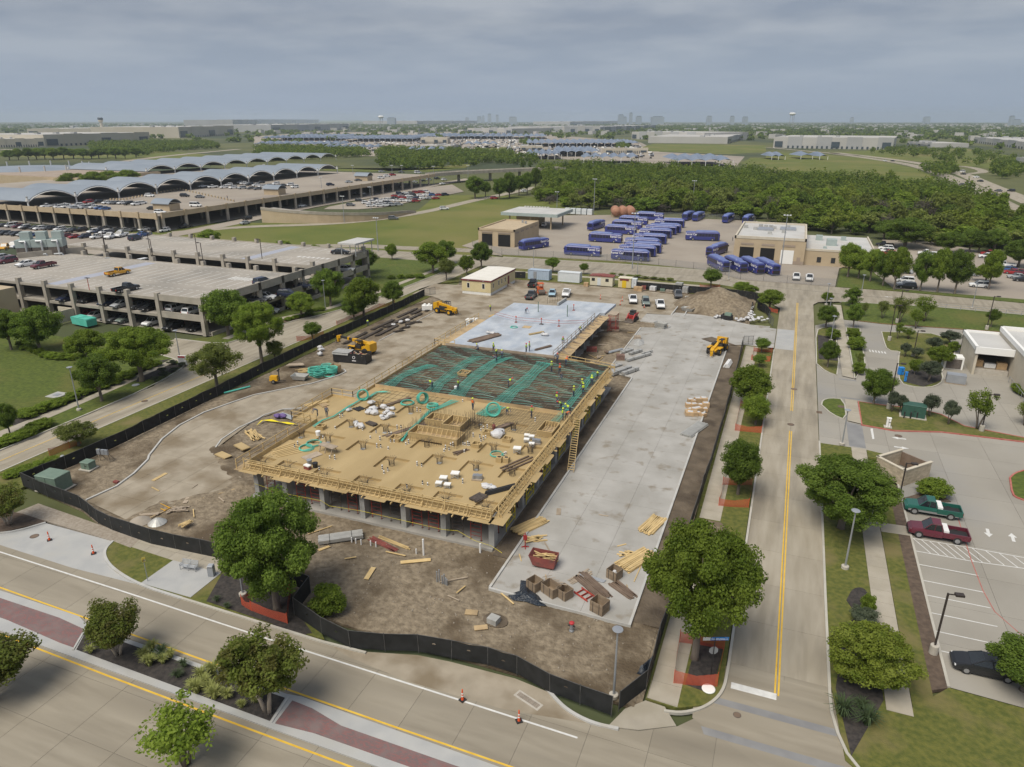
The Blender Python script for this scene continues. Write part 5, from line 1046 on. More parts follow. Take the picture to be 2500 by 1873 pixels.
for i_,(k_,px,py,h_,lb)in enumerate((('A3',222,1430,-118,'blue shuttle bus by the wash building, facing the street'),('A3',640,1490,180,'blue shuttle bus at the front left of the yard'),('A3',1050,1530,0,'frontmost blue shuttle bus of the stack at the yard centre'),('A3',1110,1490,0,'blue shuttle bus second of the stack at the yard centre'),('A3',1160,1462,0,'blue shuttle bus third of the stack at the yard centre'),('A3',1150,1425,0,'blue shuttle bus fourth of the stack at the yard centre'),
 ('A3',835,1375,180,'blue shuttle bus behind the front left one'),('A3',1215,1385,0,'blue shuttle bus frontmost of the rear stack'),('A3',1265,1335,0,'blue shuttle bus second of the rear stack'),('A3',1310,1305,0,'blue shuttle bus third of the rear stack'),('A3',1350,1290,0,'blue shuttle bus fourth of the rear stack'),('A3',965,1305,180,'blue shuttle bus left of the rear stack'),('A3',1020,1260,180,'blue shuttle bus second left of the rear stack'),('A3',1075,1222,180,'blue shuttle bus third left of the rear stack'),
 ('A3',1385,1245,0,'blue shuttle bus at the far right of the rear stack'),('A3',1215,1185,180,'blue shuttle bus farthest back by the round tanks'),('A3',755,1262,-100,'blue shuttle bus nose-on at the left of the rear rows'),('A3',1665,1360,8,'blue shuttle bus crossing the open yard at right'),('A3',1790,1480,72,'blue shuttle bus tail-on beside the yard building'),
 ('A3',1545,1180,-98,'blue shuttle bus at the wood edge, leftmost of four'),('A3',1630,1185,-98,'blue shuttle bus at the wood edge, second of four'),('A3',1885,1200,-98,'blue shuttle bus at the wood edge, third of four'),('A3',2055,1210,-98,'blue shuttle bus at the wood edge, fourth and partly hidden'),
 ('A3',1800,1600,118,'blue shuttle bus in the street-side row, leftmost'),('A3',1945,1610,118,'blue shuttle bus in the street-side row, second'),('A3',2085,1620,118,'blue shuttle bus in the street-side row, third'),('A4',0,1630,118,'blue shuttle bus in the street-side row, rightmost'))): bus(*Q(k_,px,py),R(h_),lb)

# ---- site machines
M('cat_yellow',(.66,.37,.015),(.60,.32,.015),1.5,.45,coat=.2); M('machine_black',(.022,.022,.024),(.04,.038,.036),2,.6); M('machine_red',(.36,.03,.03),(.30,.03,.03),2,.45); M('machine_orange',(.56,.12,.03),(.50,.10,.025),2,.5); M('cab_glass',(.05,.06,.065),None,rough=.1,spec=.7); M('steel_dark',(.10,.085,.075),(.16,.13,.11),3,.6,metal=.3)
def telehandler(x,y,rz,label,ang,ext,cab=True):
 t = thing('telehandler',label,'telehandler',(x,y,.17),rz,'yellow telehandlers on the site')
 MB().loft([[(-2.9,-.8,.7),(-2.9,.8,.7),(-2.9,.8,1.5),(-2.9,-.8,1.5)],[(-1.2,-.85,.55),(-1.2,.85,.55),(-1.2,.85,1.6),(-1.2,-.85,1.6)],[(1.9,-.7,.6),(1.9,.7,.6),(1.9,.7,1.15),(1.9,-.7,1.15)],[(2.7,-.5,.7),(2.7,.5,.7),(2.7,.5,1.0),(2.7,-.5,1.0)]]).build('chassis','cat_yellow',t)
 MB().loft([[(-2.95,-.95,.9),(-2.95,.95,.9),(-2.95,.95,2.35),(-2.95,-.95,2.35)],[(-1.7,-.95,.9),(-1.7,.95,.9),(-1.9,.95,2.5),(-1.9,-.95,2.5)]]).build('counterweight','cat_yellow',t)
 MB().box((-.2,-.8,1.35),(1.9,.55,.85)).build('engine_cover','machine_black',t)
 for wx in(1.9,-1.7):
  for s in(-1,1):
   wo = MB().tube([(0,-.23,0),(0,.23,0)],.68,16).build('wheel','tyre',t,loc=(wx,s*1.05,.68)); MB().tube([(0,-.245,0),(0,.245,0)],.34,12).build('rim','cat_yellow',wo)
 c = MB();
 for cx_,cy_ in((-.6,.35),(.75,.35),(-.6,1.05),(.75,1.05)): c.beam((cx_,cy_,1.1),(cx_*.9,cy_,2.65),.08)
 c.bb(-.65,.3,2.62,.75,1.1,2.7); co = c.build('cab_frame','machine_black',t); MB().bb(-.55,.4,1.15,.68,1.0,1.75).build('seat_console','machine_black',co)
 p = Vector((-2.3,0,2.2)); d = Vector((math.cos(ang),0,math.sin(ang))); q1 = p+d*4.6
 MB().beam(p,q1,.5,.55).build('boom','cat_yellow',t); q2 = q1+d*ext
 if ext>.3: MB().beam(q1-d*.3,q2,.36,.4).build('boom_extension','machine_black' if ext>1 else 'cat_yellow',t)
 if ext>1:
  for f in(.3,.95): c_ = q1.lerp(q2,f); MB().beam(c_-d*.2,c_+d*.2,.5,.55).build('boom_collar','cat_yellow',t)
 h = q2+Vector((.15,0,-.55)); MB().beam(q2,q2+Vector((.35,0,-.2)),.42,.5).build('boom_head','cat_yellow',t)
 MB().loft([[(q2.x+.1,-.28,q2.z+.2),(q2.x+.1,.28,q2.z+.2),(q2.x+.6,.28,q2.z+.1),(q2.x+.6,-.28,q2.z+.1)],[(q2.x+.2,-.25,q2.z-1.1),(q2.x+.2,.25,q2.z-1.1),(q2.x+.6,.25,q2.z-1.1),(q2.x+.6,-.25,q2.z-1.1)]]).build('head_arm','cat_yellow',t)
 cz = max(.35,q2.z-1.35); car_ = MB(); car_.bb(q2.x+.5,-.65,cz,q2.x+.6,.65,cz+.12); car_.bb(q2.x+.5,-.65,cz+.55,q2.x+.6,.65,cz+.65)
 for s in(-.4,.4): car_.bb(q2.x+.5,s-.05,cz,q2.x+.6,s+.05,cz+.6)
 fo = car_.build('fork_carriage','steel_dark',t)
 for s in(-.42,.42): MB().bb(q2.x+.55,s-.06,cz-.03,q2.x+1.75,s+.06,cz+.03).build('fork','steel_dark',fo)
 for s in(-1,1): MB().bb(1.5-.75,s*1.05-.3,1.36,1.5+1.05,s*1.05+.3,1.42).build('mudguard','cat_yellow',t)
telehandler(*Q('E6',1290,965),R(168),'yellow telehandler with long boom stretched over the black dumpster',R(1),3.6); telehandler(*Q('B2',1645,375),R(-14),'yellow telehandler with lowered boom beside the white tank',R(-9),.4); telehandler(*Q('E5',1425,1060),R(-104),'yellow telehandler facing the camera at the east drive edge',R(-13),.5)
def skid_steer(x,y,rz):
 t = thing('skid_steer','red compact track loader with its bucket on the ground','loader',(x,y,.17),rz)
 for s in(-1,1):
  MB().extr([(-1.3,.2),(-.9,.0),(.8,.0),(1.2,.25),(.9,.6),(-1.0,.75)],s*.85-.2,s*.85+.2).build('track','tyre',t)
  MB().loft([[(-1.4,s*.75-.12,1.3),(-1.4,s*.75+.12,1.3),(-1.4,s*.75+.12,1.6),(-1.4,s*.75-.12,1.6)],[(.6,s*.75-.12,1.35),(.6,s*.75+.12,1.35),(.6,s*.75+.12,1.6),(.6,s*.75-.12,1.6)],[(1.7,s*.75-.1,.35),(1.7,s*.75+.1,.35),(1.85,s*.75+.1,.55),(1.85,s*.75-.1,.55)]]).build('lift_arm','machine_red',t)
 MB().bb(-1.5,-.65,.4,.9,.65,1.25).build('body','machine_red',t); MB().box((-.2,0,1.65),(1.3,1.15,.95),top=(.85,.9)).build('cab','cab_glass',t); MB().bb(-.85,-.58,2.1,.5,.58,2.2).build('cab_roof','machine_black',t)
 MB().extr([(1.6,.05),(2.5,.02),(2.4,.12),(1.85,.2),(1.75,.7),(1.62,.7)],-1.0,1.0).build('bucket','steel_dark',t)
skid_steer(*Q('E5',335,650),R(-100))
def roller(x,y,rz):
 t = thing('road_roller','orange road roller with canopy among the parked vehicles','roller',(x,y,.17),rz)
 MB().tube([(1.5,-.85,.7),(1.5,.85,.7)],.7,18).build('drum','steel_dark',t)
 for s in(-1,1): wo = MB().tube([(0,-.2,0),(0,.2,0)],.7,14).build('wheel','tyre',t,loc=(-1.3,s*.75,.7)); MB().tube([(0,-.21,0),(0,.21,0)],.32,10).build('rim','white_plastic',wo); MB().bb(.6,s*.98-.06,.55,2.3,s*.98+.06,.95).build('drum_frame','machine_orange',t)
 MB().loft([[(-2.3,-.7,.7),(-2.3,.7,.7),(-2.3,.7,1.5),(-2.3,-.7,1.5)],[(-.5,-.75,.6),(-.5,.75,.6),(-.5,.75,1.7),(-.5,-.75,1.7)],[(.5,-.6,.6),(.5,.6,.6),(.5,.6,1.1),(.5,-.6,1.1)]]).build('body','machine_orange',t)
 for a,b in((-.7,-.6),(-.7,.6),(.4,-.6),(.4,.6)): MB().beam((a,b,1.1),(a,b,2.65),.09).build('canopy_post','machine_orange',t)
 MB().bb(-1.0,-.8,2.62,.7,.8,2.75).build('canopy','machine_orange',t)
roller(*Q('E4',945,205),R(-60))
# ================================================================ FENCES, STREET FURNITURE, SITE MATERIALS
M('windscreen',(.012,.013,.013),(.022,.023,.024),1.2,.75,bump=.02,bscale=2.5); M('fence_steel',(.10,.10,.10),(.16,.16,.16),2,.5,metal=.5)
mesh_screen('orange_net',(.55,.10,.05),.09,.36); mesh_screen('chain_link',(.22,.23,.24),.14,.16)
def fence(name,pts,label,h=1.85,step=2.9,z=.08,vents=True,seed=1):
 rg = random.Random(seed); t = thing(name,label,'fence',(0,0,0))
 P = []
 for a,b in zip(pts[:-1],pts[1:]):
  n = max(1,round(math.hypot(b[0]-a[0],b[1]-a[1])/step)); P+=[(a[0]+(b[0]-a[0])*k/n,a[1]+(b[1]-a[1])*k/n)for k in range(n)]
 P.append(pts[-1]); lean = [(rg.uniform(-.07,.07),rg.uniform(-.07,.07))for _ in P]; top = [h+rg.uniform(-.10,.05)for _ in P]
 post = MB().tube([(0,0,-.1),(0,0,h+.02)],.035,6).data('post','fence_steel')
 for i,p in enumerate(P):
  o = put('post',post,t,(p[0],p[1],z)); o.rotation_euler = (lean[i][1]*-.5,lean[i][0]*.5,0)
 for i in range(len(P)-1):
  a,b = P[i],P[i+1]; u = Vector((b[0]-a[0],b[1]-a[1])); L_ = u.length; u.normalize(); nrm = Vector((-u.y,u.x)); bow = rg.uniform(-.09,.09)
  def W(s,zz):
   f = s/L_; k = 4*f*(1-f); q = zz/h
   return(a[0]+u.x*s+nrm.x*bow*k*q+lean[i][0]*q*(1-f)*.9+lean[i+1][0]*q*f*.9,a[1]+u.y*s+nrm.y*bow*k*q+lean[i][1]*q*(1-f)*.9+lean[i+1][1]*q*f*.9,z+zz*(top[i]*(1-f)+top[i+1]*f-.05*k)/h)
  s = [.03,L_*.34,L_*.66,L_-.03]; mb = MB()
  vs = [W(x,.03+rg.uniform(0,.06))for x in s]+[W(x,h)for x in s]
  if vents and L_>1.6 and rg.random()<.75: # a real half-moon flap cut in the cloth, the flap folded down
   cx_,cz_,r_ = L_/2+rg.uniform(-.2,.2),1.0+rg.uniform(-.15,.15),.17
   n = 7; arcp = [W(cx_+r_*math.cos(math.pi*k/(n-1)),cz_+r_*math.sin(math.pi*k/(n-1))*.8)for k in range(n)]
   mb.add([W(.03,.05),W(cx_,.05),arcp[3],W(cx_,h),W(.03,h)]+arcp[3:],[])
   # left half and right half round the opening
   lft = [W(.03,.05),W(cx_,.05),W(cx_,cz_)]+[arcp[n-1]]+arcp[n-2:2:-1]+[W(cx_,h),W(.03,h)]
   rgt = [W(cx_,.05),W(L_-.03,.05),W(L_-.03,h),W(cx_,h)]+arcp[3::-1]+[W(cx_,cz_)]
   mb = MB().add(lft,[tuple(range(len(lft)))]).add(rgt,[tuple(range(len(rgt)))])
   mb.build('windscreen_panel','windscreen',t)
  else:
   mb.add(vs,[(0,1,5,4),(1,2,6,5),(2,3,7,6)]).build('windscreen_panel','windscreen',t)
  MB().beam((a[0]+lean[i][0]*.9,a[1]+lean[i][1]*.9,z+top[i]),(b[0]+lean[i+1][0]*.9,b[1]+lean[i+1][1]*.9,z+top[i+1]),.04).build('top_rail','fence_steel',t)
 return t
fence('construction_fence',[(-58.6,-8.2),(-57.6,-.5),(-57.6,6),(-58.3,24),(-58.9,33),(-59.7,54),(-59.5,82),(-59.9,98)],'long black cloth fence between the left-hand road and the site',seed=2)
fence('construction_fence',[(-58.6,-8.3),(-53.5,-9.0),(-47.1,-9.7),(-42.7,-11.2),(-40.0,-11.7),(-33.9,-12.2),(-24.3,-11.6),(-18.2,-12.1),(-13.2,-13.0),(-12.6,-16.2),(-8.8,-17.4),(-5.5,-18.0)],'black cloth fence along the front left past the bench pad',seed=3)
fence('construction_fence',[(-5.5,-18.0),(-2.6,-17.2),(.1,-16.3),(3,-16.0),(6.1,-15.6),(8.7,-15.7),(11.8,-16.6),(16.8,-17.1)],'black cloth fence sagging along the street front with torn panels',seed=4)
fence('construction_fence',[(17.2,-16.4),(18.7,-13.5),(18.8,-2),(18.6,11.4),(18.9,30),(19.0,54.5),(18.6,83.6)],'black cloth fence along the right-hand walk, bowed outward',seed=5)
fence('construction_fence',[(-12,126.2),(-5,126.0),(4,126.2),(14,126.3),(18.2,124.6),(19.6,121),(19.4,116),(21.4,112.5),(22.6,108.0),(22.4,104.5)],'black cloth fence curving round the earth pile at the back',seed=6)
fence('construction_fence',[(-56,120),(-51,126.2),(-43.5,127.5)],'short black cloth fence beside the cream site office',1.85,seed=7)
def gate(x,y,rz,w,label):
 t = thing('site_gate',label,'gate',(x,y,.17),rz)
 fr = MB()
 for a,b in(((0,0,.1),(w,0,.1)),((0,0,1.8),(w,0,1.8)),((0,0,0),(0,0,1.9)),((w,0,0),(w,0,1.9)),((w/2,0,.1),(w/2,0,1.8))): fr.tube([a,b],.035,6)
 fr.build('gate_frame','fence_steel',t); me = MB().add([(.03,0,.1),(w-.03,0,.1),(w-.03,0,1.8),(.03,0,1.8)],[(0,1,2,3)]).data('chain_link_panel','chain_link')
 uv = me.uv_layers.new(); [setattr(uv.data[i],'uv',q)for i,q in enumerate(((0,0),(w,0),(w,1.8),(0,1.8)))]; put('chain_link_panel',me,t)
gate(-59.9,98.2,R(60),3.2,'open chain-link gate at the left-hand entrance'); gate(-57.5,113.5,R(100),3.6,'open chain-link gate beside the cream office'); gate(22.4,104.4,R(-75),4.5,'open chain-link gate at the junction entrance'); gate(18.7,84,R(20),1.8,'small black gate panel by the right-hand walk')
def netting(pts,label,z=.1,h=1.1,closed=True):
 t = thing('safety_netting',label,'netting',(0,0,0)); P = pts+[pts[0]]if closed else pts
 for a,b in zip(P[:-1],P[1:]):
  L_ = math.hypot(b[0]-a[0],b[1]-a[1]); h1,h2 = h*random.uniform(.75,1.05),h*random.uniform(.75,1.05); m = ((a[0]+b[0])/2+random.uniform(-.1,.1),(a[1]+b[1])/2+random.uniform(-.1,.1)); hm = (h1+h2)/2-random.uniform(.1,.3)
  me = MB().add([(*a,z),(*m,z),(*m,z+hm),(*a,z+h1),(*b,z),(*b,z+h2)],[(0,1,2,3),(1,4,5,2)]).data('net_panel','orange_net'); uv = me.uv_layers.new()
  for i,q in enumerate(((0,0),(L_/2,0),(L_/2,hm),(0,h1),(L_/2,0),(L_,0),(L_,h2),(L_/2,hm))): uv.data[i].uv = q
  put('net_panel',me,t); MB().beam((*a,z-.1),(*a,z+h+.1),.04).build('stake','orange_red',t)
netting(QL('D2',[(-100,280),(110,130),(320,170),(290,440),(-20,330)]),'orange safety netting round the big tree by the bench pad'); netting(QL('D3',[(1470,600),(1420,950),(1790,975),(1850,660)]),'orange safety netting round the corner tree under the street sign',h=1.3)
netting(QL('C3',[(1840,230),(1805,410),(2060,425),(2090,230)]),'orange safety netting square round the tree by the right-hand road'); netting(QL('B3',[(1990,1170),(1945,1380),(2170,1400),(2190,1190)]),'orange safety netting round the verge tree pair'); netting(QL('E5',[(1890,1050),(1860,1160),(2100,1180),(2130,1060)]),'orange safety netting by the rounded young verge trees')
netting(QL('B2',[(710,475),(850,410),(1080,325),(1210,290)]),'orange safety netting along the left-hand verge, longest run',closed=False); netting(QL('B2',[(370,615),(510,590),(600,560)]),'orange safety netting along the left-hand verge, short run',closed=False); netting(QL('B1',[(430,1600),(600,1530),(700,1490)]),'orange safety netting by the leaning olive tree',closed=False); netting(QL('C1',[(-20,520),(90,470),(140,430)]),'orange safety netting by the left edge crape myrtle',closed=False); netting(QL('E5',[(1200,230),(1330,225),(1460,235)]),'orange safety netting behind the earth pile',closed=False); netting(QL('E5',[(1960,480),(2060,520),(2200,560)]),'orange safety netting at the rounded fence corner',closed=False)
# ---- lamps
M('lamp_grey',(.33,.35,.38),(.38,.40,.43),1,.4,metal=.4); M('lamp_bronze',(.045,.035,.032),None,rough=.5); M('lens',(.70,.72,.74),None,rough=.3); M('base_concrete',(.40,.37,.32),(.46,.43,.38),2,.9)
def disc_lamp(x,y,h,label):
 t = thing('street_lamp',label,'street lamp',(x,y,.1),0,'grey disc-topped street lamps')
 MB().lathe([(.36,0),(.36,.28),(.3,.32)],n=16).build('base','base_concrete',t); MB().tube([(0,0,.3),(0,0,h-.12)],[.10,.065],8).build('pole','lamp_grey',t)
 hd = MB().lathe([(.07,h-.22),(.34,h-.10),(.42,h-.04),(.40,h),(.1,h+.02)],n=20).build('lamp_head','lamp_grey',t,smooth=False); MB().lathe([(.30,h-.13),(.31,h-.125)],n=16).build('lens','lens',hd)
for k_,x_,y_,xt,yt,lb in(('D3',905,1065,945,485,'inside the fence at the street corner'),('C4',675,945,768,450,'on the grass beside the right-hand road, nearest'),('B1',680,1205,595,835,'beside the left-hand walk'),('B1',1550,800,1490,520,'at the mulch tip by the red and white sign'),('B4',650,1500,685,1330,'behind the largest right-hand tree'),('B4',555,610,580,490,'in the mulch island left of the walk'),('B4',530,440,545,300,'over the leaning tree'),('B2',615,345,580,90,'by the garage wall'),('B4',815,215,840,50,'on the cross street lawn'),('B4',515,300,530,145,'at the junction island'),('B4',1765,330,1805,120,'on the swale rail by the cross street'),('A3',220,1600,222,1420,'on the back street left'),('A3',1108,1660,1120,1490,'on the back street centre'),('A3',1890,1700,1900,1555,'on the back street right'),('D1',2085,195,2060,30,'half hidden by the bench pad tree')):
 disc_lamp(*Q(k_,x_,y_),max(5.2,min(7.5,QH(k_,x_,y_,yt,xt))),'grey disc-topped street lamp '+lb)
def box_lamp(x,y,h,label,rz=0,z=.1,base=True,mat='lamp_bronze',heads=1,arm=.55):
 t = thing('car_park_lamp',label,'lamp post',(x,y,z),rz,'box-headed lamp posts')
 if base: MB().lathe([(.34,-.1),(.34,.8),(.3,.85)],n=14).build('base','base_concrete',t)
 MB().beam((0,0,.2),(0,0,h),.13).build('pole',mat,t)
 for k in range(heads):
  a = 2*math.pi*k/heads; d = (math.cos(a),math.sin(a)); MB().beam((0,0,h-.08),(d[0]*arm,d[1]*arm,h-.08),.08).build('arm',mat,t)
  MB().box((d[0]*(arm+.3),d[1]*(arm+.3),h-.05),(.66,.42,.18),a).build('lamp_head',mat,t)
for k_,x_,y_,xt,yt,lb in(('D4',1430,690,1565,180,'beside the black coupe'),('C4',1135,370,1190,90,'beside the stone enclosure'),('B4',1845,1380,1920,1065,'on the grass strip by the airy tree'),('B4',1050,1190,1120,800,'at the loop island bend'),('B4',1055,605,1095,300,'on the left tip of the loop island'),('B4',1260,740,1300,520,'in the middle of the loop island'),('B4',1890,510,1955,225,'on the swale grass right'),('B4',1120,450,1165,175,'on the swale grass left')):
 box_lamp(*Q(k_,x_,y_),max(5,QH(k_,x_,y_,yt,xt)),'dark bronze box-headed lamp '+lb,R(10))
def mast(x,y,h,label):
 t = thing('light_mast',label,'light mast',(x,y,0),0,'tall yard light masts'); MB().tube([(0,0,0),(0,0,h)],[.18,.09],8).build('pole','lamp_grey',t); MB().beam((-.8,0,h),(.8,0,h),.1).build('cross_arm','lamp_grey',t)
 for x_ in(-.8,0,.8): MB().box((x_,-.15,h+.15),(.5,.5,.25)).build('lamp_head','lens',t)
for x_,y_,yt,lb in((735,1140,835,'left of the round tanks'),(1578,1120,850,'at the wood edge behind the buses'),(1065,1600,1130,'in front of the stacked buses')): mast(*Q('A3',x_,y_),QH('A3',x_,y_,yt),'tall slim light mast '+lb)
mast(*Q('A4',120,1640),16.5,'tall slim light mast before the yard building')
mast(*Q('A3',420,1085),8,'short light mast behind the fuel canopy')
# ---- bench, bin, signs, cones
M('silver_paint',(.48,.50,.52),(.54,.56,.58),3,.4,metal=.5); M('sign_yellow',(.62,.50,.10),None,rough=.6); M('sign_blue',(.02,.22,.62),None,rough=.5); M('sign_white',(.78,.78,.76),None,rough=.6); M('cone_orange',(.70,.10,.025),None,rough=.6); M('sign_red',(.42,.035,.04),None,rough=.6); M('util_green',(.135,.195,.155),(.16,.225,.18),2,.6); M('util_darkgreen',(.03,.085,.065),(.04,.105,.08),2,.6)
bx,by = Q('C1',1625,960)
bn = thing('street_bench','silver metal bench on the new concrete pad','bench',(bx,by,.14),R(8))
for i in range(6): MB().box((0,-.22+i*.085,.45),(1.8,.06,.03)).build('seat_slat','silver_paint',bn)
for i in range(5): MB().box((0,.26+i*.03,.55+i*.085),(1.8,.03,.06)).build('back_slat','silver_paint',bn)
for s in(-.85,0,.85): MB().beam((s,-.25,.62),(s,.22,.62),.05).build('armrest','silver_paint',bn); MB().beam((s,-.22,0),(s,-.22,.62),.05).build('leg','silver_paint',bn); MB().beam((s,.2,0),(s,.4,.95),.05).build('leg','silver_paint',bn)
bx,by = Q('C1',1820,1010); tb = thing('litter_bin','silver litter bin with canopy lid at the pad corner','bin',(bx,by,.14),R(20))
MB().box((0,0,.5),(.55,.55,1.0)).build('bin_body','lamp_grey',tb); MB().box((0,0,1.06),(.5,.5,.1)).build('opening_band','black_plastic',tb); MB().box((0,0,1.16),(.58,.58,.1),top=(.8,.8)).build('lid','silver_paint',tb)
def post_sign(x,y,h,label,panels,mat='lamp_grey',rz=0,cat='sign',name='sign_post'):
 t = thing(name,label,cat,(x,y,.1),rz); MB().beam((0,0,0),(0,0,h),.06).build('post',mat,t)
 for(z,w,hh,m_)in panels: MB().box((0,-.05,z),(w,.03,hh)).build('sign_panel',m_,t)
 return t
post_sign(*Q('C1',1270,1060),2.7,'yellow and white bus stop sign on a slim post',[(2.5,.32,.5,'sign_yellow'),(2.42,.3,.2,'sign_white')],rz=R(60))
sx,sy = Q('D3',1738,880); st = thing('street_sign','blue street name sign reading Southgate above a stop sign back','street sign',(sx,sy,.1),R(22))
MB().beam((0,0,0),(0,0,3.75),.06).build('post','machine_black',st); MB().box((.35,0,3.62),(1.45,.03,.3)).build('blue_panel','sign_blue',st); MB().box((-.67,0,3.62),(.58,.034,.3)).build('white_panel','sign_white',st)
MB().add([(.38*math.cos(R(22.5+45*i)),y_,2.45+.38*math.sin(R(22.5+45*i)))for y_ in(.03,.05)for i in range(8)],[tuple(range(8)),tuple(range(15,7,-1))]+[(i,i+8,(i+1)%8+8,(i+1)%8)for i in range(8)]).build('stop_sign_back','lamp_grey',st)
for tx_,sz_,px_,pz_,bold in(('Southgate',.27,.22,3.61,True),('Ave',.12,.90,3.69,False),('2900',.12,.90,3.55,False)):
 me = text_mesh(tx_,sz_,.004,bold); me.materials.append(MATS['letter_white']); o = put('lettering',me,st,(px_,-.022,pz_)); o.rotation_euler = (R(90),0,0)
def cone(x,y,label,z=.0,h=1.05):
 t = thing('traffic_cone',label,'cone',(x,y,z),random.uniform(0,1.5),'orange delineator cones'); MB().box((0,0,.04),(.46,.46,.08)).build('rubber_base','black_plastic',t)
 MB().lathe([(.12,.08),(.09,.3),(.05,h),(.02,h+.04)],n=10).build('cone_body','cone_orange',t)
 for z0,z1 in((.38,.5),(.62,.74)): r0,r1 = .09-(z0-.3)*.053+.004,.09-(z1-.3)*.053+.004; MB().lathe([(r0,z0),(r1,z1)],n=10,cap=False).build('reflective_band','sign_white',t)
for k_,x_,y_,lb in(('C1',425,700,'in the bus bay, left one'),('C1',803,815,'in the bus bay, right one'),('D2',1788,1085,'on the street edge line, left one'),('D3',95,1265,'on the street edge line, right one')): cone(*Q(k_,x_,y_),'orange and white delineator cone '+lb)
for x_,y_,lb in((1713,275,'on the back drive, tallest'),(1993,300,'beside the white pickup'),(1968,350,'at the slab corner')): cone(*Q('E4',x_,y_),'orange delineator cone '+lb,.17,1.2)
cone(*Q('E5',487,492),'orange delineator cone before the grey-green car',.17,.8)
mx,my = Q('B1',1570,815); ms = thing('monument_sign','white ground sign with red band at the drive entrance','sign',(mx,my,.12),R(15)); MB().box((0,0,.95),(1.5,.35,1.6)).build('sign_body','sign_white',ms); MB().box((0,-.02,1.55),(1.3,.36,.3)).build('red_band','sign_red',ms); MB().box((0,0,.08),(1.8,.6,.16)).build('plinth','base_concrete',ms)
for i_ in range(4): MB().box((-.1,-.18,1.25-.22*i_),(1.0,.012,.05)).build('text_line','lamp_grey',ms)
def cabinet(x,y,d,rz,mat,label,z=.1,name='utility_cabinet',pad=True):
 t = thing(name,label,'utility box',(x,y,z),rz)
 if pad: MB().box((0,0,.06),(d[0]+.5,d[1]+.5,.12)).build('pad','base_concrete',t)
 MB().box((0,0,.12+d[2]/2),d).build('cabinet',mat,t); MB().box((0,0,.12+d[2]+.03),(d[0]+.1,d[1]+.1,.07),top=(.96,.9)).build('lid',mat,t); MB().box((0,-d[1]/2-.01,.12+d[2]/2),(.03,.03,d[2]*.9)).build('door_seam','black_plastic',t); MB().box((.15,-d[1]/2-.02,.12+d[2]*.55),(.25,.03,.08)).build('handle','machine_black',t)
 return t
cabinet(*Q('C1',480,260),(3.0,2.2,1.9),R(5),'util_green','large pale green transformer inside the left fence corner'); cabinet(*Q('C1',765,90),(1.3,1.1,.9),R(5),'util_green','small pale green utility box behind the large transformer'); cabinet(*Q('B4',1255,1255),(3.1,1.8,1.8),R(-5),'util_darkgreen','dark green transformer guarded by bollards on the grass strip')
for i_,x_ in enumerate((1180,1235,1290,1335)): o = MB().lathe([(.1,0),(.1,1.0),(.06,1.06)],n=8).build('bollard','machine_black'); o.location = (*Q('B4',x_,1272+i_*3),.1); tag(o,'black bollard guarding the green transformer, %s from the left'%ordw(i_+1),'bollard','bollards by the transformer')
cabinet(*Q('B4',1085,1260),(.4,.4,1.2),0,'sign_white','white pedestal on the grass strip',pad=False)if False else None
cabinet(*Q('B4',1042,1350),(.55,.4,1.3),0,'sign_white','white and blue meter pedestal above the red kerb'); cabinet(*Q('B4',1150,900),(.8,.7,1.2),R(20),'sign_blue','blue mailbox on a post by the loop island',name='mailbox',pad=False); cabinet(*Q('B4',1190,960),(.35,.3,1.6),0,'sign_blue','narrow blue payment post by the loop island',pad=False)
mr = thing('meter_rack','grey electrical meter rack on timber legs behind the left fence','meter rack',(*Q('B1',900,1640),.1),R(10))
for s in(-.7,.7): MB().beam((s,0,0),(s,0,1.7),.1).build('leg','lumber_old',mr); MB().beam((s,0,1.2),(s+.1,.8,0),.08).build('brace','lumber_old',mr)
for s in(-.55,.1,.6): MB().box((s,-.1,1.35),(.45,.25,.7)).build('meter_box','lamp_grey',mr)
mb_ = thing('grey_canister','small grey canister post at the left fence corner','canister',(*Q('B1',545,1640),.1)); MB().lathe([(.25,.0),(.25,.6),(.22,.7)],n=12).build('body','lamp_grey',mb_); MB().lathe([(.26,.7),(.2,.8)],n=12).build('lid','galv',mb_)
# manholes, drain
def cover(k,x,y,r,label,z=.01):
 t = thing('manhole_cover',label,'manhole',(*Q(k,x,y),z)); MB().lathe([(r,0),(r,.012)],n=20).build('frame','steel_dark',t); MB().lathe([(r*.82,.012),(r*.82,.018)],n=20).build('lid','form_brown',t)
cover('C1',295,665,.45,'brown manhole cover in the bus bay'); cover('B4',240,1018,.5,'manhole cover on the yellow line of the right-hand road'); cover('B4',213,1322,.5,'manhole cover in the yellow line gap'); cover('B1',1240,1122,.5,'manhole cover on the left-hand road centre line'); cover('B4',645,1175,.55,'manhole cover in the small grass island',.12); cover('B4',1135,1420,.5,'manhole cover before the white arrows'); cover('C1',205,105,.45,'manhole cover on the left-hand road edge'); cover('D3',1965,1212,.3,'small valve cover at the crossing')
gr = thing('drain_grate','long rusty drain grate in the muddy bay','drain',(*Q('D3',175,1085),.01),R(-20)); MB().box((0,0,.0),(2.4,.75,.02)).build('frame','base_concrete',gr)
for i_ in range(22): MB().box((-.98+i_*.093,0,.02),(.035,.42,.03)).build('bar','form_brown',gr)
gr2 = thing('drain_grate','square brown drain inlet beside the small grass island','drain',(*Q('B4',457,1218),.01)); [MB().box((0,-.4+.2*i_,.01),(.8,.1,.03)).build('bar','form_brown',gr2)for i_ in range(5)]
di = MB().lathe([(.52,0),(.52,.05),(.46,.08)],n=22).build('ground_disc','sign_white'); di.location = (*Q('D3',1718,1000),.13); tag(di,'white round utility lid in the mulch at the street corner','lid')
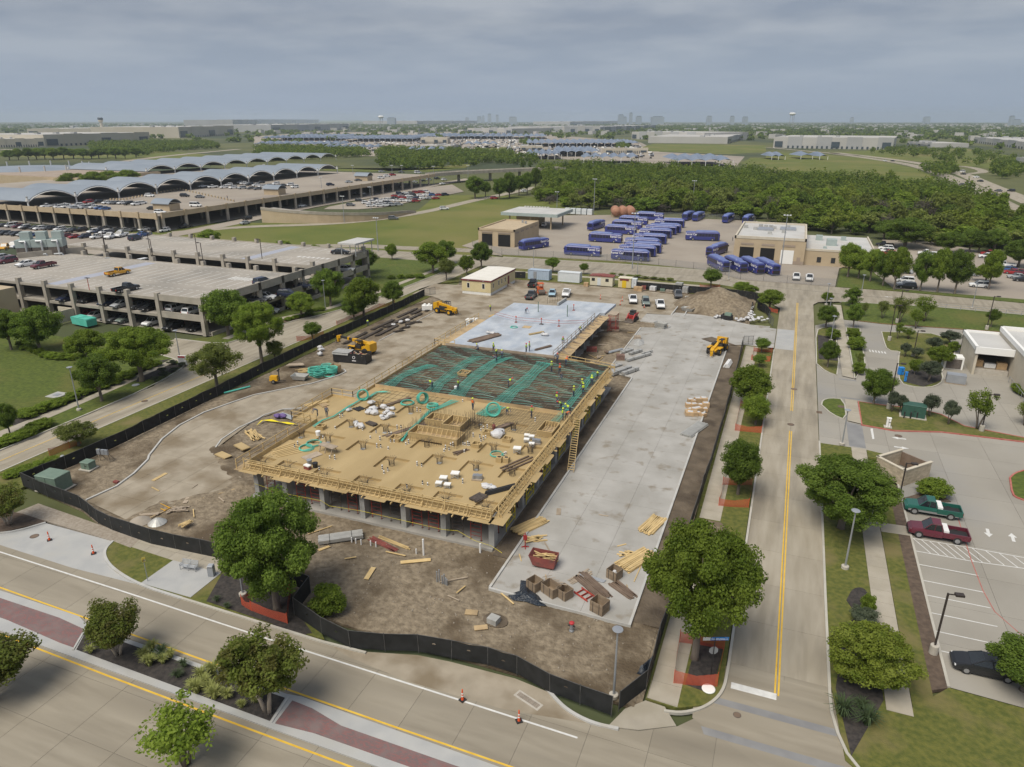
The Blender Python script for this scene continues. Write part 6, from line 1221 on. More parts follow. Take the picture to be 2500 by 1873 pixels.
di = MB().lathe([(.6,0),(.6,.05),(.5,.08)],n=22).build('ground_disc','lamp_grey'); di.location = (*Q('B1',1165,990),.13); tag(di,'grey round utility lid beside the left-hand walk','lid')
lv = thing('lawn_vault','square concrete vault lid set in the lawn','lid',(*Q('B1',490,1075),.1),R(3)); MB().box((0,0,.03),(2.4,2.4,.06)).build('slab','new_concrete',lv); MB().box((0,0,.08),(1.0,.9,.04)).build('hatch','lamp_grey',lv)
# ---- site office, containers, sheds
M('cream',(.56,.48,.28),(.60,.52,.31),1,.7); M('cream_pale',(.60,.56,.43),(.64,.60,.47),1,.7); M('maroon_trim',(.16,.03,.035),None,rough=.6); M('roof_white',(.66,.64,.58),(.72,.70,.65),.6,.7); M('skirt_white',(.66,.66,.64),(.72,.72,.70),2,.8); M('container_white',(.56,.60,.62),(.62,.65,.67),1,.6); M('container_blue',(.34,.42,.52),(.38,.46,.56),1,.6); M('cardboard',(.40,.27,.15),(.47,.33,.19),2,.85,rnd=.15); M('door_yellow',(.66,.45,.02),None,rough=.5); M('tarp_grey',(.30,.30,.29),(.38,.38,.37),2,.6,bump=.05,bscale=3); M('sack_white',(.50,.50,.51),(.60,.60,.61),2,.7,bump=.06,bscale=6); M('dumpster_black',(.018,.018,.02),(.03,.03,.032),2,.5); M('skip_red',(.20,.055,.05),(.25,.075,.06),1.2,.7,c3=(.13,.06,.05),s3=2,t3=(.5,.7)); M('brick_brown',(.17,.105,.085),(.22,.145,.115),3,.9,rnd=.15); M('metal_deck',(.40,.40,.385),(.47,.47,.45),1.5,.5,metal=.3,rnd=.1); M('wood_crate',(.22,.165,.115),(.28,.215,.15),2,.85,rnd=.1)
of = thing('site_office','long cream site office trailer with maroon roof edge','site office',(-48.3,112.9,.17))
MB().bb(-4,-8.6,.7,4,8.6,3.5).build('wall','cream',of); MB().bb(-3.95,-8.55,0,3.95,8.55,.72).build('skirting','skirt_white',of); MB().bb(-4.15,-8.75,3.42,4.15,8.75,3.8).build('roof_edge','maroon_trim',of)
MB().loft([[(-4.1,y_,3.8),(4.1,y_,3.8),(4.1,y_,3.85),(0,y_,4.05),(-4.1,y_,3.85)]for y_ in(-8.7,8.7)]).build('roof','roof_white',of)
for x_ in(-2.2,2.0): wd = MB().box((x_,-8.62,2.25),(.62,.06,1.2)).build('window','glass_dark',of); MB().box((x_,-8.6,2.25),(.8,.06,1.38)).build('window_frame','sign_white',wd)
for y_ in(-6.8,-3.2,-1.2,1.2): wd = MB().box((4.02,y_,2.25),(.06,.55,1.1)).build('window','glass_dark',of); MB().box((4.0,y_,2.25),(.06,.72,1.3)).build('window_frame','sign_white',wd)
MB().box((4.02,3.6,1.75),(.08,1.0,2.1)).build('door','maroon_trim',of); MB().add([(4.05,2.6,.0),(5.6,2.6,0),(5.6,4.6,0),(4.05,4.6,0),(4.05,2.6,.7),(4.05,4.6,.7)],[(0,1,4),(1,2,5,4),(2,3,5),(3,0,4,5)]).build('ramp','lumber_old',of)
for y_ in(-8.76,): [MB().box((x_,y_,3.55),(.5,.03,.12)).build('vent','lamp_grey',of)for x_ in(-2.2,2.0)]
def container(x,y,d,rz,mat,label,doors=True):
 t = thing('shipping_container',label,'container',(x,y,.17),rz); L_,W_,H_ = d; mb = MB(); n = int(L_/.28)
 prof = [(-L_/2+L_*i/(2*n),(-W_/2+(.04 if(i//2)%2 else 0)))for i in range(2*n+1)]
 poly = prof+[(a,-b)for a,b in prof[::-1]]; mb.prism(poly,.08,H_-.06); mb.build('corrugated_wall',mat,t)
 fr = MB();
 for s in(-1,1):
  for e in(-1,1): fr.box((e*L_/2,s*W_/2,H_/2),(.12,.12,H_))
  for z_ in(.06,H_-.05): fr.box((0,s*W_/2,z_),(L_,.1,.12))
 for e in(-1,1):
  for z_ in(.06,H_-.05): fr.box((e*L_/2,0,z_),(.1,W_,.12))
 fr.build('frame',mat,t); MB().bb(-L_/2,-W_/2,H_-.03,L_/2,W_/2,H_+.01).build('roof',mat,t)
 return t
c1 = container(-39.5,128.3,(6.1,2.4,2.6),0,'container_blue','pale blue site container left of the white one'); MB().box((-1.0,-1.22,1.2),(.9,.06,2.0)).build('door','lamp_grey',c1)
container(-30.7,128.3,(6.1,2.4,2.6),0,'container_white','white shipping container at the back fence')
sh = thing('site_shed','long cream shed with red-edged roof and central door','shed',(-21.2,127.0,.17)); MB().bb(-3.1,-1.2,0,3.1,1.4,2.5).build('wall','cream_pale',sh); MB().loft([[(-3.3,y_,2.5),(3.3,y_,2.5),(3.3,y_,2.62),(0,y_,2.85),(-3.3,y_,2.62)]for y_ in(-1.35,1.55)]).build('roof','skip_red',sh); MB().box((-.6,-1.22,1.1),(.9,.06,2.0)).build('door','container_white',sh)
for x_ in(-2.2,1.6): MB().box((x_,-1.22,1.6),(.9,.05,.8)).build('window','glass_dark',sh)
s2 = thing('storage_shed','small cream shed with a bright yellow door','shed',(-14.8,126.8,.17)); MB().bb(-1.7,-1.1,0,1.7,1.2,2.5).build('wall','cream',s2); MB().bb(-1.8,-1.2,2.5,1.8,1.3,2.6).build('roof','cream_pale',s2); MB().box((-.1,-1.13,.95),(1.1,.07,1.9)).build('door','door_yellow',s2); MB().box((-.1,-1.13,2.1),(2.4,.06,.5)).build('sign_band','maroon_trim',s2)
cabinet(-12.4,126.8,(1.3,1.6,2.3),0,'container_white','grey metal cabinet beside the yellow-doored shed',.17,pad=False)
def potty(x,y,label):
 t = thing('portable_toilet',label,'portable toilet',(x,y,.17),R(-8),'portable toilets beside the slab'); MB().box((0,0,1.1),(1.1,1.1,2.1)).build('cabin','lamp_grey',t); MB().loft([[(-.58,-.58,2.12),(.58,-.58,2.12),(.58,.58,2.12),(-.58,.58,2.12)],[(-.5,-.5,2.38),(.5,-.5,2.38),(.5,.5,2.38),(-.5,.5,2.38)]]).build('roof','sign_white',t)
 MB().box((0,-.56,1.08),(.75,.05,1.85)).build('door','container_white',t); MB().box((.1,-.59,1.45),(.25,.02,.25)).build('notice','black_plastic',t); MB().box((0,0,.04),(1.2,1.2,.12)).build('skid','lamp_bronze',t)
potty(*Q('B2',1845,515),'grey portable toilet, left of the pair'); potty(*Q('B2',1897,510),'grey portable toilet, right of the pair')
dm = thing('roll_off_dumpster','long black open dumpster with grey tarp over half','dumpster',(*Q('E6',1165,1075),.17),R(6)); wl = MB()
for a,b in(((-3.3,-1.15),(3.3,-1.15)),((3.3,-1.15),(3.3,1.15)),((3.3,1.15),(-3.3,1.15)),((-3.3,1.15),(-3.3,-1.15))): wl.beam((*a,.95),(*b,.95),.1,1.7); wl.beam((*a,1.8),(*b,1.8),.16,.12)
wl.build('wall','dumpster_black',dm); MB().bb(-3.3,-1.15,.05,3.3,1.15,.2).build('floor','dumpster_black',dm); MB().loft([[(x_,-1.3,1.5),(x_,-1.2,1.9),(x_,0,1.88+.06*math.sin(x_*3)),(x_,1.2,1.9),(x_,1.3,1.5)]for x_ in(-3.45,-2.6,-1.8,-.9,-.2)],False).build('tarp','tarp_grey',dm)
me = text_mesh('O',.8,.005); me.materials.append(MATS['letter_white']); o = put('emblem',me,dm,(.9,-1.215,1.15)); o.rotation_euler = (R(90),0,0); MB().box((.9,-1.21,.55),(.8,.012,.14)).build('emblem_line','letter_white',dm)
random.seed(14)
for i_ in range(26): MB().box((random.uniform(-.1,3),random.uniform(-.95,.95),random.uniform(1.35,1.65)),(random.uniform(.3,1.0),random.uniform(.08,.3),random.uniform(.05,.2)),random.uniform(0,3)).build('debris',random.choice(['lumber','sack_white','cardboard','skip_red','lumber_old']),dm)
sk = thing('tipping_skip','rusty red tipping skip full of offcut timber','skip',(*Q('C3',325,925),.17),R(2)); MB().extr([(-1.15,.25),(1.05,.25),(1.15,1.25),(1.08,1.25),(1.0,.35),(-1.05,.35),(-1.55,1.3),(-1.63,1.25)],-.75,.75).build('hopper','skip_red',sk)
for s in(-.75,.75): MB().add([(-1.15,s,.25),(1.05,s,.25),(1.15,s,1.25),(-1.6,s,1.27),(-1.15,s*1.04,.25),(1.05,s*1.04,.25),(1.15,s*1.04,1.25),(-1.6,s*1.04,1.27)],[(0,1,2,3),(7,6,5,4),(0,4,5,1),(1,5,6,2),(2,6,7,3),(3,7,4,0)]).build('side_plate','skip_red',sk)
for i_ in range(16): a_ = random.uniform(-.5,.5); p_ = Vector((random.uniform(-.9,.6),random.uniform(-.5,.5),random.uniform(.7,1.2))); d_ = Vector((math.cos(a_),math.sin(a_),random.uniform(-.1,.35)))*random.uniform(.4,.8); MB().beam(p_-d_,p_+d_,.14,.04).build('offcut',random.choice(['lumber','plywood','lumber']),sk)
for s in(-.5,.5): MB().box((0,s,.12),(1.6,.12,.24)).build('skid','skip_red',sk)
# ---- stacks of material
def planks(k,x,y,n,L_,rz,label,mat='lumber',z=.17,w=.2,h=.06,cols=6,jit=.12,name='timber_stack',cat='timber',spread=None,dz=None):
 t = thing(name,label,cat,(*(Q(k,x,y,z)if k else(x,y)),z),rz)
 for i in range(n):
  r,c = divmod(i,cols); ll = L_*random.uniform(.8,1.0)
  o = MB().box((0,0,0),(ll,w,h)).data('plank',mat); q = put('plank',o,t,(random.uniform(-jit,jit)*L_*.4,(c-(cols-1)/2)*(spread or w*1.1)+random.uniform(-.02,.02),h/2+r*h*1.04),random.uniform(-jit,jit)*.6)
 return t
def bundle(k,x,y,nx,nz,L_,w,h,rz,label,mat,z=.17,name='deck_bundle',cat='bundle',bands=2):
 t = thing(name,label,cat,(*(Q(k,x,y,z)if k else(x,y)),z),rz)
 MB().box((-L_*.3,0,.05),(.1,nx*w,.1)).build('bearer','lumber_old',t); MB().box((L_*.3,0,.05),(.1,nx*w,.1)).build('bearer','lumber_old',t)
 for i in range(nx):
  for j in range(nz): put('piece',bundle_me(L_,w*.96,h*.94,mat),t,(random.uniform(-.05,.05),(i-(nx-1)/2)*w,.1+(j+.5)*h))
 for b in range(bands): MB().box(((b-(bands-1)/2)*L_*.5,0,.1+nz*h/2),(.05,nx*w+.04,nz*h+.04)).build('strap','machine_black',t)
_bm = {}
def bundle_me(L_,w,h,mat):
 key = (round(L_,2),round(w,3),round(h,3),mat)
 if key not in _bm: _bm[key] = MB().box((0,0,0),(L_,w,h)).data('piece',mat)
 return _bm[key]
def pipes(k,x,y,rows,L_,r,rz,label,mat,z=.17,cols=6,upright=False):
 t = thing('pipe_stack',label,'pipes',(*(Q(k,x,y,z)if k else(x,y)),z),rz); me = MB().tube([(-L_/2,0,0),(L_/2,0,0)],r,8).data('pipe',mat)
 for j in range(rows):
  for i in range(cols-j): put('pipe',me,t,(random.uniform(-.1,.1),(i-(cols-j-1)/2)*r*2.02,r+j*r*1.75))
def crate(k,x,y,rz,label,d=(1.15,1.15,1.0),mat='wood_crate',z=.17,fill=None):
 t = thing('timber_crate',label,'crate',(*Q(k,x,y,z),z),rz); a,b,h = d
 for j in range(5):
  zz = h*(j+.5)/5
  for s in(-1,1): MB().box((0,s*b/2,zz),(a,.04,h/5-.015)).build('board',mat,t); MB().box((s*a/2,0,zz),(.04,b-.04,h/5-.015)).build('board',mat,t)
 MB().box((0,0,.05),(a-.06,b-.06,.06)).build('floor_board',mat,t)
 for s in(-.25,.25): MB().box((s*a,-b/2-.025,h/2),(.05,.02,h)).build('strap','machine_black',t)
 if fill: MB().lathe([(.3,.1),(.35,.35),(.15,h*.75)],n=8).build('contents',fill,t)
random.seed(77)
crate('C3',230,1110,R(-25),'wooden crate at the left end of the crate row, black plastic beside it'); crate('C3',370,1150,R(-28),'wooden crate stuffed with long boards',(1.6,1.15,1.0)); crate('C3',485,1180,R(-28),'divided wooden crate beside the one with boards',(1.2,1.1,.95)); crate('C3',785,1300,R(-20),'wooden crate nearest the slab front edge',(1.35,1.2,1.15)); crate('C3',912,1015,R(-22),'wooden crate holding a white sack, farthest from the street',fill='sack_white')
for i_ in range(5): o = MB().beam((0,0,0),(1.0+.15*i_,-.4-.1*i_,.7),.16,.03).build('leaning_board','lumber_old'); X_,Y_ = Q('C3',300+22*i_,1100+12*i_); o.location = (X_-.2,Y_+.5,.75); tag(o,'grey board sticking out of the full crate, %s from the left'%ordw(i_+1),'board','boards in the full crate')
planks('C3',1100,870,34,4.8,R(62),'long stack of fresh pale lumber by the corner tree',cols=9,jit=.06); planks('C3',1240,570,24,4.2,R(75),'fresh lumber stack with coloured wraps at the slab edge',cols=8,jit=.08); planks('C3',190,575,22,4.5,R(62),'fresh lumber leaning over the kerb by the deck corner',cols=8,jit=.1); planks('C3',225,690,12,1.8,R(30),'short jumbled offcuts beyond the red stand',cols=5,jit=.9); planks('C3',1040,820,7,1.6,R(20),'loose offcuts beside the long lumber stack',cols=4,jit=.9)
planks('C3',720,1090,14,4.6,R(-38),'dark weathered planks between the crates','form_brown',cols=7,jit=.12); planks('C3',990,1130,10,3.0,R(-35),'brown beam pile against the corner tree','form_brown',cols=5,jit=.12); planks('C3',625,1010,4,3.0,R(60),'two-tone grey boards left of the weathered planks','lumber_old',cols=4,jit=.15); pipes('C3',720,1025,1,2.6,.05,R(-5),'thin grey pipes behind the weathered planks','lamp_grey',cols=5)
sf = thing('scaffold_pile','red scaffold frames lying flat before the crates','scaffold',(*Q('C3',655,1185),.2),R(-30))
for j_ in range(3):
 for s in(-.5,.5): MB().tube([(-.9,s,.03+.07*j_),(.9,s,.03+.07*j_)],.035,6).build('rail','shore_red',sf)
 for q in(-.6,0,.6): MB().tube([(q,-.5,.03+.07*j_),(q,.5,.03+.07*j_)],.03,6).build('rung','shore_red',sf)
M('black_film',(.015,.02,.03),(.03,.04,.055),1.5,.28,bump=.2,bscale=3)
def crumple(k,x,y,pts,mat,label,name,cat,hgt=.35,z=.1,seed=1):
 """a heap of film or cloth: fan of creased folds"""
 rg = random.Random(seed); c = Q(k,x,y); P = [Q(k,*p)for p in pts]; mb = MB(); rings = []
 for f in(1.0,.66,.33): rings.append([(c[0]+(p[0]-c[0])*f+rg.uniform(-.08,.08),c[1]+(p[1]-c[1])*f+rg.uniform(-.08,.08),z+.02+hgt*(1-f)*rg.uniform(.5,1.3))for p in P])
 mb.loft(rings,False); n = len(P); mb.add([(c[0],c[1],z+hgt)]+rings[-1],[(0,1+i,1+(i+1)%n)for i in range(n)]); tag(mb.build(name,mat),label,cat)
crumple('C3',140,1200,[(0,1190),(60,1160),(105,1150),(110,1060),(160,1060),(190,1130),(260,1190),(335,1280),(250,1270),(150,1240),(40,1230)],'black_film','crumpled black plastic sheet over the slab corner','plastic_sheet','sheet',.5,.17,3)
crumple('E5',420,940,[(360,900),(430,890),(490,910),(485,960),(420,990),(350,970)],'tarp_grey','grey cloth heap on the timber by the kerb','cloth_heap','heap',.8,.17,5); crumple('D3',1150,840,[(1095,870),(1150,820),(1210,770),(1250,700),(1215,810),(1180,880)],'black_film','black plastic scrap hanging inside the right fence end','plastic_sheet','sheet',.6,.1,6); crumple('D3',1020,1010,[(970,1080),(1010,1010),(1090,960),(1130,940),(1110,1030),(1030,1090)],'windscreen','fallen black fence cloth at the street corner','fallen_cloth','cloth',.5,.1,8)
for k_,x_,y_,n_,nz_,L_,w_,h_,rz_,lb in(('E5',185,1310,3,5,5.2,.32,.11,64,'grey metal deck bundle beside the timber end, widest'),('E5',310,1315,2,5,4.2,.32,.10,64,'grey metal deck bundle nearest the east drive'),('E5',375,1065,2,4,3.4,.34,.10,62,'grey metal deck bundle behind the brick pallet'),('E5',420,1130,2,4,6.4,.26,.10,60,'longest grey metal deck bundle on the drive'),('E5',525,1070,1,3,3.0,.26,.10,60,'slim grey metal deck bundle on the drive'),('E5',265,1045,3,3,3.0,.3,.1,62,'short grey metal deck bundle at the kerb'),('E5',120,1235,3,2,2.6,.32,.1,60,'low grey metal deck bundle at the bulkhead end'),('C2',745,690,5,3,4.6,.26,.13,37,'strapped grey metal deck bundle on the bare earth')): bundle(k_,x_,y_,n_,nz_,L_,w_,h_,R(rz_),lb,'metal_deck',.1 if k_=='C2' else .2)
pipes('E5',115,1040,2,4.0,.07,R(58),'loose grey pipes on the earth by the kerb','galv',.12,5); pipes('B3',1600,1370,2,5.6,.09,R(72),'bundle of long white pipes at the drive edge','metal_deck',.17,10); pipes('B3',1885,815,3,3.2,.14,R(85),'short bundle of white corrugated pipes on the dug strip','white_plastic',.14,4)
def pallet_of(k,x,y,d,n,mat,label,rz=.3,z=.17,name='brick_pallet',cat='pallet',piece='brick_block'):
 t = thing(name,label,cat,(*(Q(k,x,y,z)if k else(x,y)),z),rz); MB().box((0,0,.07),(d[0]+.1,d[1]+.1,.14)).build('pallet','lumber_old',t); nx,ny,nz = n; sx,sy,sz = d[0]/nx,d[1]/ny,d[2]/nz
 me = MB().box((0,0,0),(sx*.95,sy*.95,sz*.95)).data(piece,mat)
 for i in range(nx):
  for j in range(ny):
   for q in range(nz): put(piece,me,t,(-d[0]/2+(i+.5)*sx,-d[1]/2+(j+.5)*sy,.14+(q+.5)*sz))
pallet_of('E5',182,1150,(1.5,1.2,.9),(4,3,3),'brick_brown','brown block pallet on the east drive'); pallet_of('E5',400,880,(1.3,1.1,.5),(3,3,2),'lumber_old','low brown timber pallet at the kerb bend',name='block_pallet'); pallet_of('E5',115,815,(1.5,1.1,.7),(3,2,4),'form_brown','stacked brown form panels by the slab end',z=.15); pallet_of('E5',110,765,(1.7,.9,.5),(2,2,2),'skip_red','red tarped stack behind the brown form panels',z=.6); pallet_of('E4',1600,940,(2.0,1.2,.8),(4,2,2),'skip_red','rust-red formwork crate on the bare earth',z=.12)
def trough(k,x,y,rz,label,z=.17,n=1,d=(2.4,1.4)):
 t = thing('washout_tub',label,'tub',(*Q(k,x,y,z),z),rz)
 for i in range(n):
  z0 = i*.42; h_ = .42 if i<n-1 else .75; f = 1.15 if i==n-1 else 1.02; a,b = d
  o = [(-a/2,-b/2),(a/2,-b/2),(a/2,b/2),(-a/2,b/2)]
  r = [[(p[0]*s,p[1]*s,z0+q)for p in o]for s,q in((.86,0),(f,h_),(f*.94,h_),(.80,.08))]; MB().loft(r).build('tub','metal_deck',t)
trough('E5',700,735,R(-20),'stack of grey concrete washout tubs on the earth island',.2,2); trough('E5',1050,520,R(-15),'grey washout tub beside the kerbed planter',.17,1,(2.6,1.6)); trough('E6',490,1290,R(10),'shallow timber box on the earth island',.2,1,(2.4,1.5))
gt = thing('fuel_tank','green-topped black tank beside the white sacks','tank',(*Q('E5',1545,640),.17),R(-15)); MB().loft([[(x_,-.75*s,.15),(x_,.75*s,.15),(x_,.8*s,1.0),(x_,-.8*s,1.0)]for x_,s in((-1.2,.8),(-.9,1),(.9,1),(1.2,.8))]).build('tank_body','dumpster_black',gt); MB().loft([[(x_,-.6,1.0),(x_,.6,1.0),(x_,.45,1.55),(x_,-.45,1.55)]for x_ in(-.4,1.0)]).build('green_hood','util_green',gt); MB().tube([(-.8,0,1.0),(-.8,0,1.3)],.15,8).build('filler','machine_black',gt)
SACK = []
for sd_ in range(4):
 bm = bmesh.new(); bmesh.ops.create_icosphere(bm,subdivisions=2,radius=.5)
 from mathutils import noise as mnoise
 for v in bm.verts:
  n_ = mnoise.noise(v.co*3.2+Vector((sd_*7,0,0))); v.co*=1+.30*n_; v.co.z = max(-.28,v.co.z*.62)
 me = bpy.data.meshes.new('sack'); bm.to_mesh(me); bm.free(); me.materials.append(MATS['sack_white']); SACK.append(me)
def sacks(k,pts,z,label,s=1.0,name='white_sacks',n=None,spread=.5,strap=True):
 """heap of bulk sacks: every sack its own mesh"""
 P = [Q(k,x,y,z)for x,y in pts]; c = (sum(p[0]for p in P)/len(P),sum(p[1]for p in P)/len(P)); t = thing(name,label,'sacks',(*c,z))
 for i in range(n or len(P)):
  p = P[i%len(P)]; o = put('sack',SACK[random.randrange(4)],t,(p[0]-c[0]+random.uniform(-spread,spread)*(i>=len(P)),p[1]-c[1]+random.uniform(-spread,spread)*(i>=len(P)),.25*s+(.3*s if i>=len(P)else 0)),random.uniform(0,6)); q = s*random.uniform(.75,1.25); o.scale = (q*random.uniform(.8,1.3),q*random.uniform(.7,1.1),q*random.uniform(.7,1.1))
  if strap and i%3==0: MB().box((0,0,.05),(.05,.8,.5)).build('strap','black_plastic',o)
sacks('E5',[(1800+25*(i%4),430+17*i)for i in range(12)],.3,'long heap of white sandbags climbing the earth pile edge',.75,n=26,spread=.8); sacks('E5',[(1700+30*i,655-8*(i%5))for i in range(12)],.3,'broad heap of white sandbags by the junction fence',.75,n=30,spread=.8); sacks('E5',[(1400+30*i,610-4*i)for i in range(3)],.3,'few white sandbags left of the green tank',.8,n=5)
sacks('E6',[(745,985),(760,930),(745,900)],.15,'white sacks against the left fence',1.3); sacks('E6',[(1690,605),(1780,570),(1870,550)],.25,'white sacks among the dark bar bundles',1.1)
sacks('E5',[(960,440),(985,410),(1000,385)],.17,'white wrapped items by the kerbed planter',1.0)
dk = DZ+.02
sacks('E1',[(1690,420),(1760,430),(1740,380)],dk,'white bulk bags in the middle of the plywood deck, left heap',1.2); sacks('E1',[(1540,590),(1520,560),(1590,600)],dk,'single white bulk bag with black straps on the deck',1.1); sacks('E1',[(1890,430),(1950,460),(1920,370),(1880,490),(1990,370)],dk,'white bags and boxes heap beside the bulk bags',.9,n=9); sacks('E2',[(1420,840),(1390,870)],dk,'white bag with orange bits on the deck right of the core',1.4); sacks('E2',[(1290,1540),(1330,1550),(1250,1530)],dk,'white sheet bundle at the front right of the deck',1.0); sacks('E4',[(280,705),(330,715)],DZ+.02,'white bag on the cured slab, left',1.0); sacks('E4',[(980,730),(1020,735)],DZ+.02,'white bag on the cured slab, centre',1.0); sacks('E1',[(1430,390)],dk,'small white bag with black band on the deck left',1.0); sacks('E1',[(1720,290)],dk,'small white bag near the teal coil',.9)
# teal coils
def coil_mesh(n,seed):
 rg = random.Random(seed); mb = MB()
 for i in range(n):
  r = .72+rg.uniform(-.12,.1); cx_,cy_,z_ = rg.uniform(-.06,.06),rg.uniform(-.06,.06),.04+i*.055; tl = rg.uniform(-.05,.05)
  mb.tube([(cx_+r*math.cos(2*math.pi*k/20),cy_+r*math.sin(2*math.pi*k/20),z_+tl*math.cos(2*math.pi*k/20))for k in range(21)],.035,5,False)
 return mb.data('coil_turns','tendon_teal',True)
CM = [coil_mesh(9,1),coil_mesh(4,2),coil_mesh(14,3)]
def coil(k,x,y,z,which,label,s=1.0,tilt=None):
 t = thing('tendon_coil',label,'coil',(*Q(k,x,y,z),z),random.uniform(0,3),'teal tendon coils'); o = put('coil_turns',CM[which],t); t.scale = (s,)*3
 if tilt: t.rotation_euler = tilt; t.location.z+=.7*s
for i_,(x_,y_,zz_)in enumerate(((725,1175,.2),(830,1165,.2),(650,1205,.2),(900,1215,.2),(795,1215,.2),(670,1235,.2),(725,1260,.2),(860,1250,.2),(730,1235,.7),(900,1200,.65),(800,1165,.6),(665,1210,.6))): coil('E6',x_,y_,zz_,i_%2*2 if i_!=7 else 1,'teal tendon coil of the pile on the left island, %s'%('rear left','rear right','far left','far right','middle','front left','frontmost','flat front right','upper front','upper right','upper rear','upper left')[i_],1.15)
coil('E1',880,870,dk,1,'teal tendon coil flat on the deck by the trestle, left',1.1); coil('E1',980,815,dk,1,'teal tendon coil flat on the deck by the trestle, right',1.2); coil('E1',1615,230,dk,2,'upright teal tendon coil on the deck left edge',1.0,(R(80),0,R(30))); coil('E2',235,450,dk,1,'thin teal tendon coil before the bulkhead, left',1.2); coil('E2',410,430,dk,2,'upright teal tendon coil before the bulkhead',1.0,(R(82),0,R(60))); coil('E2',560,500,dk,0,'flat teal tendon coil behind the core boxes',1.1); coil('E2',1340,590,dk,2,'fanned upright teal tendon coil right of the core',1.2,(R(75),0,R(20))); coil('E2',1380,1110,dk,1,'half-open teal tendon coil near the right deck corner',1.0); coil('E4',605,630,DZ+.02,1,'thin teal coil on the cured slab',.9)
# sleeves on the deck (short striped pipes standing in the forms)
def sleeve_mesh(n=4,r=.085):
 mb = MB()
 for i in range(n): mb.slot(i%2); mb.lathe([(r,i*.12),(r,(i+1)*.12)],n=8,cap=(i in(0,n-1)))
 return mb.data('pipe_sleeve',['white_plastic','black_plastic'])
SV = [sleeve_mesh(4),sleeve_mesh(3),sleeve_mesh(5)]
SLP = [('E1',p)for p in((1055,760),(1097,740),(775,830),(735,860),(1185,995),(1250,1010),(1050,1140),(990,1120),(1315,480),(1350,455),(1255,615),(1605,635),(1780,670),(1705,740),(1830,765),(1945,690),(1975,690),(1860,1140),(1930,1160),(1880,1190),(1790,860),(1840,860),(1935,880),(2050,620),(2100,610))]+[('E2',p)for p in((215,980),(250,965),(20,945),(65,945),(360,1250),(418,1260),(705,1065),(725,1040),(770,1050),(790,990),(820,1000),(950,980),(975,985),(1010,990),(1030,990),(965,1075),(1080,880),(1165,890),(1240,890),(1210,920),(1180,940),(1180,800),(1260,770),(1355,880),(1500,1100),(1480,1130),(430,1490),(495,1500),(945,1475),(230,1535),(1210,770),(360,550),(400,550),(945,425),(1875,680))]
for i_,(k_,p_)in enumerate(SLP): o = put('pipe_sleeve',SV[i_%3],None,(*Q(k_,p_[0],p_[1],DZ),DZ)); tag(o,'black and white striped pipe sleeve standing on the plywood deck','pipe sleeve','pipe sleeves on the plywood deck')
def junction(k,x,y,label,s=1.0):
 t = thing('form_table',label,'crate',(*Q(k,x,y,dk),dk),R(12),'white-topped crates on the deck'); MB().box((0,0,.55*s),(.85*s,.7*s,.12)).build('white_top','sign_white',t)
 for a in(-.36,.36):
  for b in(-.28,.28): MB().beam((a*s,b*s,0),(a*s,b*s,.5*s),.06).build('leg','galv',t)
 MB().beam((-.36*s,-.3*s,.05),(.36*s,-.3*s,.48*s),.05).build('brace','galv',t); MB().beam((.36*s,-.3*s,.05),(-.36*s,-.3*s,.48*s),.05).build('brace','galv',t)
for x_,y_,s_,lb in((850,1400,1.1,'largest, nearest the front edge'),(700,1450,1.0,'second of the front group'),(640,1510,.85,'left of the front group'),(750,1530,.85,'right of the front group'),(1770,890,.8,'rear left of the side group'),(1830,905,.8,'rear right of the side group'),(1765,945,.8,'front left of the side group'),(1830,1000,.8,'front right of the side group'),(1645,1075,1.1,'with a white tub on top')): junction('E2',x_,y_,'white-topped metal crate on the deck, '+lb,s_)
def chairs_pallet(k,x,y,label):
 t = thing('rebar_chair_pallet',label,'pallet',(*Q(k,x,y,dk),dk),R(10)); MB().box((0,0,.08),(1.2,.9,.16)).build('pallet','lumber_old',t)
 for i in range(8): MB().box((-.45+.13*i,random.uniform(-.1,.1),.36),(.1,.6,.4)).build('chair_bundle','lamp_grey',t)
chairs_pallet('E2',1135,1420,'pallet of dark grey bar chairs on the front of the deck'); chairs_pallet('E2',1890,960,'dark grey bar chairs by the side crates')
pipes('E3',1170,620,3,3.6,.07,R(50),'dark grey pipe bundle near the right deck corner','trim_black',dk,5); pipes('E3',880,720,2,1.6,.07,R(70),'short dark blue-grey pipe bundle at the front deck edge','steel_dark',dk,9); planks('E3',1390,280,3,5.2,R(65),'long dark beams lying on the right side of the deck','form_brown',dk,.2,.14,3,.03,spread=.55); planks('E3',660,130,6,2.0,R(60),'dark brown sawhorse frames tipped over on the deck','form_brown',dk,.12,.12,3,.5,'sawhorses')
tt = thing('work_trestle','grey trestle table on the left half of the deck','trestle',(*Q('E1',1170,910,dk),dk),R(-10)); MB().box((0,0,.82),(2.4,1.0,.06)).build('table_top','lumber_old',tt)
for a in(-1.0,-.1,.9):
 for s in(-1,1): MB().beam((a,s*.55,0),(a,s*.2,.8),.08).build('leg','lumber_old',tt)
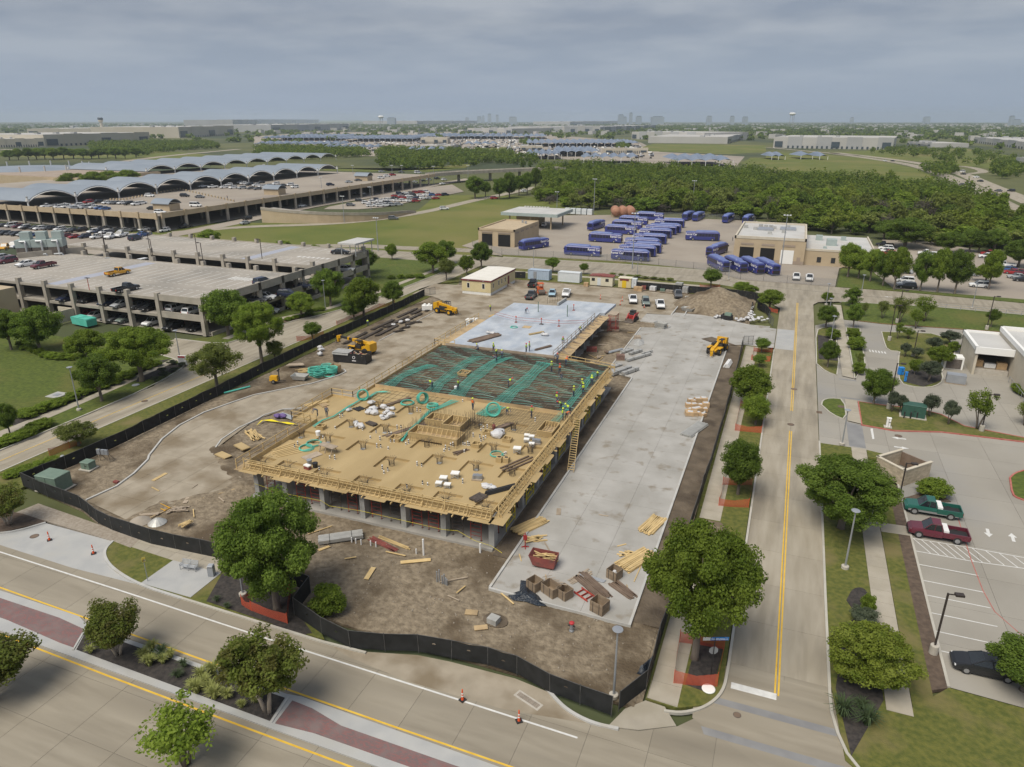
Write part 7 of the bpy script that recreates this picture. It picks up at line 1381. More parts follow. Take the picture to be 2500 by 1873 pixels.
tag(MB().box((0,0,.03),(2.2,1.25,.05)).build('grey_board','lumber_old',None,loc=(*Q('E1',955,965,dk),dk),rz=R(68)),'grey plywood board lying flat in front of the trestle','board'); planks('E1',640,890,7,3.8,R(60),'loose pale boards on the left front of the deck','lumber',dk,.16,.05,7,.25,spread=.45); planks('E1',1980,300,4,6.5,R(66),'dark boards running back on the deck middle','form_brown',dk,.22,.1,2,.02,spread=.35); planks('E2',300,760,3,9.5,R(62),'dark walkway boards left of the core boxes','form_brown',dk,.24,.05,3,.02); planks('E2',1400,760,3,5.0,R(66),'dark walkway boards right of the core boxes','form_brown',dk,.24,.05,3,.02); planks('E1',1020,290,10,3.6,R(62),'pale board stack on the side platform','lumber',DZ-.2,.2,.06,5,.05); planks('E1',1110,310,5,1.4,R(-30),'timber pallet on the side platform','ply_used',DZ-.2,.2,.06,5,.02,'timber_pallet','pallet')
planks('E1',1720,560,8,1.8,R(-15),'bundle of rusty ties on a pallet in the deck middle','rebar',dk,.18,.12,4,.1,'tie_bundle','bundle'); planks('E1',1560,360,8,1.6,R(-20),'dark grey mesh bundle on the deck left','trim_black',dk,.2,.05,6,.05,'mesh_bundle','bundle')
cb = thing('cool_box','red and white cool box on the front deck edge','cool box',(*Q('E1',900,1130,dk),dk),R(-10)); MB().box((0,0,.2),(.8,.45,.4)).build('tub','skip_red',cb); MB().box((0,0,.45),(.84,.48,.12)).build('lid','sign_white',cb)
for x_,y_,m_,lb in((925,1070,'lamp_grey','pale blue bucket with lid behind the cool box'),(1000,1110,'dumpster_black','dark blue bucket beside the cool box'),(1036,700,'white_plastic','white bucket on the deck left'),(1345,0,'skip_red','')):
 if lb: t_ = thing('bucket',lb,'bucket',(*Q('E1',x_,y_,dk),dk)); MB().lathe([(.26,0),(.32,.55)],n=14).build('tub',m_,t_); MB().lathe([(.33,.55),(.31,.6)],n=14).build('lid',m_,t_)
o = thing('propane_bottle','small red bottle beside the core boxes','bottle',(*Q('E2',1345,780,dk),dk)); MB().lathe([(.2,0),(.22,.1),(.22,.6),(.1,.75)],n=12).build('bottle','skip_red',o); MB().tube([(0,0,.75),(0,0,.9)],.06,6).build('valve','machine_black',o)
# cured slab items
for i_,(x_,y_)in enumerate(((630,565),(955,590),(1180,615),(1370,410))):
 X_,Y_ = Q('E4',x_,y_,DZ); t_ = thing('rail_stanchion',('red stanchion of the slab cable rail, leftmost','orange stanchion on black base, middle of the cable rail','red stanchion of the slab cable rail, rightmost','red and dark stanchion alone at the back of the slab')[i_],'stanchion',(X_,Y_,DZ)); MB().beam((0,0,0),(0,0,1.25),.1).build('post','skip_red',t_); MB().box((0,0,.08),(.9 if i_==1 else .5,.6,.16),top=(.6,.6)).build('base','dumpster_black' if i_==1 else 'skip_red',t_); MB().box((0,0,1.2),(.25,.06,.25)).build('head','cone_orange',t_)
for zz_ in(.55,1.05): tag(MB().tube([(-29.6,71.6,DZ+zz_),(-23.9,69.1,DZ+zz_),(-18.8,69.6,DZ+zz_-.05),(-15.1,69.5,DZ+zz_),(-10.5,72,DZ+zz_)],.03,5).build('cable_rail','machine_red'),'%s dark red cable strung across the cured slab'%('lower' if zz_<1 else 'upper'),'cable')
planks('E4',890,710,9,3.6,R(55),'orange-brown board stack in the middle of the cured slab','plywood',DZ,.18,.07,3,.04); planks('E4',240,770,12,7.5,R(66),'long dark beams on the left edge of the cured slab','form_brown',DZ,.3,.12,6,.04); planks('E4',980,900,4,4.2,R(60),'dark beams at the cured slab front right','form_brown',DZ,.22,.14,2,.08); tag(MB().box((0,0,.03),(1.6,1.6,.04)).build('plywood_sheet','ply_used',None,loc=(*Q('E4',770,625,DZ),DZ)),'square plywood sheet on the cured slab','sheet')
for i_,(x_,y_,h_)in enumerate(((915,430,2.2),(1288,490,2.4))): tag(MB().tube([(0,0,0),(0,0,h_)],.09,8).build('standpipe','util_green',None,loc=(*Q('E4',x_,y_,DZ),DZ)),'thin green standpipe on the cured slab, %s'%('left' if i_==0 else 'right'),'pipe')
for i_ in range(9): tag(MB().beam((0,0,0),(random.uniform(-.2,.2),0,1.7),.05).build('starter_bar','rebar',None,loc=(*Q('E4',1030+33*(i_%9),330-12*(i_%3)-4*i_,.2),.2)),'rusty starter bar behind the cured slab','bar','starter bars behind the cured slab')
planks('E4',330,480,10,2.4,R(85),'leaning pale boards at the left of the cured slab','lumber',1.0,.2,.06,5,.3)
# dark bar bundles by the left fence
for i_ in range(9):
 y0_ = 60+i_*3.6; planks(None,-55.6+(i_%3)*1.6,y0_,12,9.5,R(90+random.uniform(-2,2)),'long bundle of dark reinforcing bars by the left fence, %s from the near end'%ordw(i_+1),'rebar',.16,.12,.09,6,.03,'bar_bundle','bar bundle')
for i_,(x_,y_)in enumerate(((1760,680),(1830,640),(1900,590),(1960,570),(1620,620))): planks('E6',x_,y_,12,2.2,R(random.uniform(20,80)),'tangled rusty bar heap on the drive, %s from the left'%ordw((2,3,4,5,1)[i_]),'rebar',.2,.14,.1,4,.7,'bar_heap','bar heap')
planks('E6',560,1180,8,3.0,R(40),'loose pale boards behind the coil pile','lumber',.16,.16,.05,8,.4,spread=.3); planks('E6',430,1110,6,3.2,R(30),'board platform on blocks by the left fence','lumber_old',.5,.35,.07,3,.03); crate('E6',950,1195,R(-8),'open plywood box beside the coil pile',(1.7,.9,1.3),'ply_used',.2)
tg = thing('pipe_length','teal pipe lying along the left fence','pipe',(*Q('B1',2035,1035),.25),R(65)); MB().tube([(-2.2,0,0),(2.2,0,0)],.14,10).build('pipe','tendon_teal',tg)
lt_ = thing('light_tower','small yellow lighting trailer on the left island','light tower',(*Q('E6',175,1350),.15),R(20)); MB().box((-.2,0,.85),(1.4,.9,.8),top=(.85,.85)).build('engine_box','cat_yellow',lt_); MB().beam((.7,0,.4),(.7,0,2.3),.14).build('folded_mast','machine_black',lt_); MB().beam((.5,0,.4),(1.8,0,.35),.1).build('tow_bar','machine_black',lt_)
for s in(-.5,.5): w_ = MB().tube([(0,-.1,0),(0,.1,0)],.33,12).build('wheel','tyre',lt_,loc=(-.2,s,.33)); MB().tube([(0,-.11,0),(0,.11,0)],.18,10).build('rim','rim',w_)
for i_ in range(4): MB().box((.7,(i_-1.5)*.25,2.3),(.2,.22,.2)).build('lamp_head','machine_black',lt_)
wt = thing('water_tank','white box tank with two round hatches by the telehandler','tank',(*Q('E6',2120,410),.17),R(25)); MB().box((0,0,.55),(2.4,1.3,1.1)).build('tank_body','sign_white',wt); [MB().lathe([(.35,1.1),(.35,1.35),(.2,1.5)],(x_,0,0),n=12).build('hatch','sign_white',wt)for x_ in(-.5,.5)]
# back-fence clutter
random.seed(8)
for i_,(x_,y_,d_,m_,lb)in enumerate(((410,270,(2.2,1.2,1.1),'cardboard','tan storage chest by the back fence'),(480,250,(1.2,1.0,.9),'skip_red','red job box behind the tan chest'),(600,260,(1.6,1.3,1.0),'sack_white','pale wrapped pallet with purple netting'),(600,215,(1.6,1.2,.8),'form_brown','dark stacked pallet behind the wrapped one'),(935,235,(1.8,1.6,1.5),'tarp_grey','tall grey crate behind the dark pickup'),(1015,290,(1.4,1.4,1.5),'tarp_grey','grey metal hopper right of the dark pickup'),(720,275,(1.2,1.0,.6),'util_green','green hose heap by the back fence'),(810,285,(1.8,1.0,.5),'gravel','tan sandbag heap by the back fence'))): pallet_of('E5',x_,y_,d_,(2,2,2),m_,lb,random.uniform(-.2,.2),name='stored_goods',cat='goods',piece='pack')
pallet_of('B3',670,140,(1.2,1.1,1.0),(2,1,2),'cardboard','brown bin between the container and the shed',0,name='stored_goods',cat='goods',piece='pack')
for i_ in range(16):
 x_,y_ = 1560+40*(i_%4)+random.uniform(-15,15),1110+38*(i_//4)+random.uniform(-8,8); t_ = thing('cardboard_box',('open cardboard box in the heap at the drive edge, %s row, %s from left'%(ordw(i_//4+1),ordw(i_%4+1))),'box',(*Q('B3',x_,y_+30),.17),random.uniform(0,1),'cardboard boxes at the drive edge'); s_ = random.uniform(.7,1.1); MB().box((0,0,.3*s_),(s_,s_*.8,.6*s_)).build('carton','cardboard',t_); MB().box((0,.1,.62*s_),(s_*.7,s_*.5,.08)).build('contents','sack_white',t_)
pallet_of('B3',1570,1240,(1.8,1.4,.5),(2,2,1),'cardboard','long brown carton at the front of the box heap',.3,name='stored_goods',cat='goods',piece='pack')
# front earth items
for i_,(x_,y_,h_)in enumerate(((1455,830,1.9),(1940,810,1.1))): o = MB().tube([(0,0,0),(0,0,h_)],.1,10).build('standpipe','white_plastic',None,loc=(*Q('C2',x_,y_),.05)); tag(o,'white standpipe in the bare earth, %s'%('tall one in the middle' if i_==0 else 'short one near the corner column'),'pipe')
for i_,x_ in enumerate((840,875,920,1002,1047,1392)): tag(MB().tube([(0,0,0),(0,0,.6)],.07,8).build('standpipe','white_plastic',None,loc=(*Q('C2',x_,720+i_*10+(50 if i_==5 else 0)),.05)),'short white stub pipe by the red boards, %s from the left'%ordw(i_+1),'pipe','stub pipes by the red boards')
for i_,(x_,y_,h_)in enumerate(((1570,1060,1.2),(1590,1065,1.45),(1615,1075,.9),(1632,1080,1.15),(1645,1085,.8),(1655,1090,.7))): tag(MB().tube([(0,0,0),(0,0,h_)],.07,8).build('conduit','lamp_grey',None,loc=(*Q('C2',x_,y_),.05)),'grey conduit stub in the earth cluster, %s from the left'%ordw(i_+1),'conduit','conduit stubs in the earth')
planks('C2',1110,735,5,4.4,R(-16),'red painted boards lying on the bare earth','skip_red',.1,.14,.06,5,.06); planks('C2',1200,720,3,5.0,R(-12),'long pale boards beside the red ones','lumber',.1,.14,.05,3,.05); planks('C2',580,610,2,2.8,R(68),'two pale boards end to end on the earth','lumber',.1,.12,.05,1,.3); planks('C2',600,770,3,1.3,R(60),'short pale boards by the strapped bundle','lumber',.1,.12,.05,3,.05); planks('C2',2150,1180,1,3.4,R(-32),'single long board by the slab corner','lumber',.12,.14,.05,1,0); planks('C2',1865,1320,2,1.3,R(15),'plywood scrap with a handle on the earth','ply_used',.12,.7,.04,1,.05,name='plywood_scrap',cat='scrap'); planks('C2',1950,1450,2,1.3,R(30),'plywood scrap beside the concrete block','ply_used',.12,.6,.04,1,.1,name='plywood_scrap',cat='scrap')
pt = thing('concrete_block','grey concrete block sitting in a small pit','block',(*Q('C2',2055,1410),.05),R(-10)); MB().box((0,0,.3),(.95,.85,.6)).build('block','column_concrete',pt); MB().prism([(1.2*math.cos(R(a)),.9*math.sin(R(a))+.3)for a in range(0,360,30)],.0,.075).build('pit','dirt_dark',pt)
hy = thing('fire_hydrant','dark standpipe hydrant with pink cap on the bare earth','hydrant',(*Q('C3',545,1480),.05)); MB().lathe([(.22,0),(.2,.1),(.16,.15),(.16,.75),(.2,.8)],n=12).build('barrel','lamp_grey',hy); MB().lathe([(.24,.8),(.24,.9),(.12,.98)],n=12).build('cap','sign_red',hy); [MB().tube([(0,0,.55),(s*.3,0,.55)],.08,8).build('outlet','machine_black',hy)for s in(-1,1)]
rs = thing('red_stand','dark red post stand on the slab kerb','stand',(*Q('C3',148,770),.17)); MB().beam((0,0,0),(0,0,1.7),.09).build('post','machine_red',rs); MB().box((0,0,1.15),(.4,.15,.5)).build('plate','machine_red',rs); [MB().beam((0,0,.12),(.4*math.cos(a),.4*math.sin(a),.02),.08).build('foot','machine_red',rs)for a in(.4,1.97,3.54,5.1)]
for i_,(x_,y_,r_,m_,lb)in enumerate(((1200,545,1.2,'yard_concrete','small tan sand heap behind the front fence'),(1350,555,1.0,'metal_deck','small pale gravel heap behind the front fence'))):
 o = MB().lathe([(r_,0),(r_*.7,.25),(r_*.3,.5),(.05,.6)],n=14).build('material_heap',m_); o.location = (*Q('C1',x_,y_),.1); tag(o,lb,'heap')
planks('C1',1520,440,16,1.6,R(35),'jumbled short timber heap behind the front fence, long row','lumber_old',.12,.16,.07,6,1.0); planks('C1',1590,560,10,1.2,R(80),'short timber pile on trestle behind the front fence','lumber',.5,.14,.06,5,.4); planks('C1',1280,480,5,2.4,R(28),'flat boards stack by the drive edge','lumber_old',.15,.16,.08,3,.06); yb = thing('yellow_barrier','yellow folding barrier lying by the timber heap','barrier',(*Q('C1',1400,435),.2),R(-10)); [MB().beam((-.9,s,.1+.1*s),(.9,s,.1+.1*s),.08).build('rail','cat_yellow',yb)for s in(-.3,.3)]; [MB().beam((q,-.3,.1),(q,.3,.1),.06).build('strut','cat_yellow',yb)for q in(-.8,0,.8)]
planks('E1',200,700,18,3.6,R(-30),'fresh lumber fan on the earth left of the deck','lumber',.2,.2,.06,6,.35); bundle('E1',60,860,1,6,2.4,1.2,.03,R(-20),'red-edged plywood sheet stack left of the deck','plywood',.2,'plywood_stack','plywood',0); bundle('B1',1915,1595,1,5,2.3,1.15,.03,R(-15),'plywood sheet stack on the drive left of the deck','plywood',.2,'plywood_stack','plywood',0); pipes('E1',660,470,1,4.0,.12,R(-15),'grey pipes by the side platform','galv',.2,4)
pb = MB(); tag(pb.add([(*Q('E1',x,y),.3+.12*(i%2))for i,(x,y)in enumerate(((240,600),(330,540),(430,543),(560,565),(650,580),(760,592),(760,578),(650,562),(540,548),(440,525),(370,522),(310,538)))],[(0,1,10,11),(1,2,9,10),(2,3,8,9),(3,4,7,8),(4,5,6,7)]).build('yellow_sheet','tape_yellow'),'yellow sheeting draped over boards left of the deck','sheet')
pw = thing('purple_sacks','purple wrapped sacks on the earth by the side platform','sacks',(*Q('E1',540,490),.2)); M('purple_wrap',(.10,.06,.20),(.16,.11,.28),3,.6); [setattr(put('sack',bpy.data.meshes.new_from_object(put('tmp',SACK[0]))if False else SACK[i_],pw,(.7*i_-.3,.3*i_,.3)),'scale',(1.2,1.0,1.1))for i_ in range(2)]
for c_ in pw.children: c_.data = c_.data.copy(); c_.data.materials.clear(); c_.data.materials.append(MATS['purple_wrap'])
tag(MB().box((0,0,.12),(.7,.4,.24)).build('tool_bag','skip_red',None,loc=(*Q('C1',1000,215),.15)),'red and blue tool bag at the left drive kerb','bag')
for i_,(k_,x_,y_)in enumerate((('C2',205,395),('C2',300,465))): o = put('rubbish_bag',SACK[i_+1].copy(),None,(*Q(k_,x_,y_),.25)); o.data.materials.clear(); o.data.materials.append(MATS['black_film']); o.scale = (1.3,1.1,1.2); tag(o,'black rubbish bag in front of the deck, %s'%('flat left one' if i_==0 else 'round right one'),'bag')
random.seed(23)
for i_ in range(8): planks(None,random.uniform(-8,-3.6),54+i_*4+random.uniform(-1,1),random.randint(4,12),random.uniform(1.2,3.4),random.uniform(0,3),'small timber heap in the earth strip beside the cured slab',random.choice(['lumber','lumber_old','form_brown','lumber_old']),.3,.16,.07,4,.5)
random.seed(22)
for i_ in range(34):
 x_,y_ = random.choice(((random.uniform(-29,1),random.uniform(-10,-2)),(random.uniform(-46,-33),random.uniform(-7,0)),(random.uniform(-8,-4),random.uniform(53,86)),(random.uniform(3,15),random.uniform(-5,12)))); L_ = random.uniform(.8,3.2); tag(MB().box((0,0,0),(L_,random.choice((.1,.15,.5)),.05)).build('loose_board',random.choice(['lumber','lumber','lumber_old','ply_used']),None,loc=(x_,y_,.2),rz=random.uniform(0,3)),'loose offcut board lying on the site ground','board','loose boards on the ground')
random.seed(2)
dbs = MB()
for i_ in range(420):
 x_,y_ = random.uniform(-30,16),random.uniform(-15,-1);
 if x_>2.2 and y_>-6.8: continue
 if y_<-11.5 and x_<-9: continue
 s_ = random.uniform(.04,.13); dbs.box((x_,y_,site_height(x_,y_)+s_*.2),(s_*1.4,s_,s_),random.uniform(0,3),(.7,.7))
tag(dbs.build('stones','gravel'),'scattered pale stones and clods over the bare earth','stones',kind='stuff')
# ================================================================ OTHER BUILDINGS
M('garage_concrete',(.33,.30,.255),(.40,.365,.31),.5,.9,c3=(.27,.25,.215),s3=.3,t3=(.5,.75)); M('garage_deck',(.31,.285,.25),(.37,.34,.30),.12,.9,c3=(.25,.235,.21),s3=.08,t3=(.5,.7)); M('tan_wall',(.42,.335,.225),(.47,.38,.26),.3,.85); M('canopy_fabric',(.20,.235,.28),(.24,.275,.32),.05,.55); M('stone_tan',(.40,.34,.25),(.47,.40,.30),1.5,.9,rnd=.14,local=True); M('blue_paint',(.31,.33,.40),(.36,.375,.43),1,.8); M('pale_green_metal',(.30,.36,.35),(.35,.41,.40),.6,.55); M('louver',(.10,.085,.075),(.15,.13,.115),2,.8); M('roof_membrane',(.44,.44,.43),(.52,.515,.50),.15,.7,c3=(.46,.44,.41),s3=.12,t3=(.5,.7)); M('roof_tan',(.30,.24,.19),(.35,.285,.23),.2,.85); M('void_shade',(.012,.012,.013),None,rough=.9); M('limestone',(.50,.45,.36),(.56,.51,.42),.8,.85); M('rust_tank',(.30,.14,.09),(.38,.20,.13),.6,.7)
ga = thing('parking_garage','three level tan concrete parking garage at the left with open roof','parking garage',(0,0,0))
def dk_(x0,y0,x1,y1,z,th=.34,mat='garage_deck',n='deck',par=None): return MB().bb(x0,y0,z-th,x1,y1,z).build(n,mat,par or ga)
dk_(-172,50.6,-84.6,111.4,3.6); fr_ = dk_(-172,50.6,-84.6,80.6,7.2); rear_ = dk_(-172,88.2,-84.6,111.4,7.9); dk_(-172,80.9,-84.6,87.9,5.4,.3)
MB().bb(-172,50.6,.02,-84.6,111.4,.05).build('ground_floor','garage_deck',ga)
gx = [-85.6,-97.2,-105.7,-113.8,-122.3,-130.6,-139,-147.4,-155.8,-164.2]
gc = MB().box((0,0,4.1),(.9,.95,8.1)).data('column','garage_concrete'); gci = MB().box((0,0,3.6),(.6,.6,7.1)).data('column','garage_concrete')
for x in gx:
 put('column',gc,ga,(x,50.5,0)); put('column',gci,ga,(x,66,0)); put('column',MB().box((0,0,4.3),(.9,.9,8.6)).data('column','garage_concrete')if x==gx[0]else gc,ga,(x,81.0,.2)); put('column',gc,ga,(x,88.0,.8)); put('column',gci,ga,(x,111.0,1.6)); put('column',gc,ga,(x,111.3,.9))
for y in(58.5,66.5,74.5,82,90,97,104,111): put('column',gc,ga,(-84.5,y,0))
for z in(3.5,7.1): MB().bb(-172,50.3,z-.45,-98,50.58,z+.12).build('edge_beam','garage_concrete',ga); MB().bb(-97.6,50.28,z-.5,-85,50.57,z+.85).build('parapet','garage_concrete',ga)
for y0,y1 in((50.7,66),(66.05,82),(82.05,97),(97.05,111.3)):
 for z0,z1 in((0.05,.9),(2.9,4.35),(6.4,8.1)): MB().bb(-84.35,y0,z0,-84.05,y1,z1).build('parapet','garage_concrete',ga)
for z in(5.2,7.7): MB().bb(-172,87.7,z-.5,-85,87.95,z+.1).build('edge_beam','garage_concrete',ga)
MB().bb(-172,80.62,6.6,-85,80.85,7.3).build('edge_beam','garage_concrete',ga); MB().bb(-172,111.42,7.3,-85,111.7,8.1).build('parapet','garage_concrete',ga)
for i in range(30):
 x = -171+i*2.86
 for y0,y1,z in((51.4,56.8,7.204),(63.6,69,7.204),(69.1,74.5,7.2045),(88.9,94,7.904),(105.4,110.6,7.904)): MB().bb(x,y0,z,x+.17,y1,z+.004).build('stall_line','white_paint',ga)
for y,z in((58.2,7.204),(62.3,7.204),(76,7.204),(79.5,7.204),(95.4,7.904),(103.8,7.904)):
 mb = MB(); [mb.bb(-170+k*1.8,y,z,-170+k*1.8+.9,y+.12,z+.004)for k in range(46)]; mb.build('dashed_line','white_paint_worn',ga)['kind'] = 'stuff'
for x0,x1,y0,y1,z in((-131,-127.6,51.2,79,7.206),(-109,-105.8,89,110,7.906)): MB().bb(x0,y0,z,x1,y1,z+.003).build('blue_bay','blue_paint',ga)
for k in range(7): MB().bb(-96.5+k*.9,70+k*.05,7.207,-96+k*.9,73,7.211).build('crosswalk_bar','white_paint',ga); MB().bb(-97+k*1.5,96.5,7.907,-96.2+k*1.5,98,7.911).build('crosswalk_bar','white_paint',ga)
me = text_mesh('2415',1.15,.03,True); me.materials.append(MATS['trim_black']); o = put('house_number',me,ga,(-84.0,68.6,3.62)); o.rotation_euler = (R(90),0,R(90))
sc_ = thing('stair_canopy','flat white canopy over the garage stair corner','canopy',(-84.6,106.6,7.9)); MB().box((0,0,3.3),(5.5,9.5,.45)).build('roof','roof_membrane',sc_)
for a in(-2.2,2.2):
 for b in(-4,0,4): MB().tube([(a,b,0),(a,b,3.1)],.12,8).build('post','galv',sc_)
for i_,(x,y,z)in enumerate(((-163,81,8.4),(-147.4,81,8.4),(-130.6,81,8.4),(-113.8,81,8.4),(-155.8,88,9),(-139,88,9),(-122.3,88,9),(-101,88,9))): box_lamp(x,y,5.2,'black box-headed lamp on the garage roof, %s row, %s from the left'%('front' if i_<4 else 'rear',ordw(i_%4+1)),R(180),z-.6,False)
o = thing('solar_sign','small dark panel sign on a striped post on the garage roof','sign',(*Q('E8',1150,1255,7.2),7.2)); MB().beam((0,0,0),(0,0,2.6),.1).build('post','shore_red',o); MB().box((0,0,2.7),(1.1,.5,.08)).build('panel','trim_black',o)
ct = thing('cooling_tower','bank of pale green cooling towers with silver pipes','cooling tower',(-167.0,77.6,7.2),R(35))
for i in range(3):
 x = (i-1)*3.9; MB().box((x,0,1.1),(3.7,3.6,2.2)).build('louver_box','louver',ct); MB().box((x,0,3.2),(3.8,3.7,2.0)).build('fan_housing','pale_green_metal',ct); MB().box((x+.5,.4,5.2),(2.4,2.4,2.0)).build('stack','pale_green_metal',ct)
 MB().tube([(x+.9,-2.4,0),(x+.9,-2.4,3.6),(x+.9,-1.9,3.9),(x-.6,-1.9,3.9)],.28,8).build('pipe','galv',ct); MB().tube([(x-.4,-2.6,.4),(x+1.6,-2.6,.5),(x+1.8,-2.6,0)],.22,8).build('pipe','galv',ct)
MB().prism([(-167.5,70.6),(-160,84.6),(-160.3,84.9),(-167.8,70.9)],6.4,8.6).build('ramp_wall','garage_concrete',ga)
te = thing('skip_container','teal lidded skip beside the garage ground floor','skip',(-116.7,47.6,.1),R(-8)); MB().box((0,0,.8),(5.6,2.2,1.5),top=(1.04,1.05)).build('body','tendon_teal',te); [MB().box((s,0,1.62),(2.6,2.3,.1)).build('lid','tendon_teal',te)for s in(-1.4,1.4)]
en = thing('screen_wall','pale concrete screen wall beside the teal skip','wall',(-122.5,47.4,.1)); MB().box((0,0,1.3),(.3,5,2.6)).build('wall','limestone',en); MB().box((-2.2,2.3,1.3),(4.2,.3,2.6)).build('wall','limestone',en)
ofb = thing('office_building','tan office corner cut off by the left edge','building',(-139,36,0)); MB().bb(-12,-7,0,8,8,8).build('wall','tan_wall',ofb); [MB().bb(8.01,-5+4*i,1.2,8.06,-2.2+4*i,3.4).build('window','glass_dark',ofb)for i in range(3)]; [MB().bb(-10+4.5*i,-7.06,1.2,-7.4+4.5*i,-7.01,3.4).build('window','glass_dark',ofb)for i in range(4)]
# far garage with arched canopies
g2 = thing('far_parking_garage','long two level tan garage beneath silver arched canopies','parking garage',(0,0,0))
dk_(-420,157.4,-210.2,400,6.3,.5,'yard_concrete','deck',g2); MB().bb(-420,157.6,0,-210.4,400,.04).build('ground_floor','garage_deck',g2)
for k in range(22): x = -210-k*9.55; MB().box((x,157.2,2.9),(1.0,.9,5.8)).build('column','garage_concrete',g2); MB().box((x,156.9,6.3),(1.2,.7,2.6)).build('pilaster','tan_wall',g2); MB().bb(x-9.2,157.0,5.2,x-.4,157.38,7.3).build('parapet_panel','tan_wall',g2)
for k in range(20):
 y = 160+k*12; MB().box((-210,y,2.9),(.9,1.0,5.8)).build('column','garage_concrete',g2); MB().bb(-210.15,y-.6,5.0,-209.5,y+.6,7.5).build('pilaster','tan_wall',g2); MB().bb(-210.1,y+.65,5.2,-209.75,y+11.3,7.2).build('parapet_panel','tan_wall',g2)
 [MB().box((-225-18*q,y,2.9),(.8,.8,5.8)).build('column','garage_concrete',g2)for q in range(3)]
bo = MB().box((0,0,.45),(.7,.5,.9)).data('barrier_block','tan_wall')
for i in range(40): put('barrier_block',bo,g2,(*Q('A1',950+i*27,1015-5.2*max(0,i-4)if i<22 else 925+(i-22)*6,6.3),6.3))
def vaults(name,label,x0,x1,y0,n,span,z,rise,cat='canopy',posts=True,base=0.0,seg=8,group=None):
 t = thing(name,label,cat,(x0,y0,0),0,group)
 for i in range(n):
  ya = y0+i*span; rings = []
  for x in(x0,x1):
   out = [(x-x0,ya-y0+span*k/seg,z+rise*math.sin(math.pi*k/seg)**.8)for k in range(seg+1)]; rings.append(out+[(p[0],p[1],p[2]+.25)for p in out[::-1]])
  MB().loft(rings).build('vault','canopy_fabric',t)
  ar = [(x0-x0+.2,ya-y0+span*k/seg,z-.25+rise*math.sin(math.pi*k/seg)**.8)for k in range(seg+1)]
  if posts: MB().tube(ar,.22,5).build('arch_truss','sign_white',t)
 if posts:
  for i in range(n+1):
   for k in range(max(2,int(abs(x1-x0)/30)+1)): x = (x1-x0)*k/max(1,int(abs(x1-x0)/30)); MB().tube([(x,span*i,base),(x,span*i,z)],.35,6).build('post','sign_white',t); MB().lathe([(.9,z+.2),(.3,z+1.6),(.5,z+2.2)],(x,span*i,0),n=8).build('post_cap','roof_membrane',t)
 return t
vaults('arched_canopy','nearest silver arched canopy row over the far garage deck',-283,-322,158,10,23,9.0,3.8,base=6.3); vaults('arched_canopy','second silver arched canopy row behind the round pavilion',-395,-470,325,9,25,8.6,3.6,base=6.3)
rt = thing('round_pavilion','round silver roofed pavilion on a tan drum at the left edge','pavilion',(-505,318,0)); MB().lathe([(38,0),(38,6.5)],n=36).build('drum_wall','tan_wall',rt); MB().lathe([(42,7.0),(43,7.6),(30,9.4),(8,10.4),(1,10.6)],n=36).build('roof','canopy_fabric',rt); [MB().tube([(42*math.cos(R(a)),42*math.sin(R(a)),0),(42*math.cos(R(a)),42*math.sin(R(a)),12)],.6,6).build('mast','roof_membrane',rt)for a in range(0,360,20)]
rw = thing('tan_ring_building','low flat tan building between the arched canopies','building',(-420,300,0)); MB().bb(-70,-30,0,28,34,8).build('wall','tan_wall',rw); MB().bb(-69,-29,8,27,33,8.3).build('roof','roof_tan',rw)
for i_,(k_,x_,y_)in enumerate((('A1',1440,1100),('A2',190,965),('A2',950,845))): t_ = vaults('kiosk_canopy','small barrel roofed booth on the far garage deck, %s'%('nearest','middle','farthest')[i_],*((lambda p:(p[0]+4,p[0]-6,p[1]-3))(Q(k_,x_,y_,6.3))),1,7,9.0,1.8,posts=False); MB().bb(-9.5,.6,6.3,-.5,6.4,9.0).build('booth_wall','tan_wall',t_)
# curved ramp wall and bridge
rp = thing('ramp_wall','curved tan retaining wall carrying the garage ramp','wall',(0,0,0)); P_ = smooth(QL('A2',[(70,1200),(300,1213),(700,1210),(1100,1180),(1390,1120)]),2); n_ = len(P_); H_ = [5.6*(1-(i/(n_-1))**1.5)+.5 for i in range(n_)]; In = offset_line(P_,.5); In2 = offset_line(P_,9)
for i in range(n_-1): MB().loft([[(*P_[j],-.3),(*P_[j],H_[j]-.9),(*In[j],H_[j]-.9),(*In[j],-.3)]for j in(i,i+1)]).build('wall_panel','tan_wall',rp)
MB().loft([[(*offset_line(P_,-.12)[j],H_[j]-.9),(*offset_line(P_,-.12)[j],H_[j]+.25),(*In[j],H_[j]+.25),(*In[j],H_[j]-.9)]for j in range(n_)]).build('parapet','garage_concrete',rp); MB().loft([[(*In[j],-.3),(*In[j],H_[j]-.8),(*In2[j],H_[j]-.8),(*In2[j],-.3)]for j in range(n_)]).build('ramp_deck','garage_deck',rp)
br = thing('ramp_bridge','elevated concrete ramp bridge running off the far garage','bridge',(0,0,0)); B_ = [(-214,398),(-205,425),(-190,448),(-175,470),(-150,500)]; BL = offset_line(B_,5); BR = offset_line(B_,-5)
MB().loft([[(*BL[j],5.4),(*BL[j],7.4),(*BL[j],7.4),(*offset_line(B_,4.6)[j],6.4),(*offset_line(B_,-4.6)[j],6.4),(*BR[j],7.4),(*BR[j],5.4)]for j in range(5)]).build('deck','garage_concrete',br); [MB().box((*B_[j],2.7),(2,1.2,5.4),R(30)).build('pier','garage_concrete',br)for j in(1,2,3)]
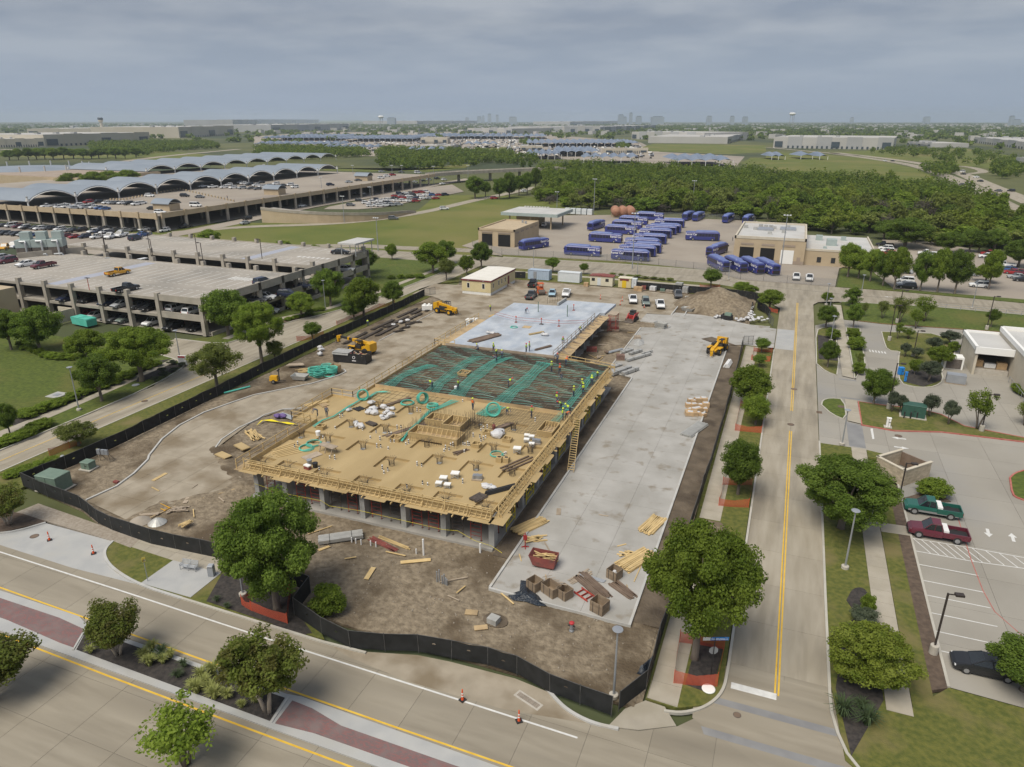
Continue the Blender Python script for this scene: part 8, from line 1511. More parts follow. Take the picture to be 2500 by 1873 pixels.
# bus-yard buildings
def doorway_shade(par,x0,x1,z1,y,mat='void_shade',n='bay_shade_panel'): MB().bb(x0,y,.1,x1,y+.06,z1).build(n,mat,par)  # thin black panel on the solid wall paints the shade inside an open bay
wb = thing('wash_building','tan stone bus wash building with open bays painted dark for shade','building',(0,0,.04)); MB().bb(-79,175.2,0,-65.2,201,5.7).build('wall','tan_wall',wb); MB().bb(-78.6,175.6,5.3,-65.6,200.6,5.5).build('roof','roof_tan',wb)
pr_ = MB(); [pr_.bb(*q)for q in((-79.1,175.05,5.4,-65.1,175.5,6.1),(-79.1,200.7,5.4,-65.1,201.1,6.1),(-79.1,175.05,5.4,-78.6,201.1,6.1),(-65.6,175.05,5.4,-65.1,201.1,6.1))]; pr_.build('parapet','tan_wall',wb)
for x0,x1 in((-77.6,-73.6),(-71.4,-66.8)): doorway_shade(wb,x0,x1,4.2,175.12); MB().bb(x0,175.0,4.6,x1,175.18,5.0).build('grille','roof_tan',wb)
for y in(178,183,188,193,198): MB().bb(-65.2,y-1.4,4.5,-65.12,y+1.4,5.0).build('grille','roof_tan',wb)
[MB().lathe([(.4,5.5),(.4,6.5),(.55,6.6)],(-70+i*2,196-i*2,0),n=8).build('roof_vent','galv',wb)for i in range(2)]
fc = thing('fuel_canopy','flat silver canopy over the fuel lanes with slatted edge','canopy',(0,0,0)); MB().bb(-88,218.4,5.2,-63.5,240,6.4).build('roof','pale_green_metal',fc); MB().bb(-87.6,218.8,6.4,-64,239.6,6.45).build('roof_top','roof_membrane',fc); [MB().box((x,y,2.6),(.5,.5,5.2)).build('post','tan_wall',fc)for x in(-85,-76,-67)for y in(221,237)]; [MB().box((-84+1.3*i,237,6.8),(.9,.3,.7)).build('slat','roof_membrane',fc)for i in range(9)]; MB().bb(-84,226,0,-74,234,4.6).build('kiosk','tan_wall',fc)
yb_ = thing('yard_building','tan maintenance building with white roof beside the bus yard','building',(0,0,.04)); MB().bb(8.4,177,0,29.3,213,7.3).build('wall','tan_wall',yb_); MB().bb(8.9,177.5,7.3,28.8,212.5,7.45).build('roof','roof_membrane',yb_)
MB().bb(29.35,178.2,0,49,211,4.5).build('wing_wall','tan_wall',yb_); MB().bb(29.7,178.6,4.5,48.6,210.6,4.62).build('roof','roof_membrane',yb_)
for q in((8.3,176.9,29.4,177.4,7.2,8.0),(8.3,212.6,29.4,213.1,7.2,8.0),(8.3,176.9,8.8,213.1,7.2,8.0),(28.9,176.9,29.4,213.1,7.2,8.0),(29.4,178.1,49.1,178.5,4.4,5.0),(48.7,178.1,49.1,211,4.4,5.0)): MB().bb(q[0],q[1],q[4],q[2],q[3],q[5]).build('parapet','limestone',yb_)
doorway_shade(yb_,10.2,14.4,4.6,176.93); doorway_shade(yb_,16.4,20.6,4.6,176.93); MB().bb(22.4,176.9,.1,26.2,176.98,4.3).build('roller_door','sign_white',yb_); MB().bb(27.2,176.92,.1,28.3,176.98,2.3).build('door','roof_tan',yb_); [MB().bb(x,176.9,5.3,x+3.8,176.98,5.9).build('grille','roof_tan',yb_)for x in(10.4,16.6,22.6)]; MB().bb(8.36,176.94,.05,29.3,176.99,1.1).build('base_course','roof_tan',yb_); [MB().bb(x,178.12,1.0,x+1.2,178.19,2.6).build('window','glass_dark',yb_)for x in(33,37,41,45)]
random.seed(6)
for x,y,s in((14,195,5),(21,198,5)): MB().bb(x,y,7.46,x+s,y+6,7.9).build('skylight','lamp_grey',yb_)
for i in range(9): x,y = random.uniform(10,27),random.uniform(179,210); MB().box((x,y,7.9),(1.3,1.2,.9)).build('roof_unit','metal_deck',yb_)
for x,y,d in((37,190,(3,3,2)),(33.5,200,(2,2,1.6)),(41,202,(1.5,1.5,1.2)),(45,187,(1,1,.8)),(35,183,(1,1,.6))): MB().box((x,y,4.6+d[2]/2),d).build('roof_unit','pale_green_metal',yb_)
for i in range(3): x,y = Q('A3',915+i*62,1150); t_ = thing('round_tank','round rust-brown tank by the wood, %s of three'%('left','middle','right')[i],'tank',(x,y,0),R(-70),'rust-brown tanks'); MB().lathe([(.1,-.9),(1.5,-.6),(2.1,0),(2.1,6),(1.5,6.6),(.1,6.9)],n=18).build('shell','rust_tank',t_,smooth=True).rotation_euler = (0,R(90),0); t_.children[0].location = (0,0,2.8); [MB().box((a,0,.6),(.6,3.6,1.3)).build('saddle','tan_wall',t_)for a in(1,5)]
for i in range(5): pallet_of(None,-76+i*2.8,273.5-i*.2,(2.4,2.0,2.6),(1,1,2),'container_white','white equipment cabinet by the wood, %s from the left'%ordw(i+1),0,.05,'equipment_cabinet','cabinet','cabinet_box')
def rail_fence(pts,label,step=6,h=2.1,mat='chain_link',z=.05):
 t = thing('chain_link_fence',label,'fence',(0,0,0)); P = []
 for a,b in zip(pts[:-1],pts[1:]): n = max(1,round(math.hypot(b[0]-a[0],b[1]-a[1])/step)); P+=[(a[0]+(b[0]-a[0])*k/n,a[1]+(b[1]-a[1])*k/n)for k in range(n)]
 P.append(pts[-1]); pm = MB().tube([(0,0,0),(0,0,h)],.05,5).data('post','fence_steel')
 for p in P: put('post',pm,t,(*p,z))
 for a,b in zip(P[:-1],P[1:]):
  L_ = math.hypot(b[0]-a[0],b[1]-a[1]); me = MB().add([(*a,z+.05),(*b,z+.05),(*b,z+h),(*a,z+h)],[(0,1,2,3)]).data('link_panel',mat); uv = me.uv_layers.new(); [setattr(uv.data[i],'uv',q)for i,q in enumerate(((0,0),(L_,0),(L_,h),(0,h)))]; put('link_panel',me,t)
rail_fence([(-80,172),(-64,160.4),(-23,162.9),(4,158.3),(13,148.6),(37.6,148.3)],'chain-link fence along the street side of the bus yard'); rail_fence([(-56,277.5),(-30,279.5),(9,280),(12,226),(52,226)],'chain-link fence between the buses and the wood')
rf_ = thing('road_railing','grey steel railing along the cross street swale','railing',(0,0,0));
for i in range(24): x = 58+i*3; y = 131.6-.062*(x-58); MB().beam((x,y,.1),(x,y,1.2),.08).build('post','lamp_grey',rf_); [MB().beam((x,y,z),(x+3,y-.186,z),.06).build('rail','lamp_grey',rf_)for z in(.6,1.15)]
# post hall and stone enclosure on the right
ph = thing('post_hall','pale stone flat roofed hall with a loading canopy at the right edge','building',(0,0,0)); MB().bb(63.1,55,0,92,92.6,5.6).build('wall','limestone',ph); MB().bb(63.6,55.5,5.6,91.5,92.1,5.7).build('roof','roof_membrane',ph); MB().bb(57.4,80.9,0,57.8,92.4,4.4).build('wing_wall','limestone',ph); MB().bb(57.4,92.0,0,63,92.4,4.4).build('wing_wall','limestone',ph); MB().bb(57.6,81.2,4.4,63.05,92.2,4.75).build('canopy_roof','roof_membrane',ph)
for q in((57.2,80.8,57.7,92.6,4.4,5.1),(57.2,80.6,63.05,81.0,3.9,5.1),(57.2,92.2,63.05,92.6,4.4,5.1),(62.95,54.8,63.4,92.8,5.5,6.3),(62.95,92.4,92,92.8,5.5,6.3)): MB().bb(q[0],q[1],q[4],q[2],q[3],q[5]).build('coping','sign_white',ph)
MB().bb(57.8,90.5,0,63,91.9,3.8).build('recess_shade','louver',ph); MB().bb(57.8,81.5,.0,63,91,.9).build('dock','base_concrete',ph)  # solid dark block puts the shade of the recess into its colour
for i_,(x,y,d,m_)in enumerate(((58.6,83.2,(1.4,1.2,1.2),'cardboard'),(62.0,82.6,(1.6,1.2,1.2),'cardboard'),(60.3,82.8,(1.8,1.0,.8),'white_plastic'))): pallet_of(None,x,y,d,(1,1,1),m_,('brown hamper on the loading dock, left','brown hamper on the loading dock, right','white cart on the loading dock between hampers')[i_],0,.9,'mail_hamper','hamper','hamper_box')
gate_r = thing('ramp_railing','grey handrail along the hall ramp','railing',(63,70,0)); [MB().beam((-.5,-6+i*1.6,0),(-.5,-6+i*1.6,1.1),.06).build('post','lamp_grey',gate_r)for i in range(10)]; MB().beam((-.5,-6,1.1),(-.5,8.4,1.1),.06).build('rail','lamp_grey',gate_r)
pallet_of('B4',1620,965,(3.0,1.8,1.5),(1,1,1),'lamp_grey','grey lidded dumpster before the post hall',R(-6),0,'hall_dumpster','dumpster','bin_body')
es = thing('small_enclosure','white framed grey enclosure against the loop island','enclosure',(*Q('B4',1590,830),0)); MB().box((0,0,1.1),(3.0,2.4,2.2)).build('wall','sign_white',es); MB().box((0,-1.22,1.0),(2.4,.06,1.8)).build('gate','louver',es)
eb = thing('stone_enclosure','roofless tan stone dumpster enclosure with brown gates','enclosure',(0,0,0)); E_ = [(41.3,30.9),(44.6,34.6),(41.6,37.2),(38.6,33.9)]
def course_wall(a,b,h=2.1,rows=9,par=None):
 a,b = Vector(a),Vector(b); L_ = (b-a).length; d = (b-a).normalized(); rz = math.atan2(d.y,d.x)
 for r in range(rows):
  s = -.3*(r%2);
  while s<L_: e = min(L_,s+.62); s0 = max(0,s); c = a+d*((s0+e)/2); MB().box((c.x,c.y,(r+.5)*h/rows),(e-s0-.02,.26,h/rows-.02),rz).build('stone_block','stone_tan',par); s+=.62
 c = (a+b)/2; MB().box((c.x,c.y,h/2),(L_-.04,.2,h-.06),rz).build('core','joint',par); MB().box((c.x,c.y,h+.05),(L_+.3,.36,.12),rz).build('coping','limestone',par)
course_wall(E_[0],E_[1],par=eb); course_wall(E_[3],E_[0],par=eb); course_wall(E_[2],E_[3],par=eb); MB().prism([(E_[1][0]-.05,E_[1][1]-.05),(E_[2][0],E_[2][1]-.1),(E_[2][0]+.1,E_[2][1]),(E_[1][0]+.05,E_[1][1]+.05)],.1,1.9).build('gate','form_brown',eb); MB().prism([(E_[0][0],E_[0][1]+.4),(E_[1][0]-.4,E_[1][1]),(E_[2][0],E_[2][1]-.4),(E_[3][0]+.4,E_[3][1])],.0,.05).build('floor','lot_concrete',eb)
# ================================================================ PEOPLE
M('skin',(.30,.17,.11),None,rough=.6); M('hivis',(.50,.68,.04),None,rough=.7); M('hivis_orange',(.72,.16,.02),None,rough=.7); M('jeans',(.035,.05,.085),(.05,.07,.11),8,.9,local=True); M('dark_cloth',(.025,.025,.03),(.05,.05,.055),8,.9,local=True); M('hat_lime',(.62,.72,.06),None,rough=.4); M('hat_red',(.52,.05,.05),None,rough=.4); M('shirt',(.10,.11,.14),(.16,.17,.20),6,.9,local=True)
def body_mesh(pose):
 """skeleton with a radius at each joint, grown into one continuous body with Skin + Subdivision; five fingers on each hand"""
 bend = {'stand':0,'walk':0.05,'stoop':1.15,'kneel':.7}[pose]; kn = pose=='kneel'
 hip = Vector((0,0,.92 if not kn else .5)); V,Ed,Rd = [],[],[]
 def add(p,r,par=None): V.append(Vector(p)); Rd.append(r); (Ed.append((par,len(V)-1))if par is not None else None); return len(V)-1
 up = Vector((math.sin(bend),0,math.cos(bend)))
 h0 = add(hip,.13); w = add(hip+up*.2,.125,h0); c = add(hip+up*.42,.15,w); nk = add(hip+up*.56,.06,c); up2 = (up+Vector((.1,0,.5))).normalized()if bend>.5 else up
 hd = add(V[nk]+up2*.10,.085,nk); tp = add(V[nk]+up2*.22,.09,hd); nose = add(V[nk]+up2*.13+Vector((.09,0,-.02)),.03,hd)
 for s in(-1,1):
  sh = add(V[c]+Vector((0,s*.19,0))+up*.05,.065,c)
  fwd = {'stand':(.05,.12),'walk':(.12*s,.2+.1*s),'stoop':(.12,.18),'kneel':(.15,.3)}[pose]
  el = add(V[sh]+Vector((fwd[0],s*.05,-.28)),.045,sh); wr = add(V[el]+Vector((fwd[1],-s*.02,-.22)),.032,el); pm = add(V[wr]+Vector((.03,0,-.06)),.03,wr)
  for k in range(4): a = add(V[pm]+Vector((.025,(k-1.5)*.02,-.045-.008*(k in(1,2)))),.0095,pm); add(V[a]+Vector((.015,0,-.03)),.008,a)
  th = add(V[pm]+Vector((.03,-s*.035,-.005)),.0095,pm); add(V[th]+Vector((.02,-s*.008,-.03)),.008,th)
  hj = add(hip+Vector((0,s*.10,-.05)),.095,h0)
  if kn: kj = add(V[hj]+Vector((.32,s*.05,-.18 if s>0 else-.36)),.07,hj); an = add(V[kj]+(Vector((-.05,0,-.22))if s>0 else Vector((-.36,0,.0))),.045,kj)
  else: st = (.22*s if pose=='walk' else .06*s); kj = add(hip+Vector((st*.6+.03,s*.11,-.46)),.065,hj); an = add(hip+Vector((st-.02,s*.12,-.86)),.045,kj)
  add(V[an]+Vector((.16,s*.02,-.03 if not kn or s>0 else .02)),.04,an)
 me = bpy.data.meshes.new('body'); me.from_pydata(V,Ed,[]); o = bpy.data.objects.new('body',me); COL.objects.link(o); m = o.modifiers.new('skin','SKIN'); m.use_smooth_shade = True
 for i,sv in enumerate(me.skin_vertices[0].data): sv.radius = (Rd[i],Rd[i]); sv.use_root = (i==0)
 o.modifiers.new('sub','SUBSURF').levels = 1; bpy.context.view_layer.update(); out = bpy.data.meshes.new_from_object(o.evaluated_get(bpy.context.evaluated_depsgraph_get())); bpy.data.objects.remove(o)
 for mm in('shirt','jeans','skin'): out.materials.append(MATS[mm])
 hz = hip.z
 for p in out.polygons:
  q = p.center; headd = (q-V[hd]).length<.17 or(q-V[tp]).length<.14; hand = any((q-V[i]).length<.12 for i in range(len(V))if Rd[i]<.012)
  p.material_index = 2 if headd or hand else(1 if(q-hip).dot(up)<.03 and abs(q.y)<.3 else 0)
 a = V[w]-up*.02; b = V[c]+up*.10; vest = MB(); sd = Vector((0,1,0)); fw = up.cross(sd)*-1
 rings = [[tuple(p+sd*(r*1.25*math.cos(t))+fw*(r*math.sin(t)))for t in[2*math.pi*k/12 for k in range(12)]]for p,r in((a,.15),(a.lerp(b,.5),.165),(V[c],.175),(b,.12))]
 vest.loft(rings); hat = MB(); q = V[tp]+up2*.0; hat.lathe([(.16,.0),(.125,.02),(.115,.09),(.06,.14),(.01,.15)],tuple(q),n=12)
 return out,vest.data('vest','hivis'),hat.data('hard_hat','hat_lime',True)
POSES = {p:body_mesh(p)for p in('stand','walk','stoop','kneel')}
VO = {}
def person(x,y,z,rz,pose,vest,hat,label):
 b,v,h = POSES[pose]; t = thing('person',label,'person',(x,y,z),rz,'workers on the site'); put('body',b,t)
 def var(me,m):
  if(me.name,m)not in VO: c = me.copy(); c.materials.clear(); c.materials.append(MATS[m]); VO[(me.name,m)] = c
  return VO[(me.name,m)]
 if vest: put('vest',var(v,vest),t)
 if hat: put('hard_hat',var(h,hat),t)
WK = [('E4',1370,1530,'stand','hivis','hat_lime','standing apart in dark clothes on the bars near the right edge'),('E4',1490,1490,'stand','hivis','hat_lime','at the right edge band, nearest of the line'),('E4',1475,1435,'stand','hivis','hat_lime','at the right edge band, second of the line'),('E4',1600,1370,'stoop','hivis','hat_lime','bending at the right edge band, third of the line'),('E4',1680,1290,'stoop','hivis','hat_lime','bending at the far end of the right edge line'),('E4',1155,1610,'walk','hivis','hat_red','walking with red hat near the front bulkhead'),('E4',1210,1680,'stoop','hivis','hat_red','bending with red hat by the front bulkhead'),('E4',530,1390,'stoop','hivis','hat_red','bending with red hat alone in the middle of the bars'),('E4',1085,1200,'stand','hivis','hat_lime','left of the group at the slab corner'),('E4',1190,1230,'stand','hivis_orange','hat_red','in orange vest with bucket at the slab corner'),('E4',1160,1090,'stand',None,'hat_red','in grey shirt rearmost at the slab corner'),('E4',1270,1120,'stoop','hivis_orange','hat_red','leaning on the rail right of the slab corner group'),('E4',380,1085,'stoop',None,None,'in black bending at the far bulkhead, nearest'),('E4',450,1030,'stoop',None,'hat_lime','in black bending at the far bulkhead, right'),('E4',370,1000,'stoop','hivis','hat_lime','bending in lime vest at the far bulkhead'),('E4',340,950,'stand','hivis','hat_lime','standing upright at the far bulkhead'),('E4',145,930,'kneel',None,'hat_lime','kneeling at the far left of the bars'),('E4',760,960,'stand','hivis','hat_red','of the pair on the cured slab front, left'),('E4',800,935,'stand','hivis','hat_red','of the pair on the cured slab front, right'),('E4',1230,820,'kneel','hivis','hat_red','crouching at the cured slab right edge'),('E4',755,450,'stoop',None,'hat_red','in dark clothes on the back of the cured slab'),('E4',1440,680,'kneel','hivis',None,'crouching far along the cured slab edge'),('E4',1220,1285,'kneel',None,None,'in black kneeling on the bars near the corner group'),
 ('E2',555,250,'stoop','hivis',None,'bending low over the left teal band'),('E2',885,275,'stand','hivis',None,'standing by a white bucket among the teal bands'),('E2',1075,530,'stand','hivis_orange','hat_lime','in orange vest before the front bulkhead'),('E2',1830,635,'stand','hivis','hat_red','with red hat on the bars in front of the bulkhead'),('E2',1515,595,'stoop','hivis',None,'bending over the fanned teal coil'),('E1',1030,450,'stoop',None,None,'in black bending by the side platform'),('E1',1150,470,'stand',None,None,'in dark harness beside the side platform'),('B3',470,1285,'stand','hivis','hat_lime','in lime vest at the ladder head'),('B3',500,1275,'stoop','hivis_orange',None,'in orange behind the ladder head worker'),('B3',530,1230,'stoop','hivis','hat_lime','bending just beyond the ladder head')]
random.seed(17)
for k_,x_,y_,p_,v_,h_,lb in WK: zz_ = DZ+(.15 if not(k_=='E4' and y_<960)else 0); person(*Q(k_,x_,y_,zz_),zz_,random.uniform(0,6.28),p_,v_,h_,'worker '+lb)
person(*Q('E4',300,430),.17,1.2,'stand','hivis',None,'worker in lime vest standing on the left drive'); person(*Q('E6',1360,620),.15,2.2,'stoop','hivis',None,'worker in lime shirt bending at the left fence'); person(*Q('A3',1925,1362),.05,0,'stand',None,None,'person in dark clothes in the bus yard'); person(*Q('A1',1950,1005,6.3),6.3,0,'stand',None,'hat_red','person on the far garage deck')
bk = thing('bucket','white bucket beside the worker among the teal bands','bucket',(*Q('E2',855,265,DZ+.1),DZ+.1)); MB().lathe([(.2,0),(.25,.45)],n=12).build('tub','white_plastic',bk); MB().lathe([(.26,.45),(.22,.48)],n=12).build('rim','white_plastic',bk)
# ================================================================ WOODS AND THE FAR DISTANCE
M('leaf_far',(.125,.185,.032),(.215,.265,.05),.12,.7,detail=3,c3=(.09,.14,.028),s3=.2,t3=(.45,.6),transl=.5,spec=.1); M('far_white',(.40,.39,.37),(.46,.45,.43),.02,.8); M('far_grey',(.33,.335,.34),(.38,.385,.39),.02,.8); M('far_cream',(.46,.42,.34),(.52,.48,.40),.02,.8); M('far_glass',(.06,.08,.10),None,rough=.2); M('hazed_tower',(.27,.32,.37),(.32,.37,.42),.01,.6)  # skyline tower colour has the pale blue of the haze mixed in
FT = {'mid green':[tree_proto('w','elm',s,40,36,.075,clump=.15,z0=.14)for s in(31,32)],'dark green':[tree_proto('w','oak',s,40,36,.075,clump=.15,z0=.14)for s in(33,34)],'yellow-green':[tree_proto('w','pale',35,32,24,.085,clump=.17,z0=.14),tree_proto('w','lime',36,30,20,.075,clump=.16,z0=.14)],'grey half-bare':[tree_proto('w','dead',37,24,9,.06,clump=.2,z0=.14)]}
WOOD = QL('A3',[(230,1010),(420,1070),(800,1125),(1500,1140),(2100,1185)])+QL('A4',[(370,1290),(880,1330),(1440,1400),(1700,1440),(2250,1460),(2180,1240),(1950,1060),(1550,960),(1280,910),(900,880),(400,850),(100,820)])+QL('A3',[(1400,790),(800,760),(300,760),(250,840),(330,900)])
random.seed(12); pts_ = []
xs_ = [p[0]for p in WOOD]; ys_ = [p[1]for p in WOOD]; y_ = min(ys_)
while y_<max(ys_):
 x_ = min(xs_)
 while x_<max(xs_):
  p = (x_+random.uniform(-3.4,3.4),y_+random.uniform(-3.4,3.4))
  if inside(p,WOOD)and math.sin(p[0]*.045+1)*math.sin(p[1]*.038)<.82: pts_.append(p)
  x_+=8.4
 y_+=8.4
pts_.sort(key=lambda p:(p[0]-CX)**2+(p[1]-CY)**2)
def far_leaves(trees,per,leaf):
 """crowns of many far trees as one leafy mass"""
 P = np.repeat(np.array([(t[0],t[1],t[3]*.55)for t in trees]),per,0); S = np.repeat(np.array([(t[2]/2,t[2]/2,t[3]*.45)for t in trees]),per,0)
 d = RG.normal(size=P.shape); d/=np.linalg.norm(d,axis=1)[:,None]; lob = 1+.25*np.sin(d[:,0]*5+P[:,0])*np.sin(d[:,1]*5+P[:,1])
 return leaf_faces(P+d*S*(RG.random(len(P))**.35*lob)[:,None],leaf,.5,d)
rest_ = []
for i_,(x_,y_)in enumerate(pts_):
 w_,h_ = random.uniform(5.5,14),random.choice((random.uniform(4.5,8),random.uniform(7,12.5)))
 if i_<300:
  kd = random.choices(list(FT),(42,12,38,8))[0]; f = i_/300; cr,tr = random.choice(FT[kd]); v_ = math.degrees(math.atan2(x_-CX,y_-CY))+21.3
  t = thing('woodland_tree','%s tree in the %s of the wood, %s'%(kd,'front edge' if f<.33 else 'second rank' if f<.66 else 'middle rank','left' if v_<8 else 'centre' if v_<20 else 'right'),'tree',(x_,y_,-.2),random.uniform(0,6.28),'trees of the wood behind the bus yard'); t.scale = (w_,w_,h_); put('crown',cr,t); put('trunk',tr,t)
 else: rest_.append((x_,y_,w_,h_))
tag(put('far_wood',np_mesh('far_wood',far_leaves(rest_,170,.75),'leaf_far')),'far part of the wood behind the bus yard, one green mass','wood',kind='stuff')
def fill(k,poly,sp,n=None):
 P = QL(k,poly); out = []; xs = [p[0]for p in P]; ys = [p[1]for p in P]; ar = abs(sum(P[i][0]*P[i-1][1]-P[i-1][0]*P[i][1]for i in range(len(P))))/2; n = n or int(ar/sp**2); tries = 0
 while len(out)<n and tries<n*40:
  tries+=1; p = (random.uniform(min(xs),max(xs)),random.uniform(min(ys),max(ys)))
  if inside(p,P): out.append((*p,random.uniform(7,13),random.uniform(5.5,9.5)))
 return out
near_ = []
for a in(('A1',[(780,600),(1180,640),(1500,600),(1900,570),(1800,530),(1100,520),(740,510)],13),('A2',[(0,690),(1000,640),(900,590),(400,570),(0,570)],11),('A2',[(1050,640),(1080,740),(1500,760),(1750,730),(2212,700),(2212,620),(1650,600),(1100,580)],11),('A3',[(0,720),(260,700),(240,640),(0,660)],14),('A4',[(870,610),(1500,700),(1900,740),(2212,760),(2212,640),(1500,590),(1100,580)],24),('A4',[(1330,770),(1500,820),(1620,790),(1560,730),(1400,730)],10),('A3',[(80,540),(260,545),(260,515),(90,512)],18),('A3',[(930,590),(1060,575),(1050,540),(930,540)],16),('A4',[(1930,830),(2180,830),(2212,740),(1960,730)],10)): near_+=fill(*a)
tag(put('far_tree_belts',np_mesh('far_tree_belts',far_leaves(near_,70,1.1),'leaf_far')),'tree belts beyond the garages and the wood, one green mass','trees',kind='stuff')
for i_ in range(15): tree_at(*Q('A1',90+i_*76+random.uniform(-20,20),668-i_*1.2+random.uniform(-6,6)),random.uniform(14,20),random.uniform(11,15),('oak','elm')[i_%2],'dark tree in the line behind the far garage, %s from the left'%ordw(i_+1),group='line of trees behind the far garage',z=-.3)
for i_,(x_,y_)in enumerate(((620,850),(790,850),(930,830),(1100,830))): tree_at(*Q('A1',x_,y_,6),17,12,'elm','yellowish tree between the arched canopies, %s from the left'%ordw(i_+1),z=0)
deep_ = fill('P',[(0,318),(900,318),(900,303),(0,303)],0,700)+fill('P',[(860,325),(1500,322),(2500,345),(2500,303),(860,303)],0,1500)+fill('P',[(1560,330),(2500,348),(2500,312),(1560,308)],0,900)+fill('P',[(860,318),(1560,322),(1560,300),(860,300)],0,700)+fill('P',[(0,345),(700,350),(1250,335),(2500,365),(2500,325),(0,318)],0,420)+fill('A2',[(820,420),(1800,430),(2212,440),(1700,370),(850,365)],0,350)
tag(put('distant_woods',np_mesh('distant_woods',far_leaves([(a,b,c*1.9,d*1.25)for a,b,c,d in deep_],26,4.2),'leaf_far')),'distant wooded suburbs along the horizon','woods',kind='stuff')
hs = MB()
for a,b,c,d in fill('P',[(1560,335),(2500,345),(2500,305),(1560,305)],0,260)+fill('P',[(860,318),(1560,320),(1560,302),(860,302)],0,260)+fill('P',[(0,315),(860,315),(860,302),(0,302)],0,160)+fill('P',[(600,335),(1500,335),(1500,310),(600,310)],0,90): hs.box((a,b,4),(c*2.2,c*1.5,8+c*.3),random.uniform(0,3))
tag(hs.build('distant_roofs','far_white'),'pale distant roofs among the wooded suburbs','roofs',kind='stuff')
for k_,P_ in(('A4',[(0,600),(500,620),(900,660),(1320,750),(1500,860),(1000,840),(500,790),(0,760)]),('A3',[(1040,590),(1250,530),(2212,545),(2212,600),(1900,620),(1400,600)]),('A3',[(2000,700),(2212,720),(2212,650),(2080,650)]),('A4',[(560,605),(1380,690),(2100,760),(2212,650),(1700,570),(1100,580)]),('A1',[(0,640),(800,660),(1900,680),(1960,640),(1500,600),(500,580),(0,590)]),('A2',[(1950,600),(2212,600),(2212,560),(1990,560)]),('A2',[(560,350),(1380,365),(1330,335),(580,330)]),('A2',[(600,760),(1000,770),(1900,700),(1800,740),(1500,770),(600,740)])): ground_sheet('field',QL(k_,P_,-.24),-.24,'field_grass')
ground_sheet('rental_lots',QL('A2',[(0,620),(1250,640),(1700,620),(1900,570),(2212,560),(2212,440),(500,430),(0,470)],-.26),-.26,'yard_concrete'); ground_sheet('rental_lots',QL('A3',[(0,650),(650,670),(1000,690),(1960,720),(2030,640),(1300,600),(1140,520),(330,450),(0,450)],-.255),-.255,'yard_concrete')
for P_,w_ in(([(560,610),(900,655),(1200,700),(1380,745),(1700,860),(1950,1000),(2300,1180)],12),([(600,605),(1000,650),(1380,705),(1650,770),(1900,880),(2300,1040)],12),([(1560,715),(1750,725),(1900,770),(1740,785)],8),([(0,560),(500,605),(800,630)],9)): stripe('highway',smooth(QL('A4',P_),2),w_,'road_concrete',-.22)
for P_ in([(1050,680),(1500,625),(1900,590),(2050,575)],[(0,575),(450,600),(900,600)]): stripe('highway',smooth(QL('A1',P_),1),12,'yard_concrete',-.22)
M('sail_blue',(.15,.19,.26),(.19,.23,.30),.05,.6)
def patch(k,xl,xr,yb,depth,n,i,z=5.0,rise=4.5):
 a,b = Q(k,xl,yb,z-2),Q(k,xr,yb,z-2); W = math.hypot(b[0]-a[0],b[1]-a[1]); t = thing('rental_canopy','silver sail canopy in the far car rental lots, %s'%i,'canopy',(*a,0),math.atan2(b[1]-a[1],b[0]-a[0]),'far car rental canopies'); s = W/n
 for q in range(n):
  for r in range(max(1,int(depth/40))):
   y0 = r*41; y1 = min(depth,y0+40); g = [(q*s+s*u/4,y0+(y1-y0)*v/4,z+rise*math.sin(math.pi*u/4)*(.35+.65*math.sin(math.pi*v/4)))for v in range(5)for u in range(5)]; MB().add(g,[(v*5+u,v*5+u+1,v*5+u+6,v*5+u+5)for v in range(4)for u in range(4)]).build('sail','sail_blue',t)
 for q in range(n+1): MB().tube([(q*s,0,-.3),(q*s,0,z)],.3,5).build('post','sign_white',t)
for a in(('A2',60,700,492,330,14,'rear left field'),('A2',700,1360,500,280,14,'rear middle field'),('A2',1360,2212,478,300,16,'rear right field'),('A2',0,740,548,90,10,'middle left field'),('A2',590,1080,575,60,7,'middle field beside the wood'),('A2',1300,1640,600,40,4,'front centre pair'),('A2',1800,2085,545,60,4,'small group behind the white lot'),('A3',0,340,478,200,7,'rear field left of the large tree'),('A3',170,1130,540,190,16,'largest field before the white halls'),('A3',170,460,640,100,5,'front left rows'),('A3',440,790,618,130,5,'front middle rows'),('A3',650,1130,668,70,6,'front row above the wood'),('A3',1460,1930,695,80,4,'three humped roofs right of centre'),('A4',50,165,655,60,2,'two small roofs in the meadow',3.5),('A4',300,400,650,40,1,'single roof in the meadow',3.5),('A4',460,530,655,45,1,'last roof in the meadow',3.5)): patch(*a)
fc_ = MB()
for k_,P_,n_ in(('A2',[(0,600),(1700,600),(2212,570),(2212,470),(0,520)],600),('A3',[(0,640),(800,640),(1300,660),(1130,540),(0,490)],550),('A2',[(2040,600),(2212,610),(2212,580),(2080,585)],60)):
 for a,b,c,d in fill(k_,P_,0,n_): fc_.slot(random.choice((0,1,1,2,2))); fc_.box((a,b,.6),(4.6,1.9,1.6),random.choice((0,1.57)),(.8,.85))
tag(fc_.build('far_parked_cars',['sign_white','trim_black','rim']),'hundreds of tiny parked cars in the far rental lots','cars',kind='stuff')
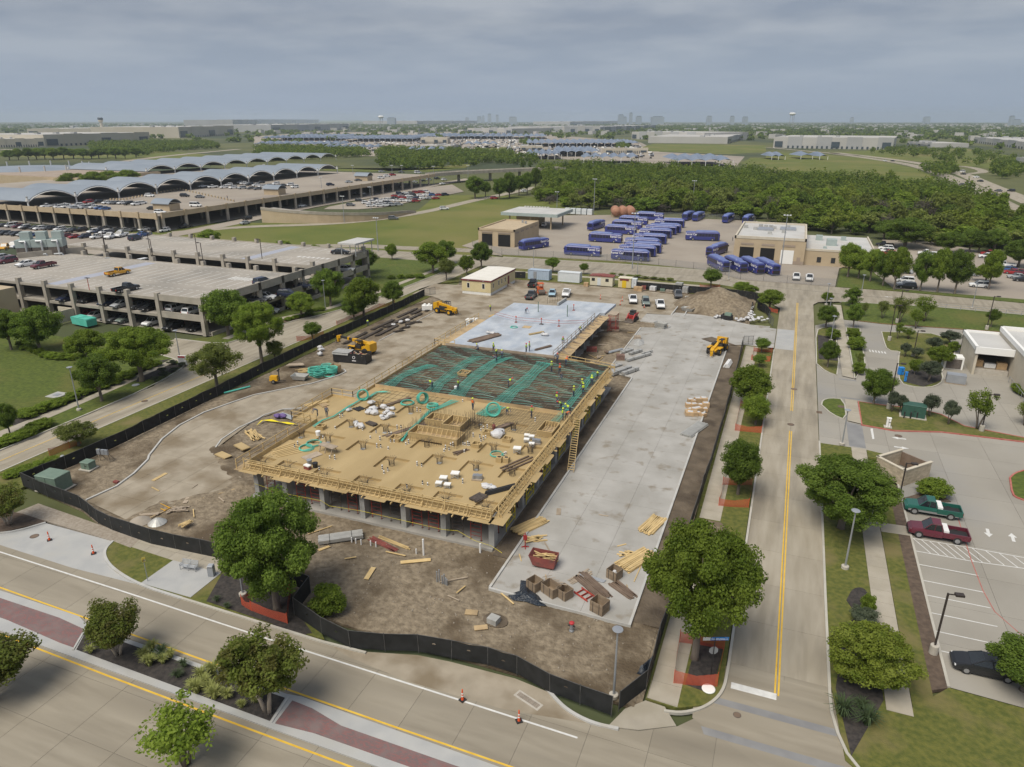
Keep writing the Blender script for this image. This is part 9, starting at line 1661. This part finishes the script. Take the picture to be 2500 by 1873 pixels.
def shed(k,xl,yl,xr,yr,yt,depth,label,wall='far_white',alt='far_grey',n=8,win=True):
 a,b = Q(k,xl,yl),Q(k,xr,yr); W = math.hypot(b[0]-a[0],b[1]-a[1]); h = max(7,QH(k,xl,yl,yt)); t = thing('warehouse',label,'warehouse',(*a,-.3),math.atan2(b[1]-a[1],b[0]-a[0])); s = W/n
 for i in range(n): MB().bb(i*s,-.6*(i%2),0,(i+1)*s,1,h+.8*(i%2)).build('wall_panel',alt if i%2 else wall,t)
 MB().bb(0,1,0,W,depth,h-.6).build('hall',wall,t); MB().bb(1,2,h-.6,W-1,depth-1,h-.3).build('roof','far_white',t)
 for i in range(4): MB().bb(W*.02+i*W*.16,depth*.3,h-.3,W*.02+i*W*.16+W*.03,depth*.3+8,h+2).build('roof_unit','far_grey',t)
 if win: [MB().bb(x,-.95,2,x+s*.55,-.65,h*.62).build('window','far_glass',t)for x in(s*.1,W-s*.7,W*.5)]; [MB().bb(i*W/24,-.8,.3,i*W/24+W/60,-.62,4).build('dock_door','far_glass',t)for i in range(3,22)]
for a in(('A4',60,565,1085,582,470,190,'long white and grey striped warehouse at the right'),('A4',1780,520,2300,590,470,150,'tall striped warehouse cut by the right edge'),('A4',1210,545,1410,560,520,60,'small white shed behind the striped warehouse'),('A1',-120,565,390,555,490,160,'cream warehouse at the left edge with glass corner','far_cream','far_cream',6),('A1',390,555,1290,520,450,200,'long cream warehouse left of the truck yard','far_cream','far_cream',6),('A1',240,460,1560,455,400,350,'vast cream warehouse at the back left','far_cream','far_cream',10),('A1',1540,480,2010,455,385,220,'cream warehouse with grey glass corner right of the back left one','far_cream','far_cream',5),('A1',2000,385,2212,372,325,300,'pale terminal block near the far left horizon','far_white','far_grey',6),('A2',150,430,815,408,368,260,'grey-white warehouse behind the left sail canopies','far_grey','far_white',7),('A2',0,360,560,350,322,400,'pale long hall on the left horizon','far_grey','far_white',8),('A2',1400,370,1915,358,335,500,'pale housing row below the horizon','far_white','far_white',9),('A2',1830,440,2212,445,395,250,'white low warehouse at the centre left','far_white','far_grey',6),('A3',0,425,560,430,380,260,'long grey warehouse at the centre','far_grey','far_white',6),('A3',530,440,790,440,380,280,'grey warehouse with dark corner at the centre','far_grey','far_white',4),('A3',530,375,1010,360,340,300,'white hall on the rise behind the centre','far_white','far_white',5),('A3',780,430,1265,405,385,120,'dark blue trimmed apartment row','far_grey','far_glass',12),('A3',1060,490,1680,505,425,170,'stepped white office hall right of centre','far_white','far_grey',9),('A3',1880,530,2060,480,470,150,'white ribbed sheds right of the stepped hall','far_white','far_grey',5),('A2',1430,530,1660,530,475,60,'tan office among the rental lots','far_cream','far_cream',4),('A2',1690,585,1780,575,545,50,'white lot office beside the sail canopies','far_white','far_grey',3),('A3',830,615,1200,615,585,30,'low tan rental office','far_cream','far_cream',4),('A3',410,610,600,612,570,40,'low tan rental building in the middle lots','far_cream','far_cream',3),('A3',110,590,300,590,550,40,'low tan rental building at the left lots','far_cream','far_cream',3),('A4',2130,720,2300,760,640,40,'grey silo-like block at the right edge','far_grey','far_white',4)): shed(*a)
def tower(x,w,yt,label,d=6500):
 vx,vy,_ = ray('P',x,300); k = d/math.hypot(vx,vy); W = w/FPX*d; h = max(20,HC+(293.5-yt)*.8/FPX*d); t = thing('skyline_tower',label,'tower',(CX+vx*k,CY+vy*k,0),YAW); MB().bb(-W/2,0,0,W/2,W,h*.94).build('shaft','hazed_tower',t); MB().bb(-W*.36,W*.1,h*.94,W*.36,W*.8,h).build('crown','far_glass',t)
for i_,(x_,w_,y_)in enumerate(((1516,12,278),(1525,9,284),(1540,7,273),(1560,12,282),(1607,26,283),(1252,18,284),(1732,10,282),(1788,8,282),(1820,10,284),(955,18,286),(1195,8,276),(1214,6,279),(1170,10,283),(2264,10,285),(2471,7,283),(2484,14,291),(2080,6,286),(1180,5,281),(1140,8,286))): tower(x_,w_,y_+1,'hazy tower on the skyline, %s'%('widest of the central cluster','step beside the widest central tower','slim pointed tower of the central cluster','green tower right of the slim one','long low block right of the central cluster','square block left of the central cluster','lone tower right of centre','second lone tower right of centre','domed block right of centre','block beside the left water tower','tallest of the faint downtown','second of the faint downtown','left of the faint downtown','faint tower towards the right','slim tower at the right end','low block at the right end','faint stub before the right water tower','faint spire of the downtown','leftmost of the faint downtown')[i_],9500 if i_ in(10,11,12,13,16,17,18)else 6500)
for k_,x_,yb_,yt_,d_,lb in(('A4',220,335,276,3800,'right of centre'),('A2',1090,335,296,4300,'left of centre')):
 vx,vy,_ = ray(k_,x_,yb_); k = d_/math.hypot(vx,vy); y0 = ORG[k_][1]+yt_*ORG[k_][3]; h = HC+(293.5-y0)/FPX*d_; r = 48*.2848/FPX*d_/2; t = thing('water_tower','white water tower on the horizon '+lb,'water tower',(CX+vx*k,CY+vy*k,0)); MB().lathe([(r*.3,h-r*.9),(r*.9,h-r*.6),(r,h-r*.3),(r*.7,h-.05*r),(.1,h)],n=16).build('tank','sign_white',t); [MB().tube([(r*.7*math.cos(a),r*.7*math.sin(a),0),(r*.6*math.cos(a),r*.6*math.sin(a),h-r*.6)],r*.05,5).build('leg','far_grey',t)for a in(0,1.26,2.5,3.77,5.0)]
vx,vy,_ = ray('A1',865,350); k = 2600/math.hypot(vx,vy); t = thing('control_tower','small control tower above the cream warehouses','tower',(CX+vx*k,CY+vy*k,0)); MB().lathe([(5,0),(4,36),(7,38),(7,42)],n=10).build('shaft','far_cream',t); MB().lathe([(7.2,42),(8,47),(6,49)],n=10).build('cab','far_glass',t)
for i_,(x_,yb_,yt_)in enumerate(((95,780,625),(320,780,605),(520,790,635),(850,790,640),(1185,790,648),(1270,790,688),(1540,800,655),(1835,790,640),(580,910,770),(1005,1100,905),(775,1205,995),(1065,1450,1215))): z_ = 6.3 if i_<9 else 0; mast(*Q('A2',x_,yb_,z_),12 if i_<9 else 11,'slim twin light mast near the far garage, %s of twelve'%ordw(i_+1))
# the air: one even, very thin haze over the whole plain
hzm = bpy.data.materials.new('haze'); hzm.use_nodes = True; N_ = hzm.node_tree.nodes; N_.remove(N_['Principled BSDF']); pv = N_.new('ShaderNodeVolumePrincipled'); pv.inputs['Color'].default_value = (.72,.82,.96,1); pv.inputs['Density'].default_value = .00008; pv.inputs['Anisotropy'].default_value = .2; hzm.node_tree.links.new(pv.outputs[0],N_['Material Output'].inputs['Volume'])
hz_ = MB().bb(-G_-50,-2050,-1.5,G_+50,G_+50,150).build('haze',hzm); tag(hz_,'thin blue haze over the far plain','haze',kind='stuff')
# things that look alike are told apart by their order across the picture
def across(o):
 p = o.matrix_world.translation; x,y = p.x-CX,p.y-CY; f = -x*math.sin(YAW)+y*math.cos(YAW); return(x*math.cos(YAW)+y*math.sin(YAW))/(f*_c+(HC-p.z)*_s)
bpy.context.view_layer.update(); same = {}
for o in COL.objects:
 if o.parent is None and 'label' in o: same.setdefault(o['label'],[]).append(o)
for l_,os_ in same.items():
 if len(os_)>1:
  for i_,o in enumerate(sorted(os_,key=across)): o['label'] = '%s, %s from left'%(l_,ordw(i_+1))
